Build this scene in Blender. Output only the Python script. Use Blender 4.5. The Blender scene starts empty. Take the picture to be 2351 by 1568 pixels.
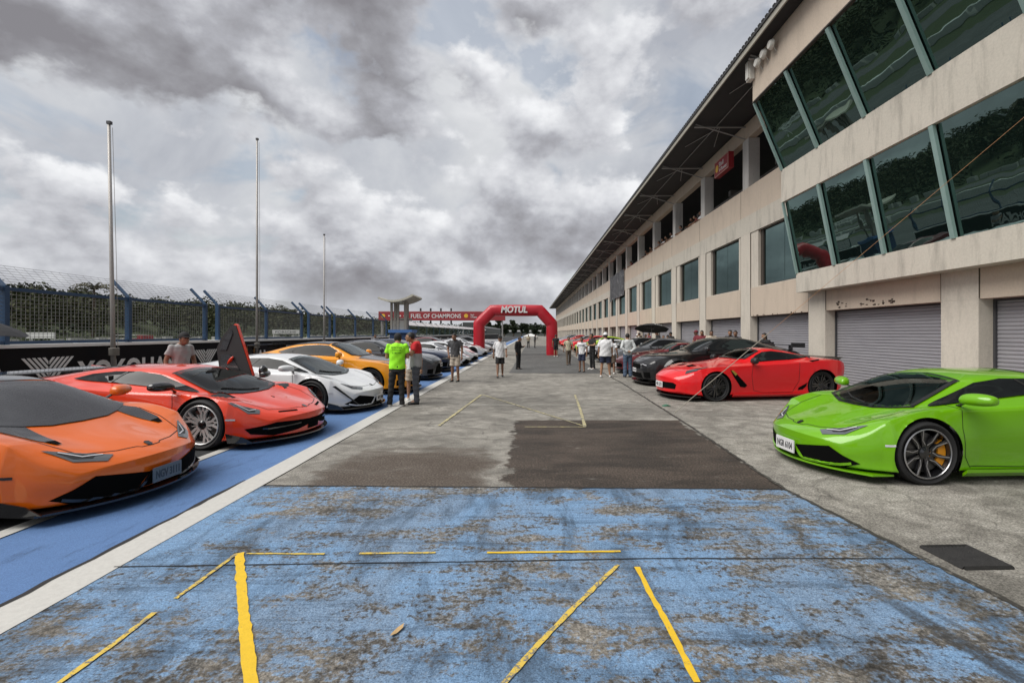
import bpy, bmesh, math, random
from mathutils import Vector, Matrix, geometry
from mathutils.bvhtree import BVHTree
random.seed(7)
SC = bpy.context.scene
COL = SC.collection
PI = math.pi
H = 1.6; F = 1100.0; VX = 1218.0; VY = 765.0

def gp(x, y):                       # ground point seen at a place of the photograph (survey helper)
    s = (y - VY) / H
    return ((x - VX) / s, F / s)
def at(x, y, Y):
    return Vector(((x - VX) * Y / F, Y, H - (y - VY) * Y / F))

# ------------------------------------------------------------------ nodes / materials
def nd(nt, t, **kw):
    n = nt.nodes.new(t)
    for k, v in kw.items():
        setattr(n, k, v)
    return n
def lk(nt, a, b): nt.links.new(a, b)
def math_n(nt, op, a, b=None, clamp=False):
    n = nd(nt, 'ShaderNodeMath', operation=op, use_clamp=clamp)
    for i, v in enumerate((a, b)):
        if v is None: continue
        if isinstance(v, (int, float)): n.inputs[i].default_value = v
        else: lk(nt, v, n.inputs[i])
    return n.outputs[0]
def noise(nt, vec, scale, detail=4, rough=0.55, dist=0.0):
    n = nd(nt, 'ShaderNodeTexNoise')
    n.inputs['Scale'].default_value = scale; n.inputs['Detail'].default_value = detail
    n.inputs['Roughness'].default_value = rough; n.inputs['Distortion'].default_value = dist
    if vec is not None: lk(nt, vec, n.inputs['Vector'])
    return n.outputs['Fac']
def ramp(nt, fac, stops):
    n = nd(nt, 'ShaderNodeValToRGB')
    e = n.color_ramp.elements
    while len(e) > 1: e.remove(e[-1])
    for i, (p, c) in enumerate(stops):
        if isinstance(c, (int, float)): c = (c, c, c)
        el = e[0] if i == 0 else e.new(p)
        el.position = p; el.color = (*c, 1)
    lk(nt, fac, n.inputs['Fac'])
    return n.outputs['Color']
def mix(nt, fac, a, b, mode='MIX'):
    n = nd(nt, 'ShaderNodeMix', data_type='RGBA', blend_type=mode)
    for s, v in ((n.inputs[0], fac), (n.inputs[6], a), (n.inputs[7], b)):
        if isinstance(v, (int, float)): s.default_value = v
        elif isinstance(v, tuple): s.default_value = (*v, 1)
        else: lk(nt, v, s)
    return n.outputs[2]
def mapping(nt, scale=(1, 1, 1), loc=(0, 0, 0), rot=(0, 0, 0), kind='Object'):
    t = nd(nt, 'ShaderNodeTexCoord'); m = nd(nt, 'ShaderNodeMapping')
    m.inputs['Scale'].default_value = scale; m.inputs['Location'].default_value = loc
    m.inputs['Rotation'].default_value = rot
    lk(nt, t.outputs[kind], m.inputs['Vector'])
    return m.outputs[0]
def newmat(name):
    m = bpy.data.materials.new(name); m.use_nodes = True
    nt = m.node_tree
    b = nt.nodes['Principled BSDF']
    return m, nt, b
def setc(b, c): b.inputs['Base Color'].default_value = (*c, 1)

MATS = {}
def pm(name, c, rough=0.6, var=0.12, scale=4.0, bump=0.0, metal=0.0, coat=0.0, spec=0.5, bscale=40, ior=None):
    """plain procedural surface: colour broken up by two noises"""
    if name in MATS: return MATS[name]
    m, nt, b = newmat(name)
    v = mapping(nt)
    n = noise(nt, v, scale, 5, 0.6)
    col = mix(nt, n, tuple(max(0, x * (1 - var)) for x in c), tuple(min(1, x * (1 + var)) for x in c))
    lk(nt, col, b.inputs['Base Color'])
    r = math_n(nt, 'MULTIPLY_ADD', n, 0.12)
    r.node.inputs[2].default_value = max(0, rough - 0.06)
    lk(nt, r, b.inputs['Roughness'])
    b.inputs['Metallic'].default_value = metal
    b.inputs['Coat Weight'].default_value = coat
    b.inputs['Coat Roughness'].default_value = 0.03
    b.inputs['Specular IOR Level'].default_value = spec
    if ior: b.inputs['IOR'].default_value = ior
    if bump:
        bn = nd(nt, 'ShaderNodeBump'); bn.inputs['Strength'].default_value = bump; bn.inputs['Distance'].default_value = 0.01
        lk(nt, noise(nt, v, bscale, 4, 0.6), bn.inputs['Height']); lk(nt, bn.outputs[0], b.inputs['Normal'])
    MATS[name] = m
    return m

def paint(name, c, metal=0.0, rough=0.35):
    if name in MATS: return MATS[name]
    m, nt, b = newmat(name)
    v = mapping(nt)
    n = noise(nt, v, 2.0, 3, 0.5)
    fl = noise(nt, v, 900.0, 1, 0.5)
    col = mix(nt, n, tuple(x * 0.94 for x in c), tuple(min(1, x * 1.05) for x in c))
    col = mix(nt, math_n(nt, 'MULTIPLY', fl, 0.12), col, tuple(min(1, x * 1.3) for x in c))
    ge = nd(nt, 'ShaderNodeNewGeometry')                      # the inside of the shell is trimmed in black
    lk(nt, mix(nt, ge.outputs['Backfacing'], col, (.008, .008, .008)), b.inputs['Base Color'])
    b.inputs['Roughness'].default_value = rough; b.inputs['Metallic'].default_value = metal
    b.inputs['Coat Weight'].default_value = 1.0; b.inputs['Coat Roughness'].default_value = 0.02
    b.inputs['Specular IOR Level'].default_value = 0.25; b.inputs['Coat IOR'].default_value = 1.45
    bn = nd(nt, 'ShaderNodeBump'); bn.inputs['Strength'].default_value = 0.04; bn.inputs['Distance'].default_value = 0.01
    lk(nt, noise(nt, v, 9, 2, 0.5), bn.inputs['Height']); lk(nt, bn.outputs[0], b.inputs['Coat Normal'])
    MATS[name] = m
    return m

def glassm(name, c, rough=0.03, ior=1.6):
    if name in MATS: return MATS[name]
    m, nt, b = newmat(name)
    v = mapping(nt)
    n = noise(nt, v, 3.0, 3)
    lk(nt, mix(nt, n, tuple(x * .7 for x in c), tuple(x * 1.3 for x in c)), b.inputs['Base Color'])
    lk(nt, math_n(nt, 'MULTIPLY', noise(nt, v, 12, 5, .7), rough*2), b.inputs['Roughness'])
    b.inputs['IOR'].default_value = ior
    bn = nd(nt, 'ShaderNodeBump'); bn.inputs['Strength'].default_value = 0.03; bn.inputs['Distance'].default_value = 0.02
    lk(nt, noise(nt, v, 1.3, 2), bn.inputs['Height']); lk(nt, bn.outputs[0], b.inputs['Normal'])
    MATS[name] = m
    return m

def clearglass(name, tint=(.60, .66, .64)):
    if name in MATS: return MATS[name]
    m, nt, b = newmat(name)
    v = mapping(nt)
    tr = nd(nt, 'ShaderNodeBsdfTransparent'); lk(nt, mix(nt, noise(nt, v, 2, 3), tuple(x*.9 for x in tint), tint), tr.inputs['Color'])
    gl = nd(nt, 'ShaderNodeBsdfGlossy'); gl.inputs['Roughness'].default_value = .02; gl.inputs['Color'].default_value = (.85, .9, .9, 1)
    fr = nd(nt, 'ShaderNodeFresnel'); fr.inputs['IOR'].default_value = 1.55
    ms = nd(nt, 'ShaderNodeMixShader'); lk(nt, fr.outputs[0], ms.inputs[0]); lk(nt, tr.outputs[0], ms.inputs[1]); lk(nt, gl.outputs[0], ms.inputs[2])
    lk(nt, ms.outputs[0], nt.nodes['Material Output'].inputs[0]); nt.nodes.remove(b)
    MATS[name] = m
    return m

# ------------------------------------------------------------------ object helpers
def tag(o, label=None, cat=None, group=None, kind=None):
    if label: o['label'] = label
    if cat: o['category'] = cat
    if group: o['group'] = group
    if kind: o['kind'] = kind
    return o
def obj(name, bm, mats, parent=None, smooth=False, loc=None):
    if isinstance(bm, bmesh.types.BMesh):
        me = bpy.data.meshes.new(name); bm.normal_update(); bm.to_mesh(me); bm.free()
    else: me = bm; me.name = name
    o = bpy.data.objects.new(name, me)
    if not isinstance(mats, (list, tuple)): mats = [mats]
    for m in mats: me.materials.append(m)
    if smooth:
        me.polygons.foreach_set('use_smooth', [True] * len(me.polygons))
        if smooth != 'all':
            me.set_sharp_from_angle(angle=math.radians(38 if smooth is True else smooth))
    COL.objects.link(o)
    if parent is not None: o.parent = parent
    if loc is not None: o.location = loc
    return o
def empty(name, loc=(0, 0, 0), rz=0.0):
    o = bpy.data.objects.new(name, None); COL.objects.link(o)
    o.location = loc; o.rotation_euler = (0, 0, rz); o.empty_display_size = .2
    return o
def copy_tree(o, parent=None):
    c = o.copy(); COL.objects.link(c); c.parent = parent
    for ch in list(o.children): copy_tree(ch, c)
    return c
def recolour(root, table):
    """give a copied thing its own materials (mesh data stays shared)"""
    for o in [root] + list(root.children_recursive):
        if o.type != 'MESH': continue
        for i, s in enumerate(o.material_slots):
            if s.material and s.material.name in table:
                m = table[s.material.name]
                s.link = 'OBJECT'; s.material = m
def BM(): return bmesh.new()
def box(bm, x0, x1, y0, y1, z0, z1, mi=0):
    vs = [bm.verts.new(p) for p in ((x0,y0,z0),(x1,y0,z0),(x1,y1,z0),(x0,y1,z0),(x0,y0,z1),(x1,y0,z1),(x1,y1,z1),(x0,y1,z1))]
    for f in ((3,2,1,0),(4,5,6,7),(0,1,5,4),(1,2,6,5),(2,3,7,6),(3,0,4,7)):
        fc = bm.faces.new([vs[i] for i in f]); fc.material_index = mi
    return vs
def quad(bm, pts, mi=0):
    f = bm.faces.new([bm.verts.new(p) for p in pts]); f.material_index = mi; return f
def prism(bm, pts, off, mi=0):
    """polygon of 3D points pushed by vector off, closed"""
    off = Vector(off)
    a = [bm.verts.new(p) for p in pts]; b = [bm.verts.new(Vector(p) + off) for p in pts]
    n = len(pts)
    fs = [bm.faces.new(a[::-1]), bm.faces.new(b)]
    for i in range(n):
        fs.append(bm.faces.new((a[i], a[(i+1) % n], b[(i+1) % n], b[i])))
    for f in fs: f.material_index = mi
    return fs
def tube(bm, p0, p1, r0, r1=None, n=8, mi=0, cap=True, flat=1.0):
    p0 = Vector(p0); p1 = Vector(p1); r1 = r0 if r1 is None else r1
    d = (p1 - p0)
    if d.length < 1e-6: return
    d.normalize()
    up = Vector((0, 0, 1)) if abs(d.z) < .95 else Vector((0, 1, 0))
    a = d.cross(up).normalized(); b = a.cross(d)
    ra = [bm.verts.new(p0 + (a * math.cos(t) + b * math.sin(t) * flat) * r0) for t in [2*PI*i/n for i in range(n)]]
    rb = [bm.verts.new(p1 + (a * math.cos(t) + b * math.sin(t) * flat) * r1) for t in [2*PI*i/n for i in range(n)]]
    for i in range(n):
        f = bm.faces.new((ra[i], ra[(i+1) % n], rb[(i+1) % n], rb[i])); f.material_index = mi
    if cap:
        bm.faces.new(ra[::-1]).material_index = mi; bm.faces.new(rb).material_index = mi
def path_tube(bm, pts, rad, n=8, mi=0):
    """mitred tube along a polyline; rad may be a list"""
    pts = [Vector(p) for p in pts]; rings = []
    for i, p in enumerate(pts):
        d = (pts[min(i+1, len(pts)-1)] - pts[max(i-1, 0)]).normalized()
        up = Vector((0, 0, 1)) if abs(d.z) < .98 else Vector((0, 1, 0))
        if i == 0: a = d.cross(up).normalized()
        else:
            a = (pa - d * pa.dot(d))
            a = a.normalized() if a.length > 1e-4 else d.cross(up).normalized()
        pa = a; b = a.cross(d)
        r = rad[i] if isinstance(rad, (list, tuple)) else rad
        rings.append([bm.verts.new(p + (a * math.cos(2*PI*k/n) + b * math.sin(2*PI*k/n)) * r) for k in range(n)])
    for A, B in zip(rings[:-1], rings[1:]):
        for k in range(n):
            bm.faces.new((A[k], A[(k+1) % n], B[(k+1) % n], B[k])).material_index = mi
    bm.faces.new(rings[0][::-1]).material_index = mi; bm.faces.new(rings[-1]).material_index = mi
def ellips(bm, c, r, seg=12, rings=8, mi=0, rot=None):
    M = Matrix.Translation(c)
    if rot is not None: M = M @ rot
    M = M @ Matrix.Diagonal((*r, 1))
    res = bmesh.ops.create_uvsphere(bm, u_segments=seg, v_segments=rings, radius=1, matrix=M)
    for v in res['verts']:
        for f in v.link_faces: f.material_index = mi
def lathe(bm, prof, c, axis='y', n=40, mi=0, closed=True):
    """profile of (radius, offset along axis) spun about an axis through c"""
    c = Vector(c); rings = []
    for i in range(n):
        t = 2*PI*i/n; ring = []
        for r, h in prof:
            if axis == 'y': p = Vector((r*math.cos(t), h, r*math.sin(t)))
            elif axis == 'z': p = Vector((r*math.cos(t), r*math.sin(t), h))
            else: p = Vector((h, r*math.cos(t), r*math.sin(t)))
            ring.append(bm.verts.new(c + p))
        rings.append(ring)
    m = len(prof)
    for i in range(n):
        A = rings[i]; B = rings[(i+1) % n]
        for k in range(m if closed else m-1):
            k2 = (k+1) % m
            bm.faces.new((A[k], A[k2], B[k2], B[k])).material_index = mi
WORK = bpy.data.scenes.new('work')             # a bare scene for evaluating modifiers quickly
def work_eval(o):
    WORK.collection.objects.link(o)
    vl = WORK.view_layers[0]; vl.update(); dg = vl.depsgraph
    me = bpy.data.meshes.new_from_object(o.evaluated_get(dg))
    WORK.collection.objects.unlink(o)
    return me
def text_mesh(s, size, extrude=0.005, offset=0.0, shear=0.0, spacing=1.0, align='LEFT'):
    cu = bpy.data.curves.new('lettering', 'FONT'); cu.body = s; cu.size = size; cu.extrude = extrude
    cu.offset = offset; cu.shear = shear; cu.space_character = spacing; cu.align_x = align; cu.resolution_u = 4
    o = bpy.data.objects.new('lettering', cu)
    me = work_eval(o)
    bpy.data.objects.remove(o); bpy.data.curves.remove(cu)
    return me
def put_text(name, s, size, mat, parent, M, width=None, height=None, **kw):
    """letters laid in the XY plane of matrix M, stretched to width x height"""
    me = text_mesh(s, size, **kw)
    xs = [v.co.x for v in me.vertices]; ys = [v.co.y for v in me.vertices]
    sx = (width / (max(xs) - min(xs))) if width else 1.0
    sy = (height / (max(ys) - min(ys))) if height else sx
    me.transform(Matrix.Translation((-min(xs), -min(ys), 0))); me.transform(Matrix.Diagonal((sx, sy, 1, 1)))
    me.transform(M)
    return obj(name, me, mat, parent)
def baked(bm, mods):
    """run modifiers on a bmesh and hand back the finished mesh"""
    me = bpy.data.meshes.new('tmp'); bm.to_mesh(me); bm.free()
    o = bpy.data.objects.new('tmp', me)
    for t, kw in mods:
        m = o.modifiers.new(t, t)
        for k, v in kw.items(): setattr(m, k, v)
    out = work_eval(o)
    bpy.data.objects.remove(o); bpy.data.meshes.remove(me)
    return out
# ================================================================== CAMERA, SKY, SUN
cam = bpy.data.cameras.new('camera'); camo = bpy.data.objects.new('camera', cam); COL.objects.link(camo)
camo.location = (0, 0, H); camo.rotation_euler = (PI/2, 0, 0)
cam.sensor_width = 36; cam.lens = 36 * F / 2351; cam.shift_x = (1175.5 - VX) / 2351; cam.shift_y = -(784 - VY) / 2351
cam.clip_end = 6000; cam.clip_start = 0.05
SC.camera = camo
SC.view_settings.view_transform = 'Standard'; SC.view_settings.look = 'None'; SC.view_settings.gamma = 1
SC.view_settings.exposure = 0.50
SUN_EL, SUN_AZ = math.radians(55), math.radians(245)
w = bpy.data.worlds.new('World'); SC.world = w; w.use_nodes = True
nt = w.node_tree; nt.nodes.clear()
tc = nd(nt, 'ShaderNodeTexCoord')
sky = nd(nt, 'ShaderNodeTexSky', sky_type='NISHITA'); sky.sun_disc = False
sky.sun_elevation = SUN_EL; sky.sun_rotation = SUN_AZ; sky.air_density = 1.4; sky.dust_density = 2.0
sep = nd(nt, 'ShaderNodeSeparateXYZ'); lk(nt, tc.outputs['Generated'], sep.inputs[0])
def vop(v, op, val):
    n = nd(nt, 'ShaderNodeVectorMath', operation=op); lk(nt, v, n.inputs[0])
    if op == 'SCALE': n.inputs['Scale'].default_value = val
    else: n.inputs[1].default_value = val
    return n.outputs[1] if op == 'DISTANCE' else n.outputs[0]
G = tc.outputs['Generated']
P = vop(G, 'MULTIPLY', (1.0, 1, 1.45))
def fbm(off):
    v = vop(P, 'ADD', off)
    a = noise(nt, v, 2.4, 2, .5, .3)
    b = noise(nt, v, 6.0, 9, .53, .0)
    return math_n(nt, 'ADD', math_n(nt, 'MULTIPLY', a, .48), math_n(nt, 'MULTIPLY', b, .52))
def bank(c, r_, amp):
    d = vop(G, 'DISTANCE', c)
    wv = math_n(nt, 'MULTIPLY', math_n(nt, 'SUBTRACT', noise(nt, P, 4.5, 6, .6, .2), .5), 1.6)
    g = math_n(nt, 'SUBTRACT', 1.0, math_n(nt, 'ADD', math_n(nt, 'DIVIDE', d, r_), wv), True)
    return math_n(nt, 'MULTIPLY', g, amp)
O = (5.3, 2.7, 0.4)
f0 = fbm(O); f1 = fbm((O[0], O[1] - .01, O[2] + .055)); f2 = fbm((O[0] + .03, O[1], O[2] + .016))
relief = math_n(nt, 'ADD', math_n(nt, 'MULTIPLY', math_n(nt, 'SUBTRACT', f0, f1), 3.6), math_n(nt, 'MULTIPLY', math_n(nt, 'SUBTRACT', f0, f2), 2.4))
alpha = ramp(nt, f0, [(.435, 0.0), (.475, 1.0)])
thick = ramp(nt, f0, [(.44, .98), (.49, .74), (.54, .50), (.62, .26)])
dark = None
for c, r_, amp in (((-.50, .76, .43), .34, .22), ((-.25, .86, .46), .20, .28), ((-.75, .60, .30), .25, .10), ((.10, .98, .14), .12, .10)):
    g = bank(c, r_, amp); dark = g if dark is None else math_n(nt, 'ADD', dark, g)
val = math_n(nt, 'ADD', math_n(nt, 'ADD', math_n(nt, 'MULTIPLY', thick, .74), relief), .06)
val = math_n(nt, 'SUBTRACT', val, dark)
front = ramp(nt, val, [(.0, (.235, .23, .25)), (.22, (.31, .31, .335)), (.42, (.405, .41, .445)), (.60, (.54, .55, .585)), (.80, (.68, .69, .72)), (1.0, (.84, .85, .87))])
bn_ = noise(nt, vop(P, 'ADD', (1, 8, 3)), 2.6, 6, .55, .4)
back = ramp(nt, math_n(nt, 'SUBTRACT', bn_, math_n(nt, 'MULTIPLY', dark, .2)), [(.34, (.40, .42, .47)), (.46, (.52, .54, .58)), (.56, (.62, .635, .66)), (.68, (.74, .75, .77))])
ccol = mix(nt, alpha, back, front)
el = sep.outputs[2]
hz = ramp(nt, el, [(0.0, 1.0), (.04, .55), (.12, 0.0)])
ccol = mix(nt, math_n(nt, 'MULTIPLY', hz, .65), ccol, (.50, .515, .54))
gapn = noise(nt, vop(P, 'ADD', (3.4, 6.4, 0)), 3.6, 5, .55, .5)
gap = math_n(nt, 'MULTIPLY', ramp(nt, gapn, [(.42, 1.0), (.50, 0.0)]), math_n(nt, 'SUBTRACT', 1.0, alpha))
gapf = math_n(nt, 'MULTIPLY', gap, math_n(nt, 'SUBTRACT', 1.0, hz))
bg1 = nd(nt, 'ShaderNodeBackground'); lk(nt, sky.outputs[0], bg1.inputs[0]); bg1.inputs[1].default_value = 0.075
bg2 = nd(nt, 'ShaderNodeBackground'); lk(nt, ccol, bg2.inputs[0]); bg2.inputs[1].default_value = 0.76
ms = nd(nt, 'ShaderNodeMixShader'); lk(nt, math_n(nt, 'MULTIPLY', gapf, .45), ms.inputs[0])
lk(nt, bg2.outputs[0], ms.inputs[1]); lk(nt, bg1.outputs[0], ms.inputs[2])
wo = nd(nt, 'ShaderNodeOutputWorld'); lk(nt, ms.outputs[0], wo.inputs[0])
sun = bpy.data.lights.new('sun', 'SUN'); sun.energy = 2.7; sun.angle = math.radians(50); sun.color = (1, .97, .92)
suno = bpy.data.objects.new('sun', sun); COL.objects.link(suno)
# sky texture azimuth: rotation 0 = +Y, growing clockwise
sd = Vector((math.sin(SUN_AZ) * math.cos(SUN_EL), math.cos(SUN_AZ) * math.cos(SUN_EL), math.sin(SUN_EL)))
suno.rotation_euler = sd.to_track_quat('Z', 'Y').to_euler()

# ================================================================== GROUND SHEETS
def concrete(name, c0, c1, c2, streak=(1, 1, 1), grime=.5, fine=70):
    m, nt, b = newmat(name)
    v = mapping(nt, scale=streak)
    big = noise(nt, v, .45, 5, .6, .4); mid = noise(nt, v, 3.2, 8, .68, .6); fin = noise(nt, mapping(nt), fine, 6, .75)
    col = ramp(nt, mid, [(.22, c0), (.49, c1), (.76, c2)])
    g = ramp(nt, big, [(.36, grime), (.58, 1.0)])
    col = mix(nt, 1.0, col, g, 'MULTIPLY')
    f = ramp(nt, fin, [(.37, .36), (.5, 1.0), (.63, 1.75)])
    col = mix(nt, .9, col, f, 'MULTIPLY')
    cr = nd(nt, 'ShaderNodeTexVoronoi', feature='DISTANCE_TO_EDGE'); cr.inputs['Scale'].default_value = .55
    wv = nd(nt, 'ShaderNodeVectorMath', operation='ADD'); tn = nd(nt, 'ShaderNodeTexNoise'); tn.inputs['Scale'].default_value = 2.5; tn.inputs['Detail'].default_value = 5
    mv = mapping(nt); lk(nt, mv, tn.inputs['Vector'])
    sc = nd(nt, 'ShaderNodeVectorMath', operation='SCALE'); sc.inputs['Scale'].default_value = .55; lk(nt, tn.outputs['Color'], sc.inputs[0])
    lk(nt, mv, wv.inputs[0]); lk(nt, sc.outputs[0], wv.inputs[1]); lk(nt, wv.outputs[0], cr.inputs['Vector'])
    ck = ramp(nt, cr.outputs['Distance'], [(.0, .45), (.006, 1.0)])
    ckm = ramp(nt, big, [(.5, 0.0), (.56, 1.0)])
    col = mix(nt, ckm, col, mix(nt, 1.0, col, ck, 'MULTIPLY'))
    lk(nt, col, b.inputs['Base Color']); b.inputs['Roughness'].default_value = .82
    b.inputs['Specular IOR Level'].default_value = .35
    bn = nd(nt, 'ShaderNodeBump'); bn.inputs['Strength'].default_value = .55; bn.inputs['Distance'].default_value = .012
    hh = math_n(nt, 'ADD', fin, math_n(nt, 'MULTIPLY', mid, 1.4))
    lk(nt, hh, bn.inputs['Height']); lk(nt, bn.outputs[0], b.inputs['Normal'])
    return m, nt, b, col
m_lane, nt, b, col = concrete('lane_concrete', (.085, .078, .068), (.22, .207, .182), (.38, .36, .32), (.85, 1.1, 1), .62)
tcx = nd(nt, 'ShaderNodeTexCoord'); sx = nd(nt, 'ShaderNodeSeparateXYZ'); lk(nt, tcx.outputs['Object'], sx.inputs[0])
def band(nt, v, a, b_, soft):
    lo = math_n(nt, 'DIVIDE', math_n(nt, 'SUBTRACT', v, a), soft, True); hi = math_n(nt, 'DIVIDE', math_n(nt, 'SUBTRACT', b_, v), soft, True)
    return math_n(nt, 'MULTIPLY', lo, hi)
reg = math_n(nt, 'MULTIPLY', band(nt, sx.outputs[0], -2.75, -.1, .5), band(nt, sx.outputs[1], 3.0, 7.9, 2.0))
sn = noise(nt, mapping(nt, scale=(.55, 1.0, 1)), 1.6, 9, .7, .6)
stn = ramp(nt, math_n(nt, 'ADD', math_n(nt, 'MULTIPLY', reg, .40), math_n(nt, 'MULTIPLY', sn, .72)), [(.58, 0.0), (.63, .5), (.74, .85)])
fin_ = noise(nt, mapping(nt), 45, 7, .75)
wob_ = math_n(nt, 'MULTIPLY', math_n(nt, 'SUBTRACT', noise(nt, mapping(nt), 3.5, 7, .65), .5), .55)
xw = math_n(nt, 'ADD', sx.outputs[0], wob_); yw = math_n(nt, 'ADD', sx.outputs[1], math_n(nt, 'MULTIPLY', wob_, .25))
drk = math_n(nt, 'MULTIPLY', band(nt, xw, -.30, 2.72, .05), band(nt, yw, 4.2, 8.85, .06))
drk = math_n(nt, 'MULTIPLY', drk, ramp(nt, noise(nt, mapping(nt, scale=(.5, 1.3, 1)), 5, 8, .7), [(.30, .5), (.40, .97)]))
dcol = ramp(nt, fin_, [(.38, (.013, .011, .010)), (.49, (.032, .028, .025)), (.58, (.066, .058, .051)), (.70, (.17, .155, .135))])
dcol = mix(nt, 1.0, dcol, ramp(nt, noise(nt, mapping(nt, scale=(.6, 1.5, 1)), 1.4, 6, .6, .4), [(.38, .62), (.60, 1.45)]), 'MULTIPLY')
dcol = mix(nt, 1.0, dcol, (1.08, .93, .82), 'MULTIPLY')
lk(nt, mix(nt, drk, mix(nt, stn, col, ramp(nt, fin_, [(.38, (.018, .011, .007)), (.49, (.050, .034, .024)), (.57, (.105, .080, .062)), (.68, (.28, .24, .20))])), dcol), b.inputs['Base Color'])
m_apron = concrete('apron_concrete', (.09, .082, .072), (.235, .22, .193), (.40, .38, .34), (.9, 1.1, 1), .62)[0]
m_asph = concrete('bay_asphalt', (.02, .021, .023), (.035, .036, .038), (.06, .06, .062), (1, 1, 1), .7)[0]
m_dark = concrete('dark_patch', (.03, .027, .024), (.058, .052, .046), (.105, .094, .082), (.35, 1.5, 1), .7)[0]
m_track = concrete('track_asphalt', (.06, .06, .062), (.10, .10, .102), (.15, .15, .15), (1, .2, 1), .8)[0]
m_grass = pm('infield_grass', (.045, .06, .022), .95, .45, .35, .6, bscale=6)

def sheet(name, pts, z, mats, kind='structure', label=None, cat=None):
    bm = BM(); f = bm.faces.new([bm.verts.new((x, y, z)) for x, y in pts])
    if f.calc_area() and f.normal.z < 0: f.normal_flip()
    bm.normal_update()
    if bm.faces and list(bm.faces)[0].normal.z < 0: bmesh.ops.reverse_faces(bm, faces=bm.faces)
    o = obj(name, bm, mats)
    tag(o, label, cat, kind=kind)
    return o
sheet('ground', [(-900, -60), (900, -60), (900, 1800), (-900, 1800)], -.012, m_grass)
XJ = [(2.95, -30), (2.93, 2.2), (2.85, 2.77), (2.60, 4.9), (2.75, 8.5), (2.92, 15), (3.0, 40), (3.0, 420)]     # joint between lane and apron
XL = -2.80
def wob(pts, amp, step=.35, seed=1):
    """subdivide an outline and make it wander a little, as broken edges do"""
    r = random.Random(seed); out = []
    for i, p in enumerate(pts):
        q = pts[(i+1) % len(pts)]; d = math.dist(p, q); n = max(1, int(d/step))
        for k in range(n):
            t = k/n; out.append((p[0]+(q[0]-p[0])*t + r.uniform(-amp, amp), p[1]+(q[1]-p[1])*t + r.uniform(-amp, amp)))
    return out
sheet('pit_lane', [(XL, -30)] + XJ + [(XL, 420)], 0.0, m_lane)
sheet('apron', XJ + [(9.75, 420), (9.75, -30)], 0.004, m_apron)
sheet('parking_bays', [(-10.3, -30), (-3.08, -30), (-3.08, 420), (-10.3, 420)], 0.0, m_asph)
sheet('race_track', [(-31, -60), (-10.9, -60), (-10.9, 700), (-31, 700)], -.004, m_track)
sheet('service_road', [(-58, -60), (-50, -60), (-50, 700), (-58, 700)], -.004, m_track)

# blue pit strip
m, nt, b, col = concrete('blue_strip_paint', (.072, .138, .28), (.088, .17, .345), (.105, .20, .39), (1, 1, 1), .8, 160)
m_blue = m
for n_ in nt.nodes:
    if n_.type == 'BUMP': n_.inputs['Strength'].default_value = .15
lk(nt, mix(nt, .55, col, (.088, .17, .345)), b.inputs['Base Color'])
sk_ = noise(nt, mapping(nt, scale=(1.2, .35, 1)), 2.2, 7, .7, .4)
lk(nt, mix(nt, 1.0, mix(nt, .5, col, (.088, .17, .345)), ramp(nt, sk_, [(.33, .55), (.46, 1.0)]), 'MULTIPLY'), b.inputs['Base Color'])
sheet('blue_strip', wob([(-4.15, -30), (-3.08, -30), (-3.08, 300), (-4.15, 300)], 0.004, 1.2), 0.004, m_blue)
# worn white paint
def worn(name, c, under, lo=.36, hi=.46, scale=9, chips=.8, rough=.7):
    m, nt, b = newmat(name)
    v = mapping(nt)
    n = noise(nt, v, scale, 8, .72); n2 = noise(nt, v, 80, 4, .7); n3 = noise(nt, v, 1.1, 3, .5)
    k = math_n(nt, 'ADD', math_n(nt, 'MULTIPLY', n, .55), math_n(nt, 'MULTIPLY', n2, .30))
    k = math_n(nt, 'ADD', k, math_n(nt, 'MULTIPLY', n3, .15))
    f = ramp(nt, k, [(lo, 0.0), (hi, 1.0)])
    f = math_n(nt, 'MAXIMUM', f, 1 - chips)
    cc = mix(nt, noise(nt, v, 25, 6, .7), tuple(x * .75 for x in c), tuple(min(1, x * 1.15) for x in c))
    lk(nt, mix(nt, f, under, cc), b.inputs['Base Color']); b.inputs['Roughness'].default_value = rough
    bn = nd(nt, 'ShaderNodeBump'); bn.inputs['Strength'].default_value = .4; bn.inputs['Distance'].default_value = .006
    lk(nt, n2, bn.inputs['Height']); lk(nt, bn.outputs[0], b.inputs['Normal'])
    return m
m_white = worn('worn_white_paint', (.50, .49, .46), (.2, .195, .18), .28, .42)
sheet('white_line', wob([(-3.09, -30), (-2.81, -30), (-2.81, 300), (-3.09, 300)], 0.006, .7, 3), 0.008, m_white)
sheet('black_joint', wob([(-3.12, -3), (-3.075, -3), (-3.075, 5.2), (-3.11, 5.2)], .012, .15, 5), 0.012, pm('joint_tar', (.012, .012, .013), .7))
sheet('bay_front_line', wob([(-4.26, -30), (-4.12, -30), (-4.12, 120), (-4.26, 120)], .006, .7, 4), 0.012, m_white)
for k in range(16):
    y = 6.05 + 3.3 * k
    sheet('bay_divider', wob([(-9.2, y), (-4.26, y), (-4.26, y + .11), (-9.2, y + .11)], .004, .7, 20 + k), 0.0125, m_white)

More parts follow.
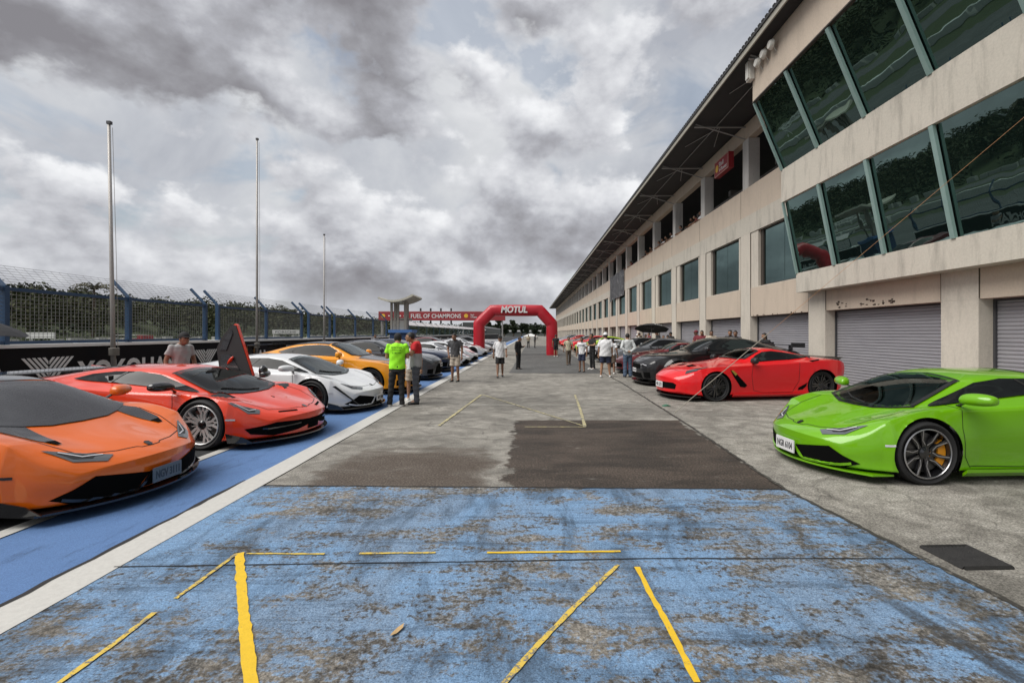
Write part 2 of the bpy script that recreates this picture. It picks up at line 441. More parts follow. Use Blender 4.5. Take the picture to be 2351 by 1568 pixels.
# blue painted, heavily worn slab across the lane
m, nt, b = newmat('worn_blue_slab')
v = mapping(nt); vs = mapping(nt, scale=(.62, 1.25, 1), rot=(0, 0, .12))
big = noise(nt, vs, .75, 4, .6, .5); mid = noise(nt, vs, 3.6, 9, .74, .2); fin = noise(nt, v, 26, 8, .74); grit = noise(nt, v, 130, 5, .75)
k = math_n(nt, 'ADD', math_n(nt, 'MULTIPLY', big, .28), math_n(nt, 'MULTIPLY', mid, .40))
k = math_n(nt, 'ADD', k, math_n(nt, 'MULTIPLY', fin, .32))
pm_ = ramp(nt, k, [(.468, 0.0), (.490, .6), (.512, 1.0)])
conc = ramp(nt, fin, [(.34, (.035, .033, .03)), (.45, (.105, .10, .092)), (.55, (.24, .225, .20)), (.68, (.44, .41, .35))])
brown = noise(nt, vadd2 := mapping(nt, scale=(1, 1, 1), loc=(4, 9, 0)), 1.1, 6, .65, .4)
conc = mix(nt, ramp(nt, brown, [(.53, 0.0), (.60, .75)]), conc, ramp(nt, fin, [(.36, (.032, .028, .024)), (.5, (.105, .092, .077)), (.66, (.27, .24, .20))]))
sand = noise(nt, mapping(nt, loc=(14, 2, 0)), .8, 6, .65, .4)
conc = mix(nt, ramp(nt, sand, [(.52, 0.0), (.60, .7)]), conc, ramp(nt, fin, [(.3, (.10, .09, .075)), (.55, (.30, .27, .225)), (.75, (.5, .45, .37))]))
blue = ramp(nt, grit, [(.36, (.07, .11, .17)), (.44, (.15, .265, .43)), (.56, (.21, .365, .58)), (.68, (.38, .52, .70))])
huge = noise(nt, mapping(nt, scale=(1.1, .8, 1), loc=(3, 5, 0)), .9, 5, .6, .6)
blue = mix(nt, ramp(nt, huge, [(.42, .60), (.54, 0.0)]), blue, mix(nt, .5, blue, ramp(nt, grit, [(.38, (.07, .075, .08)), (.5, (.19, .20, .21)), (.64, (.40, .40, .39))])))
col = mix(nt, pm_, conc, blue)
dirt = ramp(nt, noise(nt, mapping(nt, scale=(1.6, .5, 1), rot=(0, 0, -.5)), 1.7, 8, .7, .5), [(.38, .50), (.52, 1.0)])
col = mix(nt, 1.0, col, dirt, 'MULTIPLY')
g2 = noise(nt, v, 75, 5, .8)
gg = mix(nt, pm_, ramp(nt, g2, [(.37, .35), (.46, .85), (.54, 1.15), (.66, 1.8)]), ramp(nt, g2, [(.37, .62), (.46, .92), (.54, 1.05), (.66, 1.25)]))
col = mix(nt, .95, col, gg, 'MULTIPLY')
col = mix(nt, 1.0, col, (.94, .94, .94), 'MULTIPLY')
st2 = noise(nt, mapping(nt, scale=(.25, 2.6, 1), rot=(0, 0, .08)), 3.0, 9, .75, .3)
col = mix(nt, 1.0, col, ramp(nt, st2, [(.40, .62), (.48, 1.0)]), 'MULTIPLY')
tcx = nd(nt, 'ShaderNodeTexCoord'); sx = nd(nt, 'ShaderNodeSeparateXYZ'); lk(nt, tcx.outputs['Object'], sx.inputs[0])
for (x0_, y0_, dx_, dy_, hw_, l0, l1, st_) in ((2.06, 3.25, .201, -.98, .060, .02, 3.0, .82), (2.20, 3.12, .26, -.966, .022, .05, 2.2, .55), (-.35, 3.0, .35, -.94, .10, .1, 1.4, .28), (-1.95, 3.0, -.5, -.87, .07, .1, 1.6, .30), (.9, 3.9, .86, .5, .05, .0, 1.2, .25)):
    X_ = math_n(nt, 'SUBTRACT', sx.outputs[0], x0_); Y_ = math_n(nt, 'SUBTRACT', sx.outputs[1], y0_)
    al = math_n(nt, 'ADD', math_n(nt, 'MULTIPLY', X_, dx_), math_n(nt, 'MULTIPLY', Y_, dy_))
    ac = math_n(nt, 'ABSOLUTE', math_n(nt, 'ADD', math_n(nt, 'MULTIPLY', X_, -dy_), math_n(nt, 'MULTIPLY', Y_, dx_)))
    ac = math_n(nt, 'ADD', ac, math_n(nt, 'MULTIPLY', math_n(nt, 'SUBTRACT', noise(nt, v, 7, 5, .6), .5), hw_*1.3))
    m_a = math_n(nt, 'DIVIDE', math_n(nt, 'SUBTRACT', hw_*1.25, ac), hw_*.6, True)
    m_l = math_n(nt, 'MULTIPLY', math_n(nt, 'DIVIDE', math_n(nt, 'SUBTRACT', al, l0), .5, True), math_n(nt, 'DIVIDE', math_n(nt, 'SUBTRACT', l1, al), .6, True))
    sk = math_n(nt, 'MULTIPLY', math_n(nt, 'MULTIPLY', m_a, m_l), ramp(nt, noise(nt, v, 60, 5, .7), [(.38, .55), (.52, 1.0)]))
    col = mix(nt, math_n(nt, 'MULTIPLY', sk, st_), col, (.035, .036, .038))
lk(nt, col, b.inputs['Base Color']); b.inputs['Roughness'].default_value = .75; b.inputs['Specular IOR Level'].default_value = .4
bn = nd(nt, 'ShaderNodeBump'); bn.inputs['Strength'].default_value = .6; bn.inputs['Distance'].default_value = .012
lk(nt, math_n(nt, 'ADD', grit, fin), bn.inputs['Height']); lk(nt, bn.outputs[0], b.inputs['Normal'])
m_worn = m
sheet('blue_slab', [(-2.81, -30), (2.93, -30), (2.93, 2.2), (2.85, 2.77), (2.60, 4.9), (-2.81, 5.03)], 0.004, m_worn)
# grout lines and dark patches
m_crack = pm('crack', (.012, .011, .010), .9)
def strip(name, pts, wd, z, m, amp=.006, seed=1, step=.12, label=None):
    r = random.Random(seed); P_ = []
    for p, q in zip(pts[:-1], pts[1:]):
        n = max(1, int(math.dist(p, q)/step))
        for k in range(n): P_.append((p[0]+(q[0]-p[0])*k/n, p[1]+(q[1]-p[1])*k/n))
    P_.append(pts[-1]); bm = BM(); prev = None
    for i, p in enumerate(P_):
        a = P_[max(0, i-1)]; c = P_[min(len(P_)-1, i+1)]
        d = Vector((c[0]-a[0], c[1]-a[1])).normalized(); nrm = Vector((-d.y, d.x))
        o = r.uniform(-amp, amp); ww = wd * r.uniform(.75, 1.15) if amp else wd
        A = bm.verts.new((p[0]+nrm.x*(o+ww/2), p[1]+nrm.y*(o+ww/2), z)); B = bm.verts.new((p[0]+nrm.x*(o-ww/2), p[1]+nrm.y*(o-ww/2), z))
        if prev: bm.faces.new((prev[1], B, A, prev[0]))
        prev = (A, B)
    bmesh.ops.recalc_face_normals(bm, faces=bm.faces)
    if list(bm.faces)[0].normal.z < 0: bmesh.ops.reverse_faces(bm, faces=bm.faces)
    return tag(obj(name, bm, m), label, kind='structure')
strip('lane_joint', [gp(262, 1303), gp(1100, 1291), gp(1500, 1284), gp(2112, 1284)], .012, .009, m_crack, .003, 3)
m_jnt = worn('joint_dirt', (.035, .031, .026), (.17, .16, .14), .40, .47, 16, .95)
strip('apron_joint', [(x, y) for x, y in XJ[1:6]], .045, .0088, m_jnt, .012, 8, .06)
strip('apron_joint', [(2.92, 15), (3.0, 60)], .05, .0088, m_jnt, .02, 9, .5)
strip('lane_joint', [(-2.8, 5.02), (2.6, 4.9)], .02, .0095, m_crack, .006, 11)
strip('lane_joint', [gp(1070, 930), gp(1480, 930)], .05, .009, pm('pale_grout', (.42, .41, .37), .8), .01, 12)
sheet('asphalt_patch', wob([(-.85, 19.2), (2.95, 18.9), (2.98, 60), (-.6, 60)], .03, .5, 7), .006, concrete('old_asphalt', (.05, .05, .05), (.095, .094, .09), (.15, .148, .14), (.4, 1, 1), .75)[0])
# painted guide marks
m_yel = worn('worn_yellow_paint', (.70, .45, .018), (.13, .115, .09), .36, .44, 18, .97)
m_yel2 = worn('faded_yellow_paint', (.62, .44, .07), (.15, .15, .14), .46, .50, 24, .97)
m_pale = worn('pale_yellow_paint', (.50, .44, .22), (.17, .16, .14), .46, .53, 9, .95)
def mark(pts, wd, m=m_yel2, seed=1, amp=.0018): strip('painted_mark', [gp(*p) for p in pts], wd, .0105 + seed * 1e-5, m, amp, seed, .05)
mark([(549, 1272), (553, 1330), (560, 1420), (577, 1580)], .062, m_yel, 1, .001)
mark([(541, 1275), (470, 1328), (403, 1377)], .03, m_yel2, 2); mark([(355, 1409), (270, 1475), (140, 1568), (60, 1625)], .032, m_yel2, 3)
mark([(565, 1273), (745, 1274)], .022, m_yel2, 4); mark([(825, 1273), (1000, 1271)], .024, m_yel2, 5); mark([(1118, 1271), (1425, 1268)], .026, m_yel, 6)
mark([(1419, 1299), (1330, 1385), (1240, 1478), (1160, 1568), (1120, 1610)], .033, m_yel2, 7)
mark([(1463, 1304), (1490, 1360), (1530, 1430), (1600, 1570)], .036, m_yel, 8)
mark([(1105, 907), (1060, 940), (1008, 978)], .055, m_pale, 9); mark([(1108, 907), (1200, 935), (1345, 980)], .035, m_pale, 10)
mark([(1320, 907), (1332, 940), (1343, 980)], .055, m_pale, 11); mark([(1205, 981), (1345, 981)], .04, m_pale, 12)
# drain cover
g = [gp(2115, 1258), gp(2218, 1256), gp(2325, 1306), gp(2213, 1308)]
bm = BM(); prism(bm, [(x, y, .005) for x, y in g], (0, 0, .004))
ga, gb, gc, gd = [Vector((x, y, .008)) for x, y in g]
for i in range(11):
    t = .06 + .88*i/10; p_, q_ = ga.lerp(gb, t), gd.lerp(gc, t); tube(bm, p_.lerp(q_, .05), p_.lerp(q_, .95), .011, n=4)
for p_, q_ in ((ga, gb), (gb, gc), (gc, gd), (gd, ga)): tube(bm, p_, q_, .016, n=4)
tag(obj('drain_cover', bm, pm('cast_iron', (.022, .021, .020), .6, .6, 9, .6, .4)), 'dark rectangular iron drain cover set in the apron below the green car', 'drain cover')
# leaf on the ground
bm = BM(); lx, ly = gp(911, 1453)
L_ = [(-.055, 0, .012), (-.02, .016, .004), (.03, .018, .006), (.06, 0, .016), (.03, -.016, .012), (-.02, -.016, .010)]
vs = [bm.verts.new(p) for p in L_]; c = bm.verts.new((0, 0, .006))
for i in range(6): bm.faces.new((vs[i], vs[(i+1) % 6], c))
o = obj('fallen_leaf', bm, pm('dry_leaf', (.42, .28, .13), .7, .3, 40), loc=(lx, ly, .006)); o.rotation_euler = (0, 0, 1.15)
tag(o, 'dry tan leaf lying on the worn blue concrete', 'leaf')

# ================================================================== PIT WALL WITH BANNER LETTERING
XW = -10.2
wall = empty('pit_wall', (XW, 0, 0)); tag(wall, 'low black pit wall with white lettering along the parking bays', 'wall')
bm = BM(); box(bm, -.28, 0, -12, 34.5, 0, 1.30); box(bm, -.28, 0, 40.5, 150, 0, 1.30)
obj('barrier', bm, pm('wall_black', (.006, .006, .008), .6, .3, 3, .1, spec=.15), wall)
bm = BM(); box(bm, -.30, .03, -12, 34.5, 1.303, 1.37); box(bm, -.30, .03, 40.5, 150, 1.303, 1.37)
obj('coping', bm, pm('coping_white', (.80, .80, .79), .6, .12, 2, .2), wall)
m_let = pm('letter_white', (.74, .74, .73), .55, .1, 4)
def onwall(y, z, x=.006): return Matrix(((0, 0, 1, x), (1, 0, 0, y), (0, 1, 0, z), (0, 0, 0, 1)))
for k in range(-2, 14):
    y0 = 9.59 + 4.9 * k
    if y0 > 28 and y0 < 41: continue
    bm = BM()
    for i in range(5):
        a = i * .105; w_ = .062; cx = .555; top = 1.09
        for sgn in (-1, 1):
            x_top = cx + sgn * (cx - a); xa = cx + sgn * .012
            dep = (cx - a) * 1.12; dep2 = (cx - a - w_) * 1.12
            p = [(x_top, top), (xa, top - dep), (xa, top - dep2), (x_top - sgn * w_, top)]
            if sgn > 0: p = p[::-1]
            prism(bm, [(0, y0 + q[0], q[1]) for q in p], (.005, 0, 0))
    obj('emblem', bm, m_let, wall)
    put_text('lettering', 'YOKOHAMA', .7, m_let, wall, onwall(y0 + 1.19, .42), width=3.5, height=.55, extrude=.002, offset=.022)
# joints of the wall panels
bm = BM()
for k in range(-4, 30):
    y = 9.1 + 4.9 * k
    if 34 < y < 41: continue
    box(bm, -.002, .004, y, y + .02, .02, 1.295)
obj('panel_joint', bm, pm('joint_grey', (.06, .06, .065), .6), wall)

# ================================================================== DEBRIS FENCE
m_fb = pm('fence_blue', (.018, .055, .12), .45, .25, 6, .1)
m_wire = pm('wire', (.22, .225, .22), .5, .2, 5, metal=.2)
fence = empty('debris_fence', (XW, 0, 0)); tag(fence, 'tall blue steel debris fence with wire mesh on the pit wall', 'fence')
PY = [0.2, 3.25, 6.3, 9.43, 12.33, 15.23, 15.85, 18.76, 21.66, 22.35, 24.7, 25.3, 28.3, 31.5, 34.4]
gaps = {15.23, 21.66, 24.7}
def post(y, h=2.54, r=.055, mt=m_fb, arm=True, ax=-.45, az=.46):
    bm = BM(); box(bm, -.15 - r, -.15 + r, y - r*.8, y + r*.8, 1.2, h)
    o = obj('post', bm, mt, fence)
    if arm:
        bm = BM(); p0 = Vector((-.15, y, h - .02)); p1 = Vector((-.15 + ax, y, h + az))
        tube(bm, p0, p1, r*.85, n=4); obj('arm', bm, mt, fence)
    return o
for y in PY: post(y)
def wires(bm, y0, y1, z0, z1, x, nx, nz, t=.0035):
    for i in range(1, nx):
        y = y0 + (y1-y0)*i/nx; box(bm, x-t, x+t, y-t, y+t, z0, z1)
    for i in range(nz+1):
        z = z0 + (z1-z0)*i/nz; box(bm, x-t, x+t, y0, y1, z-t*1.5, z+t*1.5)
for y0, y1 in zip(PY[:-1], PY[1:]):
    if y0 in gaps: continue
    bm = BM(); box(bm, -.19, -.11, y0+.05, y1-.05, 2.44, 2.51); box(bm, -.19, -.11, y0+.05, y1-.05, 1.38, 1.44)
    obj('rail', bm, m_fb, fence)
    bm = BM(); near = y0 < 20
    wires(bm, y0+.04, y1-.04, 1.44, 2.44, -.15, 32 if near else 20, 13 if near else 10, .0030 if near else .0034)
    for i in range(1, 9):                                            # strands of the leaning top
        t = i/8; x = -.15 - .45*t; z = 2.52 + .46*t
        box(bm, x-.003, x+.003, y0, y1, z-.003, z+.003)
    for i in range(0, 15):
        y = y0 + (y1-y0)*i/15
        tube(bm, (-.15, y, 2.52), (-.60, y, 2.98), .0028, n=3, cap=False)
    obj('wire_mesh', bm, m_wire, fence)
# beyond the tower the fence carries pale leaning panels
m_pan = pm('pale_panel', (.72, .68, .68), .5, .1, 3)
m_fdk = pm('fence_dark', (.022, .05, .06), .5, .3, 6)
py2 = [41 + 3.4*k for k in range(22)]
for y in py2: post(y, 2.22, .045, m_fdk, True, -.55, .45)
for y0, y1 in zip(py2[:-1], py2[1:]):
    bm = BM(); box(bm, -.18, -.12, y0+.05, y1-.05, 2.13, 2.18); box(bm, -.18, -.12, y0+.05, y1-.05, 1.38, 1.43)
    for i in range(1, 6): box(bm, -.155, -.145, y0 + 3.4*i/6 - .006, y0 + 3.4*i/6 + .006, 1.43, 2.13)
    for i in range(1, 4): box(bm, -.155, -.145, y0, y1, 1.43 + .18*i - .006, 1.43 + .18*i + .006)
    obj('wire_mesh', bm, m_fdk, fence)
    bm = BM(); prism(bm, [(-.2, y0+.25, 2.25), (-.2, y1-.12, 2.25), (-.62, y1-.12, 2.60), (-.62, y0+.25, 2.60)], (.02, 0, .02))
    obj('leaning_panel', bm, m_pan, fence)

# ================================================================== FLAG POLES
m_pole = pm('galvanised', (.36, .34, .32), .5, .2, 3, .1, .3)
def flagpole(X, Y, z1, r, label, lean=(0, 0)):
    root = empty('flagpole', (X, Y, 0)); tag(root, label, 'flagpole', 'bare flagpoles behind the parked cars')
    bm = BM(); path_tube(bm, [(0, 0, 0), (lean[0]*.4, 0, z1*.4), (lean[0], 0, z1)], [r*.85, r*.7, r*.5], 10); obj('pole', bm, m_pole, root, 'all')
    bm = BM(); box(bm, lean[0]-r*.55, lean[0]+r*.9, -r*.6, r*.6, z1-.02, z1+.05); obj('finial', bm, pm('pole_cap', (.05, .05, .055), .5), root)
    bm = BM(); path_tube(bm, [(r*1.5, 0, 1.1), (lean[0]*.5 + r*1.9, 0, z1*.5), (lean[0]+r*1.4, 0, z1-.1)], .006, 4); obj('halyard', bm, pm('rope_grey', (.3, .28, .25), .9), root)
    bm = BM()
    for t in range(9): lathe(bm, [(r*1.25+.01, -.01+t*.02), (r*1.6+.01, t*.02), (r*1.25+.01, .01+t*.02)], (0, 0, 1.08), 'z', 10)
    obj('rope_coil', bm, pm('rope_grey', (.3, .28, .25), .9), root)
def polepos(x, X): Y = F * X / (x - VX); return Y
Y = polepos(262, -9.9); flagpole(-9.9, Y, at(250, 284, Y).z, .062, 'nearest and thickest bare flagpole standing left of the man in grey', (at(250, 284, Y).x + 9.9, 0))
Y = polepos(590, -9.9); flagpole(-9.9, Y, at(590, 321, Y).z, .055, 'tallest bare flagpole rising behind the upright red car door', (0, 0))
Y = polepos(744, -9.9); flagpole(-9.9, Y, at(743, 540, Y).z, .05, 'thin farthest bare flagpole rising behind the yellow coupe', (0, 0))
# ================================================================== PIT BUILDING
def plaster(name, c, streaks=.35, sc=1.0):
    m, nt, b = newmat(name)
    v = mapping(nt)
    n1 = noise(nt, v, .7*sc, 6, .65, .3); n2 = noise(nt, mapping(nt, scale=(1.2, 1.2, .22)), 2.2, 7, .72)   # vertical rain streaks
    n3 = noise(nt, v, 22, 6, .7)
    col = mix(nt, n1, tuple(x*.86 for x in c), tuple(min(1, x*1.10) for x in c))
    col = mix(nt, 1.0, col, ramp(nt, n2, [(.34, 1 - streaks), (.50, 1.0)]), 'MULTIPLY')
    col = mix(nt, .5, col, ramp(nt, n3, [(.3, .78), (.6, 1.05)]), 'MULTIPLY')
    lk(nt, col, b.inputs['Base Color']); b.inputs['Roughness'].default_value = .88
    bn = nd(nt, 'ShaderNodeBump'); bn.inputs['Strength'].default_value = .25; bn.inputs['Distance'].default_value = .01
    lk(nt, n3, bn.inputs['Height']); lk(nt, bn.outputs[0], b.inputs['Normal'])
    return m
m_peach = plaster('peach_plaster', (.55, .46, .37), .12)
m_beige = plaster('beige_plaster', (.58, .53, .455), .18)
m_grey = plaster('stained_plaster', (.54, .50, .43), .30)
m_pink = plaster('pink_plaster', (.46, .32, .27), .14)
m_rev = plaster('reveal_plaster', (.30, .235, .19), .15)
m_frame = pm('green_frame', (.27, .39, .36), .4, .15, 3, metal=.2)
m_brown = pm('bronze_frame', (.045, .035, .028), .5, .2)
m_glass = None
def tglass(name, tint, f0=.42, rough=.012):
    m, nt, b = newmat(name)
    v = mapping(nt); n = noise(nt, v, .6, 2)
    gl = nd(nt, 'ShaderNodeBsdfGlossy'); gl.inputs['Roughness'].default_value = rough
    lk(nt, mix(nt, n, tuple(x*.85 for x in tint), tint), gl.inputs['Color'])
    b.inputs['Base Color'].default_value = (.006, .012, .011, 1); b.inputs['Roughness'].default_value = .1; b.inputs['Specular IOR Level'].default_value = 0
    lw = nd(nt, 'ShaderNodeFresnel'); lw.inputs['IOR'].default_value = 1.7
    f = math_n(nt, 'ADD', math_n(nt, 'MULTIPLY', lw.outputs[0], .9), f0, True)
    ms = nd(nt, 'ShaderNodeMixShader'); lk(nt, f, ms.inputs[0]); lk(nt, b.outputs[0], ms.inputs[1]); lk(nt, gl.outputs[0], ms.inputs[2])
    bn = nd(nt, 'ShaderNodeBump'); bn.inputs['Strength'].default_value = .07; bn.inputs['Distance'].default_value = .05
    lk(nt, noise(nt, v, .9, 2, .5, .3), bn.inputs['Height']); lk(nt, bn.outputs[0], gl.inputs['Normal'])
    lk(nt, ms.outputs[0], nt.nodes['Material Output'].inputs[0])
    return m
m_glassA = tglass('green_mirror_glass', (.40, .56, .52), .32)
m_glassB = tglass('window_mirror_glass', (.34, .47, .45), .30)
XB = 9.3
bld = empty('pit_building', (0, 0, 0)); tag(bld, 'long three storey beige pit building with garages and a deep roof overhang', 'building')
C = [10.40 + 5.17*k for k in range(-4, 33)]           # column centres
Y0, Y1 = C[0] - .5, C[-1] + .5
# --- ground floor: columns and lintels (the garage openings stay open, shutters stand 0.35 m back)
for c in C:
    bm = BM(); box(bm, XB, XB + .9, c - .455, c + .455, 0, 2.31); obj('column', bm, m_beige, bld)
bl = BM()
box(bl, XB + .03, XB + .9, Y0, Y1, 2.31, 3.50); obj('lintel', bl, m_pink, bld)
for c in C:
    bm = BM(); box(bm, XB + .003, XB + .05, c - .455, c + .455, 2.312, 5.86); obj('pilaster', bm, m_beige, bld)
bm = BM()
for c in C:
    for s in (-.47, .455): box(bm, XB - .0005, XB + .03, c + s, c + s + .015, 2.33, 5.85)
obj('groove', bm, pm('groove_dark', (.09, .075, .06), .9), bld)
# shutters
m, nt, b = newmat('shutter_metal')
v = mapping(nt); n = noise(nt, mapping(nt, scale=(1, .4, 3)), 3, 6, .65)
lk(nt, mix(nt, n, (.24, .235, .26), (.40, .39, .41)), b.inputs['Base Color']); b.inputs['Metallic'].default_value = .25; b.inputs['Roughness'].default_value = .5
m_shut = m
m_red = pm('garage_red', (.12, .012, .015), .7); m_dkopen = pm('dark_interior', (.02, .02, .022), .9)
m_rib = pm('door_frame_dark', (.05, .05, .055), .6)
for i, (c0, c1) in enumerate(zip(C[:-1], C[1:])):
    a, b2 = c0 + .455, c1 - .455
    if a > 140: continue
    opened = i in (12, 13, 15)
    bm = BM()
    prism(bm, [(XB + .30, a, 0), (XB + .30, a + .05, 0), (XB + .30, a + .05, 2.26), (XB + .30, b2 - .05, 2.26), (XB + .30, b2 - .05, 0), (XB + .30, b2, 0), (XB + .30, b2, 2.305), (XB + .30, a, 2.305)], (.04, 0, 0))
    bmesh.ops.recalc_face_normals(bm, faces=bm.faces)
    obj('door_frame', bm, m_rib, bld)
    bm = BM()
    if opened:
        quad(bm, [(XB + .8, a, 0), (XB + .8, b2, 0), (XB + .8, b2, 2.31), (XB + .8, a, 2.31)][::-1])
        obj('garage_opening', bm, m_red if i == 13 else m_dkopen, bld)
    else:
        pitch = .082 if i < 9 else .16; n_ = int(2.31 / pitch); prof = []
        for k in range(n_ + 1):
            z = k * 2.31 / n_
            prof += [(XB + .362, z), (XB + .345, z + pitch*.25), (XB + .345, z + pitch*.7)]
        r = random.Random(i)
        prof = [(x, min(z, 2.31)) for x, z in prof]
        va = [bm.verts.new((x, a + .03, z)) for x, z in prof]; vb = [bm.verts.new((x, b2 - .03, z)) for x, z in prof]
        for k in range(len(prof) - 1): bm.faces.new((va[k], va[k+1], vb[k+1], vb[k]))
        obj('garage_shutter', bm, m_shut, bld)
# chipped plaster marks on the lintel
r = random.Random(4); bm = BM()
for k in range(26):
    y = r.uniform(12.2, 14.7); z = r.uniform(2.34, 2.52); w_ = r.uniform(.03, .11); h_ = r.uniform(.015, .06)
    box(bm, XB + .012, XB + .0175, y, y + w_, z, z + h_)
for k in range(16):
    y = r.uniform(16.3, 20); box(bm, XB + .012, XB + .0175, y, y + r.uniform(.02, .08), 2.32, 2.34 + r.uniform(.0, .03))
obj('plaster_chip', bm, pm('chip_brown', (.05, .032, .024), .9), bld)
# --- first floor wall with windows
z0, zs, zt, zb = 2.31, 3.53, 5.84, 6.62
bm = BM(); bs = BM()
wins = []
for c0, c1 in zip(C[:-1], C[1:]):
    a, b2 = c0 + .72, c1 - 1.10
    wins.append((a, b2))
prev = Y0
for (a, b2) in wins:
    box(bm, XB + .035, XB + .40, prev, a, 3.502, zt - .002); prev = b2
    box(bm, XB + .035, XB + .40, a, b2, 3.502, zs - .0)
box(bm, XB + .035, XB + .40, prev, Y1, 3.502, zt - .002)
obj('first_floor_wall', bm, m_beige, bld)
bm = BM(); 
for c0, c1 in zip(C[:-1], C[1:]): box(bm, XB + .018, XB + .035, c0 + .47, c1 - .47, 2.315, 3.50)
obj('spandrel_panel', bm, m_peach, bld)
bm = BM(); box(bm, XB, XB + .40, Y0, Y1, zt, zb); obj('band', bm, m_grey, bld)
bm = BM(); box(bm, XB + .01, XB + .40, Y0, Y1, zb + .002, 7.83); obj('parapet', bm, m_peach, bld)
bm = BM()
for c in C:
    box(bm, XB + .004, XB + .012, c + .46, c + .475, zb, 7.82)
obj('parapet_joint', bm, MATS['groove_dark'], bld)
for i, (a, b2) in enumerate(wins):
    bm = BM(); t = .05
    box(bm, XB + .14, XB + .30, b2 - .22, b2 - .003, zs + .003, zt - .005)      # dark deep jamb on the far side
    for (ya, yb, za, zb_) in ((a+.003, a + t, zs+.003, zt-.005), (a + t, b2 - .22, zs+.003, zs + t), (a + t, b2 - .22, zt - t, zt-.005)):
        box(bm, XB + .16, XB + .26, ya, yb, za, zb_)
    fr = obj('window', bm, m_brown, bld)
    bm = BM(); box(bm, XB + .19, XB + .21, a + t, (a + b2 - .17)/2 - .012, zs + t, zt - t); box(bm, XB + .19, XB + .21, (a + b2 - .17)/2 + .012, b2 - .22, zs + t, zt - t)
    obj('pane', bm, m_glassB, fr)
# --- terrace floor, rear wall and roof
bm = BM(); box(bm, XB + .41, 22, Y0, Y1, 6.5, 6.75); obj('terrace_slab', bm, m_grey, bld)
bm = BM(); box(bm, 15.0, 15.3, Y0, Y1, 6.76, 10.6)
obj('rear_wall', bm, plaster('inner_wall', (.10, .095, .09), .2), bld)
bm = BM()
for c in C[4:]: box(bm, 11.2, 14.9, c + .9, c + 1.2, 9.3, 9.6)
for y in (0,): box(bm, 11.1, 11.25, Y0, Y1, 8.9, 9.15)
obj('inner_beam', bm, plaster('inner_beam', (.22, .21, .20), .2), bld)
m_pier = plaster('pier_plaster', (.55, .53, .50), .2)
for c in C:
    bm = BM(); box(bm, XB + .02, XB + .50, c - .26, c + .30, 7.832, 9.955); obj('pier', bm, m_pier, bld)
bm = BM(); box(bm, XB + .01, XB + .35, Y0, Y1, 9.96, 10.62); obj('top_beam', bm, m_peach, bld)
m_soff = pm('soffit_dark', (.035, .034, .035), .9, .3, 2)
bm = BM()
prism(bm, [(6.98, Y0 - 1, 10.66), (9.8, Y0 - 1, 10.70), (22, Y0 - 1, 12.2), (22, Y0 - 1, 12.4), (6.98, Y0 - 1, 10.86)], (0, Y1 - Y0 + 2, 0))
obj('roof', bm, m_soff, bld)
bm = BM(); box(bm, 6.93, 6.975, Y0 - 1, Y1 + 1, 10.60, 10.77); obj('fascia_board', bm, pm('fascia_pale', (.34, .32, .27), .7), bld)
bm = BM()
y = Y0 - 1; n_ = 0
while y < Y1 + 1:
    st = .22 if y < 60 else .6
    box(bm, 6.88, 7.5, y, y + st*.55, 10.872, 10.915); y += st
box(bm, 6.89, 6.92, Y0-1, Y1+1, 10.78, 10.87)
obj('roof_sheet_edge', bm, pm('roof_sheet', (.03, .03, .03), .6), bld)
bm = BM(); bt = BM()
m_steel = pm('truss_steel', (.30, .29, .28), .6)
for c in C[4:]:
    if c > 120: break
    tube(bm, (7.1, c, 10.5), (9.32, c, 10.5), .04, n=4); tube(bm, (7.15, c, 10.62), (9.3, c - 0.0, 9.98), .03, n=4)
    tube(bm, (8.2, c, 10.5), (8.9, c + 2.5, 10.62), .016, n=4); tube(bm, (8.2, c, 10.5), (7.5, c + 2.5, 10.62), .016, n=4)
tube(bm, (8.1, Y0, 10.6), (8.1, Y1, 10.6), .02, n=4)
obj('roof_truss', bm, m_steel, bld)
# --- projecting control room with outward leaning glass
YE = 16.0; YN = -8.0
def slab(name, pts, mat_, ya=YN, yb=YE):
    bm = BM(); prism(bm, [(x, ya, z) for x, z in pts], (0, yb - ya, 0)); bmesh.ops.recalc_face_normals(bm, faces=bm.faces)
    return obj(name, bm, mat_, bld)
slab('control_room_lower_band', [(8.87, 2.95), (XB - .005, 2.95), (XB - .005, 3.50), (9.6, 3.50), (9.6, 3.59), (8.87, 3.59)], m_grey)
slab('control_room_middle_band', [(8.37, 5.95), (9.4, 5.95), (9.4, 7.03), (8.37, 7.03)], m_grey)
slab('control_room_top_band', [(7.42, 9.30), (9.28, 9.30), (9.28, 10.64), (7.42, 10.64)], m_peach)
slab('band_trim', [(7.40, 9.26), (7.55, 9.26), (7.55, 9.298), (7.40, 9.298)], m_brown)
slab('control_room_wall', [(9.05, 3.60), (9.27, 3.60), (9.27, 9.28), (8.95, 9.28)], m_dkopen, YN, YE - .06)
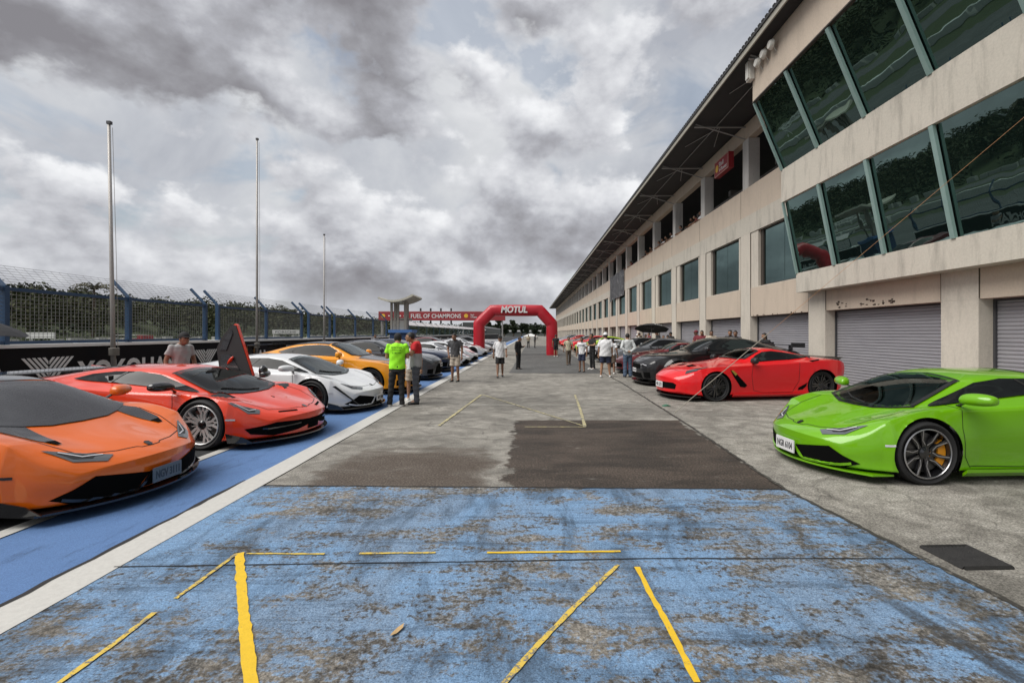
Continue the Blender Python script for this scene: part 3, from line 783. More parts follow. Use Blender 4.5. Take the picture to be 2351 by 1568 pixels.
def leaning(name, xb, zb_, xt, zt_):
    """raked row of panes between green mullions"""
    d = Vector((xt - xb, 0, zt_ - zb_)); nrm = Vector((-d.z, 0, d.x)).normalized()
    ys = [YE - .02 - 1.98*k for k in range(13)]
    for i, y in enumerate(ys):
        bm = BM()
        a = Vector((xb, y, zb_)) ; b_ = Vector((xt, y, zt_)); hw = .055
        prism(bm, [a + Vector((0, -hw, 0)), a + Vector((0, hw*(0.3 if i == 0 else 1), 0)), b_ + Vector((0, hw*(0.3 if i == 0 else 1), 0)), b_ + Vector((0, -hw, 0))], nrm*.07)
        bmesh.ops.recalc_face_normals(bm, faces=bm.faces)
        obj('mullion', bm, m_frame, bld)
    for y, y2 in zip(ys[:-1], ys[1:]):
        bm = BM()
        prism(bm, [(xb + .03, y - .057, zb_), (xt + .03, y - .057, zt_), (xt + .03, y2 + .057, zt_), (xb + .03, y2 + .057, zb_)], -nrm*.02)
        bmesh.ops.recalc_face_normals(bm, faces=bm.faces)
        obj('raked_window', bm, m_glassA, bld)
leaning('lower', 8.91, 3.592, 8.44, 5.948)
leaning('upper', 8.41, 7.032, 7.48, 9.26)
# end gable of the projection, closed
slab('control_room_end', [(8.93, 3.60), (9.27, 3.60), (9.27, 9.28), (7.60, 9.28), (8.42, 7.04), (8.50, 5.94)], m_dkopen, YE - .05, YE - .02)
# floodlights
m_lamp = pm('lamp_face', (.62, .60, .55), .4)
for i, (x, y) in enumerate(((1748, 145), (1762, 125), (1780, 103))):
    Yl = 7.38*F/(x - VX); z = H - (y - VY)*Yl/F
    bm = BM(); lathe(bm, [(0.001, -.10), (.11, -.10), (.155, -.02), (.155, 0), (.001, .01)], (7.28, Yl, z), 'x', 20, closed=False); tube(bm, (7.3, Yl, z-.02), (7.42, Yl, z - .2), .015)
    tag(obj('floodlight', bm, m_lamp, None, True), ['round floodlight lowest of three on the control room wall', 'middle round floodlight of three on the control room wall', 'round floodlight highest of three on the control room wall'][i], 'floodlight', 'floodlights under the eave')
bm = BM(); box(bm, 7.25, 7.40, 15.82, 16.1, 10.0, 10.65); box(bm, 7.2, 7.25, 15.86, 16.06, 10.05, 10.6)
tag(obj('speaker_box', bm, m_lamp), 'pale box lamp fixed at the corner of the control room under the eave', 'lamp')
# hanging red sign
Ys0, Ys1 = 21.3, 23.3
sg = empty('hanging_sign', (9.0, 22.3, 9.4)); tag(sg, 'red box sign hanging under the roof by the terrace', 'sign')
sg.scale = (.85, .82, .85)
bm = BM(); box(bm, -.14, .14, -1, 1, -.42, .42); obj('box', bm, pm('sign_red', (.26, .012, .018), .5), sg)
bm = BM()
for y in (-.97, .93): box(bm, -.16, -.142, y, y+.04, -.42, .42)
for z in (-.42, .38): box(bm, -.16, -.142, -.93, .93, z, z+.04)
for y in (-.7, .7): tube(bm, (0, y, .42), (0, y, .62), .02)
obj('frame', bm, pm('sign_frame', (.45, .25, .2), .5), sg)
bm = BM(); lathe(bm, [(.001, 0), (.2, 0), (.2, .006), (.001, .008)], (-.152, .62, 0), 'x', 20, closed=False); obj('disc', bm, pm('sign_yellow', (.75, .45, .04), .5), sg)
Ms = Matrix(((0, 0, -1, -.148), (-1, 0, 0, .32), (0, 1, 0, -.16), (0, 0, 0, 1)))
put_text('lettering', 'Shell', .3, m_let, sg, Ms @ Matrix.Translation((0, .17, 0)), width=.62, extrude=.004)
put_text('lettering', 'V-Power', .3, m_let, sg, Ms @ Matrix.Translation((0, -.12, 0)), width=1.1, extrude=.004)
# banner hung on the parapet
m, nt, b = newmat('banner_print')
v = mapping(nt, scale=(1, 1, 1)); n = noise(nt, mapping(nt, scale=(1, .5, 1.6)), 1.3, 8, .75, 1.2)
lk(nt, ramp(nt, n, [(.40, (.018, .018, .02)), (.56, (.07, .07, .072)), (.66, (.26, .26, .26))]), b.inputs['Base Color']); b.inputs['Roughness'].default_value = .5
bm = BM()
N = 24
for i in range(N):
    y_a = 47.4 + 8.2*i/N; y_b = 47.4 + 8.2*(i+1)/N
    dx = lambda y: 9.2 - .05*math.sin(y*2.1)
    quad(bm, [(dx(y_a), y_a, 5.35), (dx(y_a), y_a, 7.95), (dx(y_b), y_b, 7.95), (dx(y_b), y_b, 5.35 - (.25 if i > 18 else 0))])
o = obj('banner', bm, m); sm = o.modifiers.new('thick', 'SOLIDIFY'); sm.thickness = .01
tag(o, 'dark printed cloth banner hanging over the parapet of the pit building', 'banner')

# guy rope
bm = BM(); p0 = Vector((*gp(1548, 948), 0)); p1 = at(2351, 270, 7.3); p2 = p0 + (p1 - p0)*1.17
gr = empty('guy_rope', p0); tag(gr, 'thin rope running from the apron up across the red coupe to the building', 'rope')
mid = (p1 - p0)*.33
path_tube(bm, [(0, 0, 0), mid*.5, mid], .008, 6); obj('steel_part', bm, pm('rope_pale', (.32, .29, .24), .8), gr)
bm = BM(); path_tube(bm, [mid, (p1-p0)*.7, p2 - p0], .003, 6); obj('orange_part', bm, pm('rope_orange', (.45, .22, .10), .8), gr)
# litter by the joint
bm = BM(); x, y = gp(1530, 933)
vs = [bm.verts.new((a*.09, b_*.05, c_)) for a, b_, c_ in ((-1, -1, 0), (0, -1.2, .015), (1, -.6, .005), (1.1, .6, .01), (.1, 1, .04), (-1, .7, .012))]; c = bm.verts.new((0, 0, .045))
for i in range(6): bm.faces.new((vs[i], vs[(i+1) % 6], c))
tag(obj('litter', bm, pm('litter_green', (.03, .12, .07), .5), loc=(x, y, .006)), 'small crumpled green litter on the concrete before the red coupe', 'litter')

# ================================================================== INFLATABLE ARCH
YA = 35.0
arch = empty('inflatable_arch', (0, YA, 0)); tag(arch, 'red inflatable arch with white lettering spanning the pit lane', 'arch')
m_arch = pm('arch_red', (.42, .006, .018), .38, .12, 2, .1, coat=.2)
def ax(x, y): p = at(x, y, YA); return Vector((p.x, 0, p.z))
cl = [Vector((ax(1100, 800).x, 0, 0)), ax(1100, 744), ax(1131, 713), ax(1239, 713), ax(1267, 744), Vector((ax(1267, 800).x, 0, 0))]
bm = BM()
pts = []; rad = []
for i in range(len(cl)-1):
    n_ = 10
    for k in range(n_):
        pts.append(cl[i].lerp(cl[i+1], k/n_))
pts.append(cl[-1])
r_ = random.Random(2)
rings = []; n_ = 20
for i, p in enumerate(pts):
    d0 = (pts[i] - pts[max(0, i-1)]); d1 = (pts[min(len(pts)-1, i+1)] - pts[i])
    d0 = d0.normalized() if d0.length else d1.normalized(); d1 = d1.normalized() if d1.length else d0
    d = (d0 + d1).normalized(); nrm = Vector((-d.z, 0, d.x)); k = 1/max(.6, d.dot(d0))
    R_ = .415 * (1 - .035*(i % 10 == 0) + .008*r_.uniform(-1, 1))
    ring = []
    for j in range(n_):
        t = 2*PI*j/n_; cs, sn = math.cos(t), math.sin(t)
        sq = (abs(cs)**4 + abs(sn)**4)**-.25; sq = 1 + (sq - 1)*.55          # pillow-square section
        ring.append(bm.verts.new(p + nrm*cs*R_*sq*k + Vector((0, sn*R_*sq, 0))))
    rings.append(ring)
for A, B in zip(rings[:-1], rings[1:]):
    for j in range(n_): bm.faces.new((A[j], A[(j+1) % n_], B[(j+1) % n_], B[j]))
bm.faces.new(rings[0][::-1]); bm.faces.new(rings[-1])
bmesh.ops.recalc_face_normals(bm, faces=bm.faces)
obj('tube', bm, m_arch, arch, 30)
Mt = Matrix(((1, 0, 0, ax(1151, 713).x), (0, 0, -1, -.475), (0, 1, 0, ax(1151, 719).z), (0, 0, 0, 1)))
put_text('lettering', 'MOTUL', .6, m_let, arch, Mt, width=(1211-1151)*YA/F, height=15.5*YA/F, extrude=.03, offset=.022, shear=.16)

# ================================================================== GANTRY OVER THE TRACK
YG = 100.0
gan = empty('track_gantry', (0, YG, 0)); tag(gan, 'long red gantry with white lettering over the race track', 'gantry')
a = at(871, 716, YG); b_ = at(1160, 736, YG)
bm = BM(); box(bm, a.x, b_.x, -.6, .6, b_.z, a.z); obj('beam', bm, pm('gantry_red', (.30, .03, .035), .6, .1), gan)
bm = BM(); box(bm, a.x, b_.x, -.62, .62, a.z + .003, a.z + .09); obj('top_edge', bm, pm('gantry_edge', (.6, .35, .34), .6), gan)
bm = BM()
for x in (a.x + .6, b_.x - .6):
    for y in (-.4, .4): box(bm, x - .12, x + .12, y - .12, y + .12, 0, b_.z)
obj('support', bm, m_steel, gan)
def gtext(s, x0, x1, y0, y1, **kw):
    p = at(x0, y1, YG); q = at(x1, y0, YG)
    M = Matrix(((1, 0, 0, p.x), (0, 0, -1, -.62), (0, 1, 0, p.z), (0, 0, 0, 1)))
    put_text('lettering', s, 1, m_let, gan, M, width=q.x - p.x, height=q.z - p.z, extrude=.01, **kw)
gtext('FUEL OF CHAMPIONS', 945, 1059.5, 721, 730.5, offset=.012)
gtext('Shell', 1081, 1089, 721.5, 725, offset=.01); gtext('V-Power', 1081, 1096, 726, 730.5, offset=.01)
for x, r1 in ((1071, .42), (882, .42)):
    p = at(x, 725.5, YG); bm = BM(); lathe(bm, [(.001, 0), (r1, 0), (r1, -.02), (.001, -.03)], (p.x, -.61, p.z), 'y', 18, closed=False)
    bmesh.ops.recalc_face_normals(bm, faces=bm.faces); obj('disc', bm, MATS['sign_yellow'], gan)
for x in (921, 930, 895):
    p = at(x, 725.5, YG); bm = BM(); lathe(bm, [(.001, 0), (.16, 0), (.16, -.02), (.001, -.03)], (p.x, -.61, p.z), 'y', 10, closed=False); obj('dot', bm, m_let, gan)
for x in (966, 989, 1012.5, 1036):
    bm = BM()
    for ya, yb in ((708, 715.3), (736.5, 743)):
        p = at(x-1.6, yb, YG); q = at(x+1.6, ya, YG); box(bm, p.x, q.x, -.3, .1, p.z, q.z)
    obj('signal_lamp', bm, m_dkopen, gan)

# ================================================================== MARSHAL TOWER
XT, YT = -10.9, 37.2
tw = empty('marshal_tower', (0, 0, 0)); tag(tw, 'marshal tower with curved white roof and blue base behind the fence', 'tower')
m_tc = plaster('tower_concrete', (.30, .28, .245), .3)
def tx(x, Y=YT): return (x - VX)*Y/F
def tz(y, Y=YT): return H - (y - VY)*Y/F
bm = BM()
x0, x1 = tx(896), tx(936)
for X in (x0, tx(904), tx(911)): box(bm, X, X + .16, YT, YT + .16, 0, tz(692))
box(bm, tx(928), tx(934), YT - .1, YT + .30, 0, tz(692)); box(bm, tx(935, YT+1.2), tx(938, YT+1.2), YT + 1.2, YT + 1.32, 0, tz(694))
box(bm, x0, x0 + .15, YT + 1.5, YT + 1.65, 0, tz(692))
obj('column', bm, m_tc, tw)
bm = BM(); box(bm, x0, x1, YT + .05, YT + 1.5, tz(734), tz(730)); obj('floor', bm, m_tc, tw)
bm = BM(); box(bm, x0 + .17, tx(928), YT + .04, YT + .10, tz(757), tz(735.5)); obj('panel', bm, pm('tower_panel', (.33, .32, .29), .6, .2), tw)
bm = BM(); box(bm, tx(894), tx(948), YT - .35, YT + 1.4, tz(764), tz(757)); obj('blue_beam', bm, pm('tower_blue', (.07, .17, .42), .55, .15), tw)
bm = BM(); box(bm, tx(896), tx(946), YT - .2, YT + 1.3, 0, tz(764.3)); obj('base', bm, pm('tower_blue_dark', (.02, .05, .13), .55, .15), tw)
bm = BM()                                              # sagging roof sheet
nx, ny = 16, 6; X0, X1 = tx(877), tx(953); Yr0, Yr1 = YT - .9, YT + 2.2
def rz(u, v): return tz(693.5) + (1.0*(u - .42)**2)*1.35*(1 if u > .42 else 1.0) + .10 - v*.05
top = [[bm.verts.new((X0 + (X1-X0)*i/nx, Yr0 + (Yr1-Yr0)*j/ny, rz(i/nx, j/ny))) for j in range(ny+1)] for i in range(nx+1)]
for i in range(nx):
    for j in range(ny): bm.faces.new((top[i][j], top[i+1][j], top[i+1][j+1], top[i][j+1]))
me = baked(bm, [('SOLIDIFY', dict(thickness=.15, offset=-1))])
obj('roof', me, pm('tower_roof', (.50, .48, .40), .7, .15, 2), tw, 30)

# ================================================================== THINGS BEYOND THE FENCE
m_wh = pm('white_board', (.62, .62, .61), .6, .15, 1)
def farbar(name, label, cat, x0, x1, y0, y1, z0, z1, m_, group=None):
    bm = BM(); box(bm, x0, x1, y0, y1, z0, z1); return tag(obj(name, bm, m_), label, cat, group)
bm = BM()
for k in range(60):
    y = 12 + 5.2*k; box(bm, -36.6, -36, y, y + 4.9, 0, .85)
tag(obj('track_barrier', bm, m_wh), 'low white barrier of blocks along the far edge of the track', 'barrier')
bm = BM()
r = random.Random(9)
for k in range(150):
    y = 10 + 2.1*k
    if r.random() < .35: continue
    box(bm, -62.6, -62, y, y + r.uniform(1.2, 2.0), 0, r.uniform(.8, 1.1))
tag(obj('tyre_wall', bm, pm('tyre_wall_pale', (.42, .42, .40), .7, .35, .3)), 'broken pale tyre wall below the wooded slope', 'barrier')
def board(x0, x1, y0, y1, Y, label, txt=None, col=m_wh, legs=True, tcol=None):
    root = empty('trackside_board', (0, Y, 0)); tag(root, label, 'sign board')
    p = at(x0, y1, Y); q = at(x1, y0, Y)
    bm = BM(); box(bm, p.x, q.x, 0, .15, p.z, q.z); obj('panel', bm, col, root)
    bm = BM()
    for x in (p.x + .1, q.x - .25): box(bm, x, x + .15, .16, .3, 0, q.z)
    obj('leg', bm, m_wh, root)
    if txt:
        M = Matrix(((1, 0, 0, p.x + (q.x-p.x)*.12), (0, 0, -1, -.01), (0, 1, 0, p.z + (q.z-p.z)*.25), (0, 0, 0, 1)))
        put_text('lettering', txt, 1, tcol or pm('text_dark', (.04, .04, .045), .6), root, M, width=(q.x-p.x)*.76, height=(q.z-p.z)*.5, extrude=.01)
board(1020*VX/VX - 395, 687, 757.5, 766.5, 95, 'white trackside board with dark lettering on tall legs', 'PORSCHE')
board(60, 123, 763, 777, 40, 'long pale trackside board at far left seen through the mesh', None)
board(1062, 1108, 740, 752, 190, 'dark hoarding standing beyond the end of the fence', None, pm('hoarding', (.06, .065, .065), .7))
bm = BM(); p = at(1113, 797, 60)
farbar('concrete_block', 'white concrete block with dark lettering beyond the arch leg', 'barrier', at(1108, 790, 48).x, at(1146, 790, 48).x, 48, 48.6, 0, .98, m_wh)
M = Matrix(((1, 0, 0, at(1122, 790, 48).x), (0, 0, -1, 47.99), (0, 1, 0, .45), (0, 0, 0, 1)))
o = put_text('block_lettering', 'BEI', .3, pm('text_dark', (.04, .04, .045), .6), None, M, width=.55, extrude=.006)
tag(o, 'dark letters painted on the white concrete block', 'lettering')
# red pickup parked beyond the track
tr = empty('red_truck', (at(320, 775, 46).x, 46, 0)); tag(tr, 'small red truck parked beyond the track at left', 'truck'); tr.scale = (.8, .8, .8)
bm = BM(); box(bm, -.9, 1.0, -.9, .9, .5, 1.35); box(bm, .4, 1.0, -.85, .85, 1.352, 1.75); obj('body', bm, pm('truck_red', (.22, .015, .02), .5), tr)
bm = BM(); box(bm, -2.2, -.92, -.8, .8, .5, 1.0); box(bm, -2.3, .3, -1, 1, 1.76, 1.80); obj('bed', bm, m_wh, tr)
bm = BM()
for x in (-1.5, .5): lathe(bm, [(.001, -.1), (.34, -.1), (.34, .1), (.001, .1)], (x, -.85, .34), 'y', 14, closed=False)
obj('wheel', bm, m_dkopen, tr)
# far end of the lane
sh = empty('far_shed', (0, 0, 0)); tag(sh, 'long low shed with a white roof edge at the end of the lane', 'shed')
p = at(1150, 765, 260); q = at(1262, 758, 260)
bm = BM(); box(bm, p.x, q.x, 260, 270, 0, 2.4); obj('wall', bm, pm('shed_wall', (.12, .13, .12), .8), sh)
bm = BM(); box(bm, p.x - .5, q.x + .5, 259.2, 271, 2.41, 3.2); obj('roof', bm, m_wh, sh)
bm = BM(); prism(bm, [(-11.5, 105, 2.9), (-11.5, 180, 3.0), (-11.5, 180, 3.25), (-11.5, 105, 3.35)], (.25, 0, 0)); 
rr = empty('far_fence', (0, 0, 0)); tag(rr, 'long pale topped fence running away beyond the arch', 'fence')
obj('top_rail', bm, m_wh, rr); bm = BM(); box(bm, -11.45, -11.3, 112.5, 180, 1.0, 2.89); obj('screen', bm, pm('screen_grey', (.14, .15, .14), .8, .2), rr)
# white canopy tent far down the lane
tn = empty('canopy_tent', (at(1218, 780, 120).x, 120, 0)); tag(tn, 'white pyramid canopy tent far down the pit lane', 'tent')
bm = BM(); ap = bm.verts.new((0, 0, 1.55)); ring = [bm.verts.new(p_) for p_ in ((-1.9, -1.9, .85), (1.9, -1.9, .85), (1.9, 1.9, .85), (-1.9, 1.9, .85))]
for i in range(4): bm.faces.new((ring[i], ring[(i+1) % 4], ap))
bm.faces.new(ring[::-1]); obj('canopy', bm, m_wh, tn)
bm = BM()
for x in (-1.8, 1.8):
    for y in (-1.8, 1.8): box(bm, x-.05, x+.05, y-.05, y+.05, 0, .86)
obj('leg', bm, m_steel, tn)

# ================================================================== TREES
def leafmat(name, c0, c1, c2):
    m, nt, b = newmat(name)
    v = mapping(nt)
    n1 = noise(nt, v, .35, 4, .6); n2 = noise(nt, v, 3.5, 3, .6)
    k = math_n(nt, 'ADD', math_n(nt, 'MULTIPLY', n1, .5), math_n(nt, 'MULTIPLY', n2, .5))
    lk(nt, ramp(nt, k, [(.36, c0), (.5, c1), (.64, c2)]), b.inputs['Base Color']); b.inputs['Roughness'].default_value = .75
    b.inputs['Specular IOR Level'].default_value = .25
    return m
m_leaf = leafmat('leaves_olive', (.018, .025, .010), (.040, .048, .018), (.082, .082, .034))
m_leaf2 = leafmat('leaves_dark', (.010, .018, .008), (.022, .034, .015), (.045, .058, .026))
m_bark = pm('bark', (.09, .07, .05), .9, .3, 8, .5)
def clump(bm, c, R_, n, size, r, flat=.75):
    for _ in range(n):
        while True:
            p = Vector((r.uniform(-1, 1), r.uniform(-1, 1), r.uniform(-1, 1)))
            if .25 < p.length < 1: break
        p = p.normalized()*(p.length**.5)
        q = Vector((c[0] + p.x*R_, c[1] + p.y*R_, c[2] + p.z*R_*flat))
        a = Vector((r.gauss(0, 1), r.gauss(0, 1), r.gauss(0, .6))).normalized(); b_ = a.cross(Vector((r.gauss(0, 1), r.gauss(0, 1), r.gauss(0, 1)))).normalized()
        s = size*r.uniform(.5, 1.3)
        bm.faces.new([bm.verts.new(q + a*s), bm.verts.new(q + b_*s*.6), bm.verts.new(q - a*s), bm.verts.new(q - b_*s*.6)])
def hill_z(x, y):
    d = max(0, -66 - x)
    return min(10, d*.2) * (1 - .25*min(1, max(0, (y - 120)/250)))
bm = BM(); gx = [-66 - 7*i for i in range(18)] + [-300, -600]; gy = [-60 + 25*j for j in range(24)]
r = random.Random(5); gv = [[bm.verts.new((x, y, hill_z(x, y) + (r.uniform(-.4, .4) if i else -.02))) for y in gy] for i, x in enumerate(gx)]
for i in range(len(gx)-1):
    for j in range(len(gy)-1): bm.faces.new((gv[i][j], gv[i+1][j], gv[i+1][j+1], gv[i][j+1]))
bmesh.ops.recalc_face_normals(bm, faces=bm.faces)
tag(obj('hill', bm, m_grass, None, 'all'), kind='structure')
bm = BM(); r = random.Random(12)
for k in range(430):
    x = -68 - abs(r.gauss(0, 1))*17 - r.random()*12; y = r.uniform(-5, 420)
    if x < -125: continue
    g = hill_z(x, y); R_ = r.uniform(2.6, 5.0); h = r.uniform(2.2, 5.0)
    lim = max(3.2, 9.6 - g + r.uniform(-1.2, 1.8))
    h = min(h, lim - R_*.6)
    far = y > 170
    for q in range(r.randint(3, 5)):
        clump(bm, (x + r.uniform(-.6, .6)*R_, y + r.uniform(-.6, .6)*R_, g + h + r.uniform(-.35, .35)*R_), R_*r.uniform(.45, .75), 26 if far else 100, .60 if far else .33, r)
    tube(bm, (x, y, g - .5), (x, y, g + h), .25, .12, 5, cap=False)
tag(obj('wooded_slope', bm, [m_leaf]), 'dense olive green trees covering the slope beyond the track', 'woodland', kind='stuff')
bm = BM()
for k in range(260):
    y = r.uniform(-10, 430); clump(bm, (-65.5 - r.random()*5, y, r.uniform(.5, 2.2)), r.uniform(1.3, 2.6), 26, .38, r)
tag(obj('undergrowth', bm, [m_leaf2]), 'dark scrub along the foot of the wooded slope', 'scrub', kind='stuff')
# far trees seen through the arch and beside it: each its own tree
def tree(x, y, R_, h, label, seed, group, mt=m_leaf2):
    r = random.Random(seed); root = empty('tree', (x, y, 0)); tag(root, label, 'tree', group)
    bm = BM(); path_tube(bm, [(0, 0, 0), (.1, 0, h*.45), (.25, .1, h*.75)], [.35, .26, .12], 7)
    for q in range(4):
        a = r.uniform(0, 2*PI); tube(bm, (.1, 0, h*(.35 + .1*q)), (math.cos(a)*R_*.6, math.sin(a)*R_*.6, h*(.6 + .08*q)), .13, .05, 5)
    obj('trunk', bm, m_bark, root)
    bm = BM()
    for q in range(20):
        a = r.uniform(0, 2*PI); d = r.random()**.6*R_*.8
        zc = h*.52 + r.uniform(-.36, .38)*h*(1 - .45*d/R_)
        clump(bm, (math.cos(a)*d, math.sin(a)*d, zc), R_*r.uniform(.28, .48), 90, .42, r, .8)
    obj('crown', bm, [mt], root)
Yt = 225
for i, (x, yt, wpx, lab) in enumerate([
    (1108, 728, 20, 'dark tree beside the left arch leg in the far distance'), (1122, 736, 15, 'low dark tree just right of the left arch leg'),
    (1140, 724, 18, 'tallest domed tree of the group seen through the arch'), (1158, 740, 16, 'low spreading tree between the two high crowns through the arch'),
    (1178, 728, 18, 'wide dark tree at the middle of the arch opening'), (1196, 734, 14, 'tree whose crown slopes down right of the middle of the arch'),
    (1208, 737, 12, 'small round tree left of the right arch leg'), (1230, 739, 16, 'low flat tree close to the right arch leg'),
    (1252, 741, 14, 'tree half hidden behind the right arch leg'), (1086, 740, 14, 'low tree behind the hoarding at the fence end')]):
    tree((x - VX)*Yt/F, Yt + 6*(i % 3), wpx*.55*Yt/F, (VY - yt)*Yt/F + H, lab, 40 + i, 'far trees beyond the lane end')
Yt = 262
for i, x in enumerate((1098, 1128, 1150, 1168, 1188, 1218, 1242)):
    tree((x - VX)*(Yt+30)/F, Yt + 30, 4.2, 7.0, 'low background tree closing the skyline beyond the lane end', 70 + i, 'low background trees beyond the lane end')
bm = BM(); r = random.Random(31)
for k in range(150):
    x = r.uniform(-62, 14); clump(bm, (x, 300 + r.uniform(-6, 6), r.uniform(.8, 5.2)), r.uniform(2.2, 4.2), 34, .6, r)
tag(obj('distant_wood', bm, [m_leaf2]), 'continuous band of far woodland behind the end of the lane', 'woodland', kind='stuff')
# palm-like feathery tree on the skyline
pl = empty('palm_tree', (at(212, 660, 78).x, 78, 0)); tag(pl, 'feathery palm crown rising above the wooded slope at left', 'palm tree')
bm = BM(); path_tube(bm, [(0, 0, 0), (.2, 0, 5), (.3, 0, at(0, 662, 78).z)], [.25, .2, .15], 7); obj('trunk', bm, m_bark, pl)
bm = BM(); r = random.Random(3); zt_ = at(0, 664, 78).z
for q in range(20):
    a = r.uniform(0, 2*PI); L_ = r.uniform(2.0, 3.2); up = r.uniform(.3, 1.3); prev = Vector((.3, 0, zt_))
    for s in range(1, 8):
        t = s/7; p = Vector((.3 + math.cos(a)*L_*t, math.sin(a)*L_*t, zt_ + up*math.sin(t*2.4) - .5*t*t))
        d = (p - prev); side = d.cross(Vector((0, 0, 1))).normalized()
        for sg in (-1, 1): bm.faces.new([bm.verts.new(prev), bm.verts.new(p), bm.verts.new(p + side*sg*.45*(1.1 - t) - Vector((0, 0, .25)))])
        prev = p
obj('frond', bm, [leafmat('palm_leaves', (.05, .05, .03), (.09, .085, .05), (.13, .12, .08))], pl)
# ================================================================== CARS
def pchip(xs, ys, x):
    n = len(xs)
    if x <= xs[0]: return ys[0]
    if x >= xs[-1]: return ys[-1]
    h = [xs[i+1]-xs[i] for i in range(n-1)]; d = [(ys[i+1]-ys[i])/h[i] for i in range(n-1)]
    def slope(i):
        if i == 0: return d[0]
        if i == n-1: return d[-1]
        if d[i-1]*d[i] <= 0: return 0.0
        w1 = 2*h[i]+h[i-1]; w2 = h[i]+2*h[i-1]
        return (w1+w2)/(w1/d[i-1]+w2/d[i])
    for i in range(n-1):
        if x <= xs[i+1]:
            t = (x-xs[i])/h[i]; m0, m1 = slope(i), slope(i+1)
            return ((2*t**3-3*t*t+1)*ys[i] + (t**3-2*t*t+t)*h[i]*m0 + (-2*t**3+3*t*t)*ys[i+1] + (t**3-t*t)*h[i]*m1)

#   u     w    zb    ws    zs    wg    zg    wr    zr    zc
WEDGE = dict(L=4.46, W=.96, wheels=(.97, 3.59), R=(.335, .35), nose=.44, tail=.16, cowl=.90,
 st=[(0.00, .70, .14, .66, .38, .48, .415, .25, .425, .43),
     (0.10, .82, .115, .78, .465, .58, .48, .30, .485, .485),
     (0.40, .91, .115, .86, .615, .66, .605, .36, .563, .585),
     (0.72, .955, .115, .88, .725, .69, .70, .43, .652, .675),
     (0.90, .96, .115, .875, .775, .73, .755, .52, .735, .735),
     (1.08, .95, .12, .865, .79, .745, .795, .66, .795, .82),
     (1.40, .92, .12, .855, .79, .73, .835, .61, .935, .965),
     (1.72, .91, .12, .86, .79, .71, .865, .565, 1.06, 1.095),
     (2.08, .91, .12, .875, .805, .70, .89, .545, 1.125, 1.16),
     (2.60, .92, .12, .915, .855, .68, .925, .49, 1.125, 1.165),
     (3.00, .95, .12, .95, .895, .70, .95, .47, 1.075, 1.12),
     (3.40, .965, .12, .96, .915, .72, .95, .45, 1.01, 1.05),
     (3.80, .965, .14, .95, .915, .74, .93, .44, .95, .98),
     (4.20, .95, .20, .90, .90, .72, .905, .44, .915, .925),
     (4.46, .88, .30, .84, .83, .68, .85, .42, .86, .87)])
COUPE = dict(L=4.71, W=.95, wheels=(.98, 3.76), R=(.345, .345), nose=.34, tail=.2, cowl=1.42,
 st=[(0.0, .74, .20, .72, .56, .52, .63, .30, .65, .66),
     (0.1, .85, .15, .82, .64, .60, .72, .34, .735, .74),
     (0.5, .93, .14, .90, .79, .66, .84, .38, .855, .865),
     (.98, .95, .14, .93, .86, .70, .885, .42, .91, .92),
     (1.42, .92, .14, .90, .90, .73, .93, .52, .955, .97),
     (1.65, .90, .14, .895, .91, .74, .955, .60, 1.05, 1.075),
     (2.25, .90, .14, .90, .93, .73, .98, .56, 1.315, 1.35),
     (2.6, .90, .14, .91, .94, .73, .99, .54, 1.34, 1.375),
     (3.1, .925, .14, .93, .96, .73, 1.00, .54, 1.305, 1.34),
     (3.6, .95, .14, .95, .98, .73, 1.01, .52, 1.20, 1.235),
     (4.1, .95, .16, .94, .99, .73, 1.02, .50, 1.08, 1.10),
     (4.5, .92, .2, .90, .97, .70, 1.00, .45, 1.02, 1.03),
     (4.71, .86, .32, .84, .90, .66, .95, .40, .96, .97)])
LONGNOSE = dict(L=4.52, W=.98, wheels=(.99, 3.70), R=(.335, .345), nose=.46, tail=.2, cowl=1.78,
 st=[(0, .68, .19, .64, .48, .48, .53, .25, .545, .55),
     (.1, .82, .14, .78, .57, .54, .61, .28, .625, .63),
     (.5, .93, .13, .88, .715, .62, .74, .34, .76, .77),
     (.99, .965, .13, .91, .81, .68, .815, .38, .83, .845),
     (1.4, .945, .13, .90, .82, .70, .85, .45, .88, .895),
     (1.78, .925, .13, .89, .83, .71, .88, .55, .94, .96),
     (2.38, .91, .13, .89, .85, .69, .91, .52, 1.185, 1.215),
     (2.68, .91, .13, .90, .865, .69, .92, .50, 1.205, 1.24),
     (3.1, .94, .13, .94, .895, .69, .945, .48, 1.15, 1.19),
     (3.5, .975, .13, .965, .93, .69, .97, .46, 1.06, 1.10),
     (3.9, .985, .15, .965, .95, .71, .975, .44, .995, 1.015),
     (4.3, .96, .24, .93, .94, .71, .955, .42, .965, .975),
     (4.52, .90, .36, .87, .87, .67, .90, .40, .92, .93)])
def stretch(sp, sx, sy, sz, **kw):
    d = dict(sp); d['L'] = sp['L']*sx; d['W'] = sp['W']*sy; d['wheels'] = tuple(x*sx for x in sp['wheels']); d['cowl'] = sp['cowl']*sx
    d['st'] = [(s[0]*sx, s[1]*sy, s[2], s[3]*sy, s[4]*sz, s[5]*sy, s[6]*sz, s[7]*sy, s[8]*sz, s[9]*sz) for s in sp['st']]
    d.update(kw); return d
BIGWEDGE = stretch(WEDGE, 1.105, 1.07, .955, R=(.345, .36), nose=.52)
MUSCLE = stretch(COUPE, 1.075, 1.05, 1.075, R=(.37, .37), nose=.26)
PONY = stretch(COUPE, 1.02, 1.0, 1.0, nose=.26)

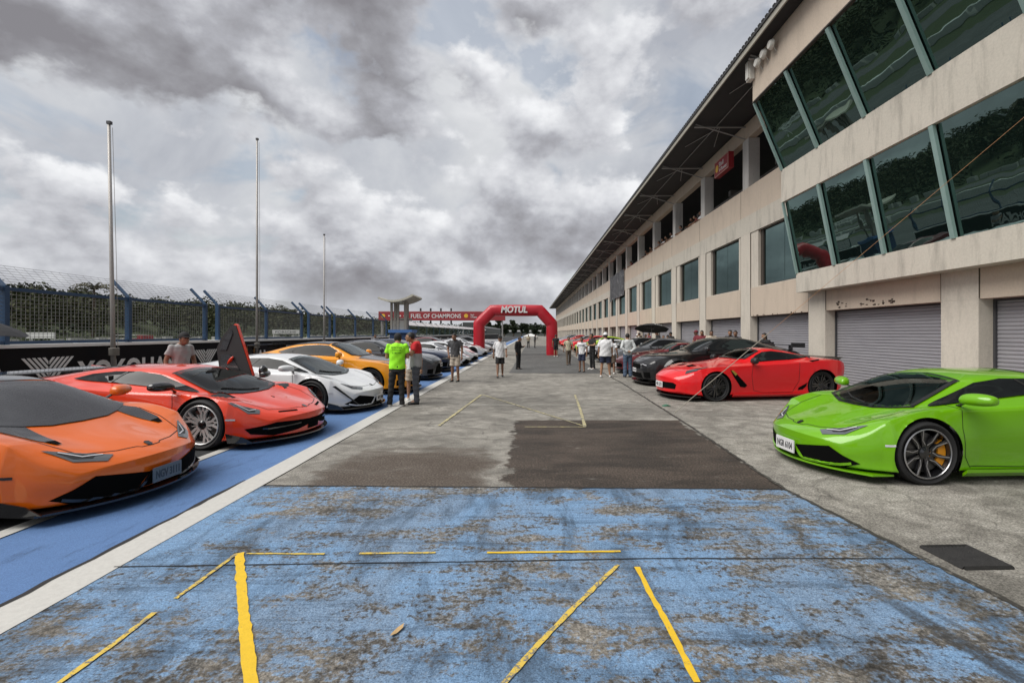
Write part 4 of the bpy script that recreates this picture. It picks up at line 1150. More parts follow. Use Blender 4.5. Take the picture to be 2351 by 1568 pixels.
m_tyre = pm('tyre_rubber', (.013, .013, .014), .75, .3, 20, .1)
m_disc = pm('brake_disc', (.12, .12, .12), .35, .2, 10, metal=.9)
m_blk = pm('black_plastic', (.011, .011, .012), .5, .3, 10)
m_void = pm('void_black', (.003, .003, .003), .95, .2, 10, spec=.08)
m_gloss = pm('gloss_black', (.008, .008, .009), .15, .3, 8, coat=.8)
m_carbon = pm('carbon_grey', (.017, .018, .021), .28, .3, 60, coat=.5)
m_win = glassm('tinted_glass', (.012, .013, .014), ior=1.24)
m_scr = glassm('windscreen_glass', (.016, .020, .021), ior=1.65)
m_chrome = pm('chrome', (.6, .6, .6), .2, .1, 10, metal=1)
m_lampg = glassm('headlamp_glass', (.10, .11, .12), .05, 1.6)
m_led = pm('led_white', (.50, .50, .53), .3, .05)
m_plate = pm('plate_white', (.66, .66, .66), .45, .08, 6)
m_seam = pm('seam_black', (.01, .01, .01), .8)
m_amber = pm('marker_amber', (.5, .1, .01), .3)
m_redl = pm('tail_red', (.25, .006, .01), .25)

def body_mesh(sp, lvl=2):
    st = sp['st']; cols = list(zip(*st)); us = cols[0]; L = sp['L']; W = sp['W']
    N = 25; stations = []
    base = [0, .04, .14, .30, .50] ; 
    xs = base + [.50 + (L - .68)*i/(N-6) for i in range(1, N-5)] + [L - .08, L]
    for key in (sp['cowl'],):                                   # keep a station right at the cowl
        j = min(range(3, len(xs)-2), key=lambda i: abs(xs[i]-key)); xs[j] = key
    bm = BM(); cr = bm.edges.layers.float.new('crease_edge'); rings = []
    for u in xs:
        w, zb, ws, zs, wg, zg, wr, zr, zc = [pchip(us, cols[i], u) for i in range(1, 10)]
        zm = zb + .58*(zs - zb)
        half = [(0, zb), (w*.80, zb), (w*.975, zb + .035), (w*.965, zb + .13), (w, zm), (ws, zs), (wg, zg), (wr, zr), (wr*.55, zr + (zc-zr)*.72), (0, zc)]
        rings.append((u, half))
    n = 10; R = []
    for u, half in rings:
        pv = [bm.verts.new((u, y, z)) for y, z in half]
        nv = [pv[0]] + [bm.verts.new((u, -y, z)) for y, z in half[1:-1]] + [pv[-1]]
        R.append((pv, nv))
    creases = {2: .5, 5: .55, 6: .35, 7: .25}
    for A, B in zip(R[:-1], R[1:]):
        for s in (0, 1):
            for i in range(n-1):
                q = (A[s][i], A[s][i+1], B[s][i+1], B[s][i])
                bm.faces.new(q if s == 0 else q[::-1])
    for (A, end) in ((R[0], 0), (R[-1], 1)):
        u = rings[0][0] if end == 0 else rings[-1][0]
        cv = [A[0][0]] + [bm.verts.new((u, 0, A[0][i].co.z)) for i in range(1, n-1)] + [A[0][-1]]
        for s in (0, 1):
            for i in range(n-1):
                q = [A[s][i], A[s][i+1], cv[i+1], cv[i]]
                q = [v for k, v in enumerate(q) if v not in q[:k]]
                if (s == 0) == (end == 0): q = q[::-1]
                if len(q) >= 3: bm.faces.new(q)
    bm.edges.ensure_lookup_table()
    look = {}
    for k, c in creases.items():
        for A, B in zip(R[:-1], R[1:]):
            for s in (0, 1): look[frozenset((A[s][k], B[s][k]))] = c
    for A in (R[0], R[-1]):
        for s in (0, 1):
            for i in range(n-1): look[frozenset((A[s][i], A[s][i+1]))] = .45 if A is R[0] else .6
    for e in bm.edges:
        c = look.get(frozenset(e.verts))
        if c: e[cr] = c
    bmesh.ops.recalc_face_normals(bm, faces=bm.faces)
    me = baked(bm, [('SUBSURF', dict(levels=lvl, render_levels=lvl))])
    bm = BM(); bm.from_mesh(me); bpy.data.meshes.remove(me)
    # wheel arches: push the cut edge onto a clean circle
    for uw, Rw in zip(sp['wheels'], sp['R']):
        Ra = Rw + .045
        for v in bm.verts:                                  # muscular flare round the arch
            r = math.hypot(v.co.x - uw, v.co.z - Rw)
            if r < Ra + .22 and abs(v.co.y) > .6*W and r > Ra*.5 and v.co.z < 1.0:
                t = max(0, 1 - abs(r - Ra)/.22); v.co.y += math.copysign(sp.get('flare', .018)*t, v.co.y)
        kill = [f for f in bm.faces if all(math.hypot(v.co.x - uw, v.co.z - Rw) < Ra and abs(v.co.y) > .55*W for v in f.verts)]
        bmesh.ops.delete(bm, geom=kill, context='FACES')
        bd = {v for e in bm.edges if len(e.link_faces) == 1 for v in e.verts}
        inside = [v for v in bm.verts if v.link_faces and math.hypot(v.co.x - uw, v.co.z - Rw) < Ra*1.0 and abs(v.co.y) > .55*W]
        for v in inside:
            dx, dz = v.co.x - uw, v.co.z - Rw; r = math.hypot(dx, dz) or 1e-6
            v.co.x = uw + dx/r*Ra; v.co.z = Rw + dz/r*Ra
            v.co.z = max(v.co.z, .09)
    # plan and profile shaping of nose and tail
    for v in bm.verts:
        x, y, z = v.co; xa = sp['wheels'][0] - sp['R'][0] - .05; t = max(0, 1 - x/xa); yy = min(1, abs(y)/W)
        v.co.x += sp['nose']*(yy**2.2)*t
        k = sp.get('rake', .10)
        if x < .35:                                          # beak above, intakes tucked below
            v.co.x += k*max(0, (.36 - z))*(1 - x/.35)*1.0 + sp.get('beak', .10)*max(0, (z - .47))*(1 - x/.35)
        t2 = max(0, 1 - (L - x)/max(.2, L - sp['wheels'][1] - sp['R'][1] - .05))
        v.co.x -= sp['tail']*(yy**2.5)*t2
        if x > L - .25: v.co.x -= .25*abs(z - .75)*(1 - (L-x)/.25)*.6
    bm.normal_update()
    return bm
def patch(bvh, pts, axis, off=.006, g=.035, mi=0, bm=None, both=False):
    """a piece of skin lying on the body: outline in 2D, thrown on the body along an axis"""
    own = bm is None
    if own: bm = BM()
    for sg in ((1, -1) if both else (1,)):
        P2 = []
        for i, p in enumerate(pts):
            q = pts[(i+1) % len(pts)]; n = max(1, int(math.dist(p, q)/g))
            for k in range(n): P2.append((p[0]+(q[0]-p[0])*k/n, p[1]+(q[1]-p[1])*k/n))
        nb = len(P2)
        x0 = min(p[0] for p in P2); x1 = max(p[0] for p in P2); y0 = min(p[1] for p in P2); y1 = max(p[1] for p in P2)
        def inside(x, y):
            c = False; j = nb-1
            for i in range(nb):
                xi, yi = P2[i]; xj, yj = P2[j]
                if (yi > y) != (yj > y) and x < (xj-xi)*(y-yi)/(yj-yi)+xi: c = not c
                j = i
            return c
        def near(x, y): return min((x-a)**2+(y-b)**2 for a, b in P2) < (g*.35)**2
        extra = []
        nx = int((x1-x0)/g)+1; ny = int((y1-y0)/g)+1
        for i in range(nx):
            for j in range(ny):
                x = x0+(i+.5)*g; y = y0+(j+.5)*g
                if inside(x, y) and not near(x, y): extra.append((x, y))
        V2 = [Vector(p) for p in P2+extra]
        vs, _, fs, _, _, _ = geometry.delaunay_2d_cdt(V2, [(i, (i+1) % nb) for i in range(nb)], [], 1, 1e-5)
        out = []
        for v in vs:
            if axis == 'y': o, d = Vector((v.x, 3*sg, v.y)), Vector((0, -sg, 0))
            elif axis == 'z': o, d = Vector((v.x, v.y*sg, 3)), Vector((0, 0, -1))
            elif axis == 'r': o, d = Vector((8, v.x*sg, v.y)), Vector((-1, 0, 0))
            elif axis == 'd':   # slanting from ahead and above, (y, height) as seen along that line
                o = Vector((0, v.x*sg, 0)) + Vector((-2, 0, 0)) + Vector((0, 0, v.y + 2*.7)); d = Vector((1, 0, -.7)).normalized()
            else: o, d = Vector((-3, v.x*sg, v.y)), Vector((1, 0, 0))
            hit, nrm, _, _ = bvh.ray_cast(o, d)
            if hit is None:
                tgt = o + d*3.0
                hit, nrm, _, _ = bvh.find_nearest(tgt)
            if nrm.dot(d) > 0: nrm = -nrm
            out.append(bm.verts.new(hit + nrm*off))
        cen = Vector((2.2, 0, .4))
        for f in fs:
            try: fc = bm.faces.new([out[i] for i in f])
            except ValueError: continue
            fc.material_index = mi; fc.normal_update()
            if fc.normal.dot(fc.calc_center_median() - cen) < 0: fc.normal_flip()
    return bm
def patch3(bvh, pts, off=.006, g=.03, sg=1):
    """outline in 3D near the skin, filled and snapped to it"""
    P3 = [Vector((p[0], p[1]*sg, p[2])) for p in pts]; c = sum(P3, Vector())/len(P3); nrm = Vector()
    for i, p in enumerate(P3): nrm += (p - c).cross(P3[(i+1) % len(P3)] - c)
    nrm.normalize(); a = (P3[1] - P3[0]).normalized(); b = nrm.cross(a)
    F2 = lambda p: Vector(((p-c).dot(a), (p-c).dot(b)))
    D = []
    for i, p in enumerate(P3):
        q = P3[(i+1) % len(P3)]; n = max(1, int((q-p).length/g)); D += [p.lerp(q, k/n) for k in range(n)]
    V2 = [F2(p) for p in D]; nb = len(V2); Z = [(p-c).dot(nrm) for p in D]
    xs = [v.x for v in V2]; ys = [v.y for v in V2]; ext = []
    y = min(ys) + g*.6
    while y < max(ys):
        x = min(xs) + g*.6
        while x < max(xs):
            cc = False; j = nb-1
            for i in range(nb):
                if (ys[i] > y) != (ys[j] > y) and x < (xs[j]-xs[i])*(y-ys[i])/(ys[j]-ys[i])+xs[i]: cc = not cc
                j = i
            if cc and min((x-u)**2+(y-v)**2 for u, v in zip(xs, ys)) > (g*.35)**2: ext.append(Vector((x, y)))
            x += g
        y += g
    vs, _, fs, _, _, _ = geometry.delaunay_2d_cdt(V2 + ext, [(i, (i+1) % nb) for i in range(nb)], [], 1, 1e-5)
    bm = BM(); out = []
    for v in vs:
        h, nn, _, _ = bvh.find_nearest(c + a*v.x + b*v.y)
        if nn.dot(h - Vector((2.2, 0, .3))) < 0: nn = -nn
        out.append(bm.verts.new(h + nn*off))
    cen = Vector((2.2, 0, .3))
    for f in fs:
        try: fc = bm.faces.new([out[i] for i in f])
        except ValueError: continue
        fc.normal_update()
        if fc.normal.dot(fc.calc_center_median() - cen) < 0: fc.normal_flip()
    return bm
def P3(root, name, bvh, pts, m_, off=.006, g=.03, both=True):
    for sg in ((1, -1) if both else (1,)): o = obj(name, patch3(bvh, pts, off, g, sg), m_, root, 30)
    return o
def seam(bvh, pts, w=.007, off=.003, both=True, bm=None):
    """thin gap line following the body: 3D points snapped to the skin"""
    bm = bm or BM()
    for sg in ((1, -1) if both else (1,)):
        P3 = []
        for p, q in zip(pts[:-1], pts[1:]):
            p = Vector((p[0], p[1]*sg, p[2])); q = Vector((q[0], q[1]*sg, q[2])); n = max(1, int((q-p).length/.04))
            for k in range(n): P3.append(p.lerp(q, k/n))
        P3.append(Vector((pts[-1][0], pts[-1][1]*sg, pts[-1][2])))
        S = []
        for p in P3:
            h, nn, _, _ = bvh.find_nearest(p)
            if nn.dot(h - Vector((2.2, 0, .3))) < 0: nn = -nn
            S.append((h + nn*off, nn))
        prev = None
        for i, (h, nn) in enumerate(S):
            d = (S[min(i+1, len(S)-1)][0] - S[max(0, i-1)][0]).normalized(); side = d.cross(nn).normalized()*w/2
            a = bm.verts.new(h+side); b = bm.verts.new(h-side)
            if prev:
                try: bm.faces.new((prev[0], a, b, prev[1]))
                except ValueError: pass
            prev = (a, b)
    bmesh.ops.recalc_face_normals(bm, faces=bm.faces)
    return bm

def spoke(bm, p0, p1, w0, w1, y0, th=.03, mi=0):
    """flat bar in the wheel plane from p0 to p1 (2D), face at y0"""
    a = Vector(p0); b = Vector(p1); d = (b-a).normalized(); n = Vector((-d.y, d.x))
    A = [(a + n*w0/2), (a - n*w0/2), (b - n*w1/2), (b + n*w1/2)]
    y1 = y0[1]; yy = [y0[0], y0[0], y1, y1]
    f = [bm.verts.new((q.x, y, q.y)) for q, y in zip(A, yy)]; k = [bm.verts.new((q.x, y+th, q.y)) for q, y in zip(A, yy)]
    for q in ((f[0], f[1], f[2], f[3]), (f[0], k[0], k[1], f[1]), (f[1], k[1], k[2], f[2]), (f[2], k[2], k[3], f[3]), (f[3], k[3], k[0], f[0])):
        fc = bm.faces.new(q); fc.material_index = mi
def pol(r, a): return (r*math.cos(a), r*math.sin(a))
WHEELS = {}
def wheel_meshes(style, R, wd, hero=True):
    """outer face looks to -y; returns rim, tyre, disc, caliper meshes centred on the hub"""
    key = (style, round(R, 3), hero)
    if key in WHEELS: return WHEELS[key]
    n = 48 if hero else 24; rr = R*.775
    bm = BM()
    lathe(bm, [(rr, wd-.02), (rr+.002, .07), (rr+.006, .03), (R-.03, .004), (R-.008, .02), (R, .05), (R, wd-.05), (R-.01, wd-.01), (R-.05, wd), (rr, wd)], (0, 0, 0), 'y', n)
    bmesh.ops.recalc_face_normals(bm, faces=bm.faces); tyre = bm
    bm = BM()
    lathe(bm, [(rr+.004, .018), (rr-.004, .012), (rr-.014, .02), (rr-.02, .05), (rr-.03, wd*.7), (rr, wd*.8)], (0, 0, 0), 'y', n, mi=0 if style != 'dark_y' else 1)
    lathe(bm, [(.001, .035), (.035, .035), (.062, .05), (.07, .09), (.001, .09)], (0, 0, 0), 'y', 20, closed=False, mi=1)
    y0 = (.055, .028)
    if style == 'silver_y':                                 # ten lobed leaf-like spokes in five groups
        for k in range(5):
            a = 2*PI*k/5 + PI/2 + .2
            for s in (-1, 1):
                spoke(bm, pol(.05, a + s*.35), pol(.17, a + s*.16), .040, .032, (.055, .04))
                spoke(bm, pol(.165, a + s*.17), pol(rr-.01, a + s*.30), .032, .028, (.04, .022))
            spoke(bm, pol(.165, a - .17), pol(.215, a - .02), .020, .016, (.04, .035)); spoke(bm, pol(.165, a + .17), pol(.215, a + .02), .02, .016, (.04, .035))
            spoke(bm, pol(.21, a), pol(rr-.008, a), .018, .026, (.035, .022), mi=0)
            spoke(bm, pol(.06, a + PI/5), pol(.15, a + PI/5), .02, .012, (.06, .05))
    elif style == 'dark_y':                                 # black centre, polished edges on five double-Y spokes
        for k in range(5):
            a = 2*PI*k/5 + PI/2 + .12
            for s in (-1, 1):
                spoke(bm, pol(.05, a + s*.45), pol(rr-.012, a + s*.245), .040, .030, (.060, .030), mi=1)
                spoke(bm, pol(.085, a + s*.50), pol(.14, a + s*.235), .008, .008, (.050, .043), th=.01, mi=0)
                spoke(bm, pol(.14, a + s*.235), pol(rr-.012, a + s*.30), .009, .011, (.043, .022), th=.01, mi=0)
        lathe(bm, [(rr+.005, .012), (rr-.006, .006), (rr-.010, .014)], (0, 0, 0), 'y', n, mi=0)
    else:                                                   # black multi spoke
        N = 7 if style == 'black_seven' else 5
        for k in range(N):
            a = 2*PI*k/N + PI/2
            for s in (-1, 1): spoke(bm, pol(.05, a + s*.3), pol(rr-.01, a + s*.13), .030, .020, y0, mi=1)
    bmesh.ops.recalc_face_normals(bm, faces=bm.faces); rim = bm
    bm = BM(); lathe(bm, [(.06, .085), (rr*.80, .085), (rr*.80, .11), (.06, .11)], (0, 0, 0), 'y', n); bmesh.ops.recalc_face_normals(bm, faces=bm.faces); disc = bm
    bm = BM()                                               # caliper: a curved block over the disc edge
    r0, r1 = rr*.58, rr*.90; A = []
    for i in range(9):
        t = -.62 + 1.24*i/8; A.append((t, r0 + (.012 if i in (0, 8) else 0), r1))
    prev = None
    for t, ra, rb in A:
        q = [bm.verts.new((ra*math.cos(t), .060, ra*math.sin(t))), bm.verts.new((rb*math.cos(t), .060, rb*math.sin(t))), bm.verts.new((rb*math.cos(t), .12, rb*math.sin(t))), bm.verts.new((ra*math.cos(t), .12, ra*math.sin(t)))]
        if prev:
            for i in range(4): bm.faces.new((prev[i], q[i], q[(i+1) % 4], prev[(i+1) % 4]))
        else: bm.faces.new(q)
        prev = q
    bm.faces.new(prev[::-1]); bmesh.ops.recalc_face_normals(bm, faces=bm.faces); cal = bm
    out = []
    for nm, b, sm in (('rim', rim, 25), ('tyre', tyre, 35), ('brake_disc', disc, 30), ('brake_caliper', cal, 40)):
        me = bpy.data.meshes.new(nm); b.to_mesh(me); b.free()
        me.polygons.foreach_set('use_smooth', [True]*len(me.polygons)); me.set_sharp_from_angle(angle=math.radians(sm)); out.append(me)
    WHEELS[key] = out
    return out
def sub(name, me, mats, parent):
    me = me.copy() if len(me.materials) == 0 and False else me
    o = bpy.data.objects.new(name, me); COL.objects.link(o); o.parent = parent
    if len(me.materials) == 0:
        for m in mats: me.materials.append(None)
    for i, m in enumerate(mats):
        o.material_slots[i].link = 'OBJECT'; o.material_slots[i].material = m
    return o
def add_wheels(root, sp, style, bright, dark, cal, hero=True, inset=.0):
    for uw, R, rear in ((sp['wheels'][0], sp['R'][0], 0), (sp['wheels'][1], sp['R'][1], 1)):
        wd = .26 if not rear else .31
        rim, tyre, disc, calm = wheel_meshes(style, R, wd, hero)
        for s in (-1, 1):
            y = s*(sp['W'] - .025 - inset)
            wh = sub('wheel', tyre, [m_tyre], root); wh.location = (uw, y, R)
            wh.rotation_euler = (0, 0, 0 if s < 0 else PI)
            r_ = sub('rim', rim, [bright, dark], wh); r_.rotation_euler = (0, (s*.35 + rear*.6), 0)
            if hero:
                sub('brake_disc', disc, [m_disc], wh); c_ = sub('brake_caliper', calm, [cal], wh); c_.rotation_euler = (0, (0 if (s < 0) else PI) + (PI if rear else 0), 0)
            # dark wheel housing
    for uw, R in zip(sp['wheels'], sp['R']):
        for s in (-1, 1):
            bm = BM(); Ra = R + .043; n = 28; y0 = s*(sp['W']*.93); y1 = s*(sp['W'] - .42)
            ra = [bm.verts.new((uw + Ra*math.cos(t), y0, R + Ra*math.sin(t))) for t in [-.55 + (PI+1.1)*i/n for i in range(n+1)]]
            rb = [bm.verts.new((v.co.x, y1, v.co.z)) for v in ra]
            for i in range(n): bm.faces.new((ra[i], ra[i+1], rb[i+1], rb[i]))
            bm.faces.new(rb)
            obj('wheel_housing', bm, m_blk, root)
def mirror(root, u, y, z, mat_, style='wing', both=True):
    for s in (-1, 1):
        bm = BM(); k = s
        if style == 'wing':
            prof = [(-.075, 0), (-.055, .05), (.0, .072), (.06, .06), (.075, .0), (.06, -.045), (0, -.055), (-.06, -.04)]
            rings = []
            for t, sc, dz in ((0, .65, -.005), (.05, 1.15, 0), (.19, 1.2, .004), (.285, .85, .008), (.30, .4, .006)):
                rings.append([bm.verts.new((u + a*sc + t*.25, k*(y + .07 + t), z + b*sc*.95 + dz)) for a, b in prof])
        else:
            prof = [(-.09, 0), (-.07, .07), (.0, .09), (.05, .085), (.06, .0), (.05, -.07), (-.03, -.08), (-.08, -.05)]
            rings = []
            for t, sc in ((0, .6), (.03, .95), (.13, 1), (.19, .85), (.21, .4)):
                rings.append([bm.verts.new((u + a*sc, k*(y + .04 + t), z + b*sc)) for a, b in prof])
        for A, B in zip(rings[:-1], rings[1:]):
            for i in range(8): bm.faces.new((A[i], A[(i+1) % 8], B[(i+1) % 8], B[i]))
        bm.faces.new(rings[0]); bm.faces.new(rings[-1])
        bmesh.ops.recalc_face_normals(bm, faces=bm.faces)
        me = baked(bm, [('SUBSURF', dict(levels=2))])
        o = obj('wing_mirror', me, mat_, root, 'all')
        bm = BM(); tube(bm, (u + .05, k*(y - .03), z - .09), (u + .03, k*(y + .12), z - .02), .028, .02, 8, flat=.5)
        obj('mirror_arm', bm, m_blk if style == 'arm' else mat_, o, True)
def plate(root, u, z, txt, mat_=None, tm=None, w=.40, h=.14, tilt=0.0, y=0.0):
    bm = BM(); box(bm, u - .012, u, y - w/2, y + w/2, z - h/2, z + h/2)
    p = obj('number_plate', bm, mat_ or m_plate, root)
    M = Matrix(((0, 0, -1, u - .0125), (-1, 0, 0, y + w*.42), (0, 1, 0, z - h*.28), (0, 0, 0, 1)))
    put_text('plate_lettering', txt, .1, tm or pm('text_dark', (.04, .04, .045), .6), p, M, width=w*.84, height=h*.56, extrude=.002, offset=.002)
    return p

m_trim = pm('cabin_trim', (.04, .04, .042), .7, .3, 20, .1); m_seat = pm('seat_leather', (.15, .145, .14), .55, .25, 12, .1)
def cabin(root, u0, sp, bvh, dz):
    W = sp['W'] - .30
    bm = BM()
    for q in ([(u0 - .02, -W, .30), (u0 - .02, W, .30), (u0 + 1.75, W, .30), (u0 + 1.75, -W, .30)], [(u0 + 1.75, -W, .30), (u0 + 1.75, W, .30), (u0 + 1.75, W, .98 + dz), (u0 + 1.75, -W, .98 + dz)]): quad(bm, q)
    obj('cabin_floor', bm, m_trim, root)
    bm = BM(); zt_ = .70 + dz
    prism(bm, [(u0 - .03, -W, zt_ - .06), (u0 + .28, -W, zt_ + .02), (u0 + .46, -W, zt_ - .02), (u0 + .50, -W, zt_ - .20), (u0 + .2, -W, .35)], (0, 2*W, 0)); bmesh.ops.recalc_face_normals(bm, faces=bm.faces)
    obj('dashboard', bm, m_trim, root)
    for s in (-1, 1):
        bm = BM(); y = s*.36
        prism(bm, [(u0 + 1.02, y - .24, .36), (u0 + 1.05, y - .25, .62), (u0 + 1.26, y - .22, .88 + dz*.7), (u0 + 1.40, y - .20, .88 + dz*.7), (u0 + 1.34, y - .24, .36)], (0, .46, 0))
        prism(bm, [(u0 + .55, y - .24, .36), (u0 + .55, y - .24, .50), (u0 + 1.1, y - .24, .46), (u0 + 1.1, y - .24, .36)], (0, .46, 0))
        bmesh.ops.recalc_face_normals(bm, faces=bm.faces)
        me = baked(bm, [('BEVEL', dict(width=.04, segments=2))])
        st_ = obj('seat', me, m_seat, root, True)
        bm = BM(); ellips(bm, (u0 + 1.36, y, .96 + dz*.8), (.05, .13, .085), 12, 8); obj('headrest', bm, m_seat, st_, 'all')
    bm = BM(); c_ = Vector((u0 + .62, -.36, .68 + dz)); n_ = 20
    pts = [c_ + Vector((.10*math.cos(t), .175*math.sin(t), .145*math.cos(t))) for t in [2*PI*i/n_ for i in range(n_+1)]]
    path_tube(bm, pts, .014, 6); tube(bm, c_ - Vector((0, .16, 0)), c_ + Vector((0, .16, 0)), .02, n=6); tube(bm, c_, c_ + Vector((-.16, 0, -.05)), .03, n=6)
    obj('steering_wheel', bm, m_trim, root, True)
    bm = BM(); ellips(bm, (u0 + .74, 0, 1.0 + dz*1.25), (.015, .11, .03), 10, 6); obj('rear_view_mirror', bm, m_trim, root, 'all')

def make_car(sp, paintm, detail, loc, rz, label, cat='car', group=None, name='sports_car', style='black_five', bright=None, dark=None, cal=None, hero=True, lvl=2,
             glass=None, mirrorm=None, screen=None):
    root = empty(name, loc, rz); tag(root, label, cat, group)
    bm = body_mesh(sp, lvl); bvh = BVHTree.FromBMesh(bm)
    if hero and screen:
        k = sp['L']/(4.46 if screen == 'wedge' else 4.52 if screen == 'long' else 4.71); ky = sp['W']/(.96 if screen != 'coupe' else .95)
        half = {'wedge': [(.89, 0), (.905, .25), (.98, .44), (1.08, .59), (1.38, .535), (1.64, .47), (1.70, .25), (1.71, 0)],
                'long': [(1.84, 0), (1.85, .38), (1.95, .54), (2.28, .46), (2.32, 0)],
                'coupe': [(1.48, 0), (1.50, .36), (1.65, .56), (2.14, .49), (2.18, 0)]}[screen]
        if screen == 'long': ky = 1.0
        poly = [(a*k, b*ky) for a, b in half] + [(a*k, -b*ky) for a, b in half[::-1][1:-1]]
        def ins(x, y):
            c = False; j = len(poly)-1
            for i in range(len(poly)):
                if (poly[i][1] > y) != (poly[j][1] > y) and x < (poly[j][0]-poly[i][0])*(y-poly[i][1])/(poly[j][1]-poly[i][1])+poly[i][0]: c = not c
                j = i
            return c
        kill = [f for f in bm.faces if f.normal.z > .2 and f.calc_center_median().z > .55 and ins(f.calc_center_median().x, f.calc_center_median().y)]
        bmesh.ops.delete(bm, geom=kill, context='FACES')
        u0 = poly[0][0]; cabin(root, u0, sp, bvh, {'wedge': .0, 'long': .06, 'coupe': .16}[screen])
    obj('body', bm, [paintm, m_blk], root, 40)
    add_wheels(root, sp, style, bright or m_blk, dark or m_gloss, cal or m_blk, hero)
    detail(root, sp, bvh, paintm, mirrorm or paintm, glass or m_win, hero)
    return root

# ---- detail sets -----------------------------------------------------------------------------
def P(root, name, bvh, pts, axis, m_, off=.006, both=False, g=.035, sm=30):
    off = max(off, .006)
    if both:
        o = None
        for sg in (1, -1):
            pp = pts if axis != 'y' else pts
            if axis == 'y':
                bm = BM(); 
                # mirror by throwing from the other side
                bb = patch(bvh, pts, 'y', off, g) if sg == 1 else patch_neg(bvh, pts, off, g)
            else: bb = patch(bvh, [(a if axis == 'z' else a*sg, b*sg if axis == 'z' else b) for a, b in pts], axis, off, g)
            o = obj(name, bb, m_, root, sm)
        return o
    return obj(name, patch(bvh, pts, axis, off, g), m_, root, sm)
def patch_neg(bvh, pts, off, g):
    bm = patch(bvh, pts, 'y', off, g, both=True)
    kill = [v for v in bm.verts if v.co.y > 0]
    bmesh.ops.delete(bm, geom=kill, context='VERTS'); return bm
def sx_(pts, sx, sz=1.0): return [(a*sx, b*sz) for a, b in pts]

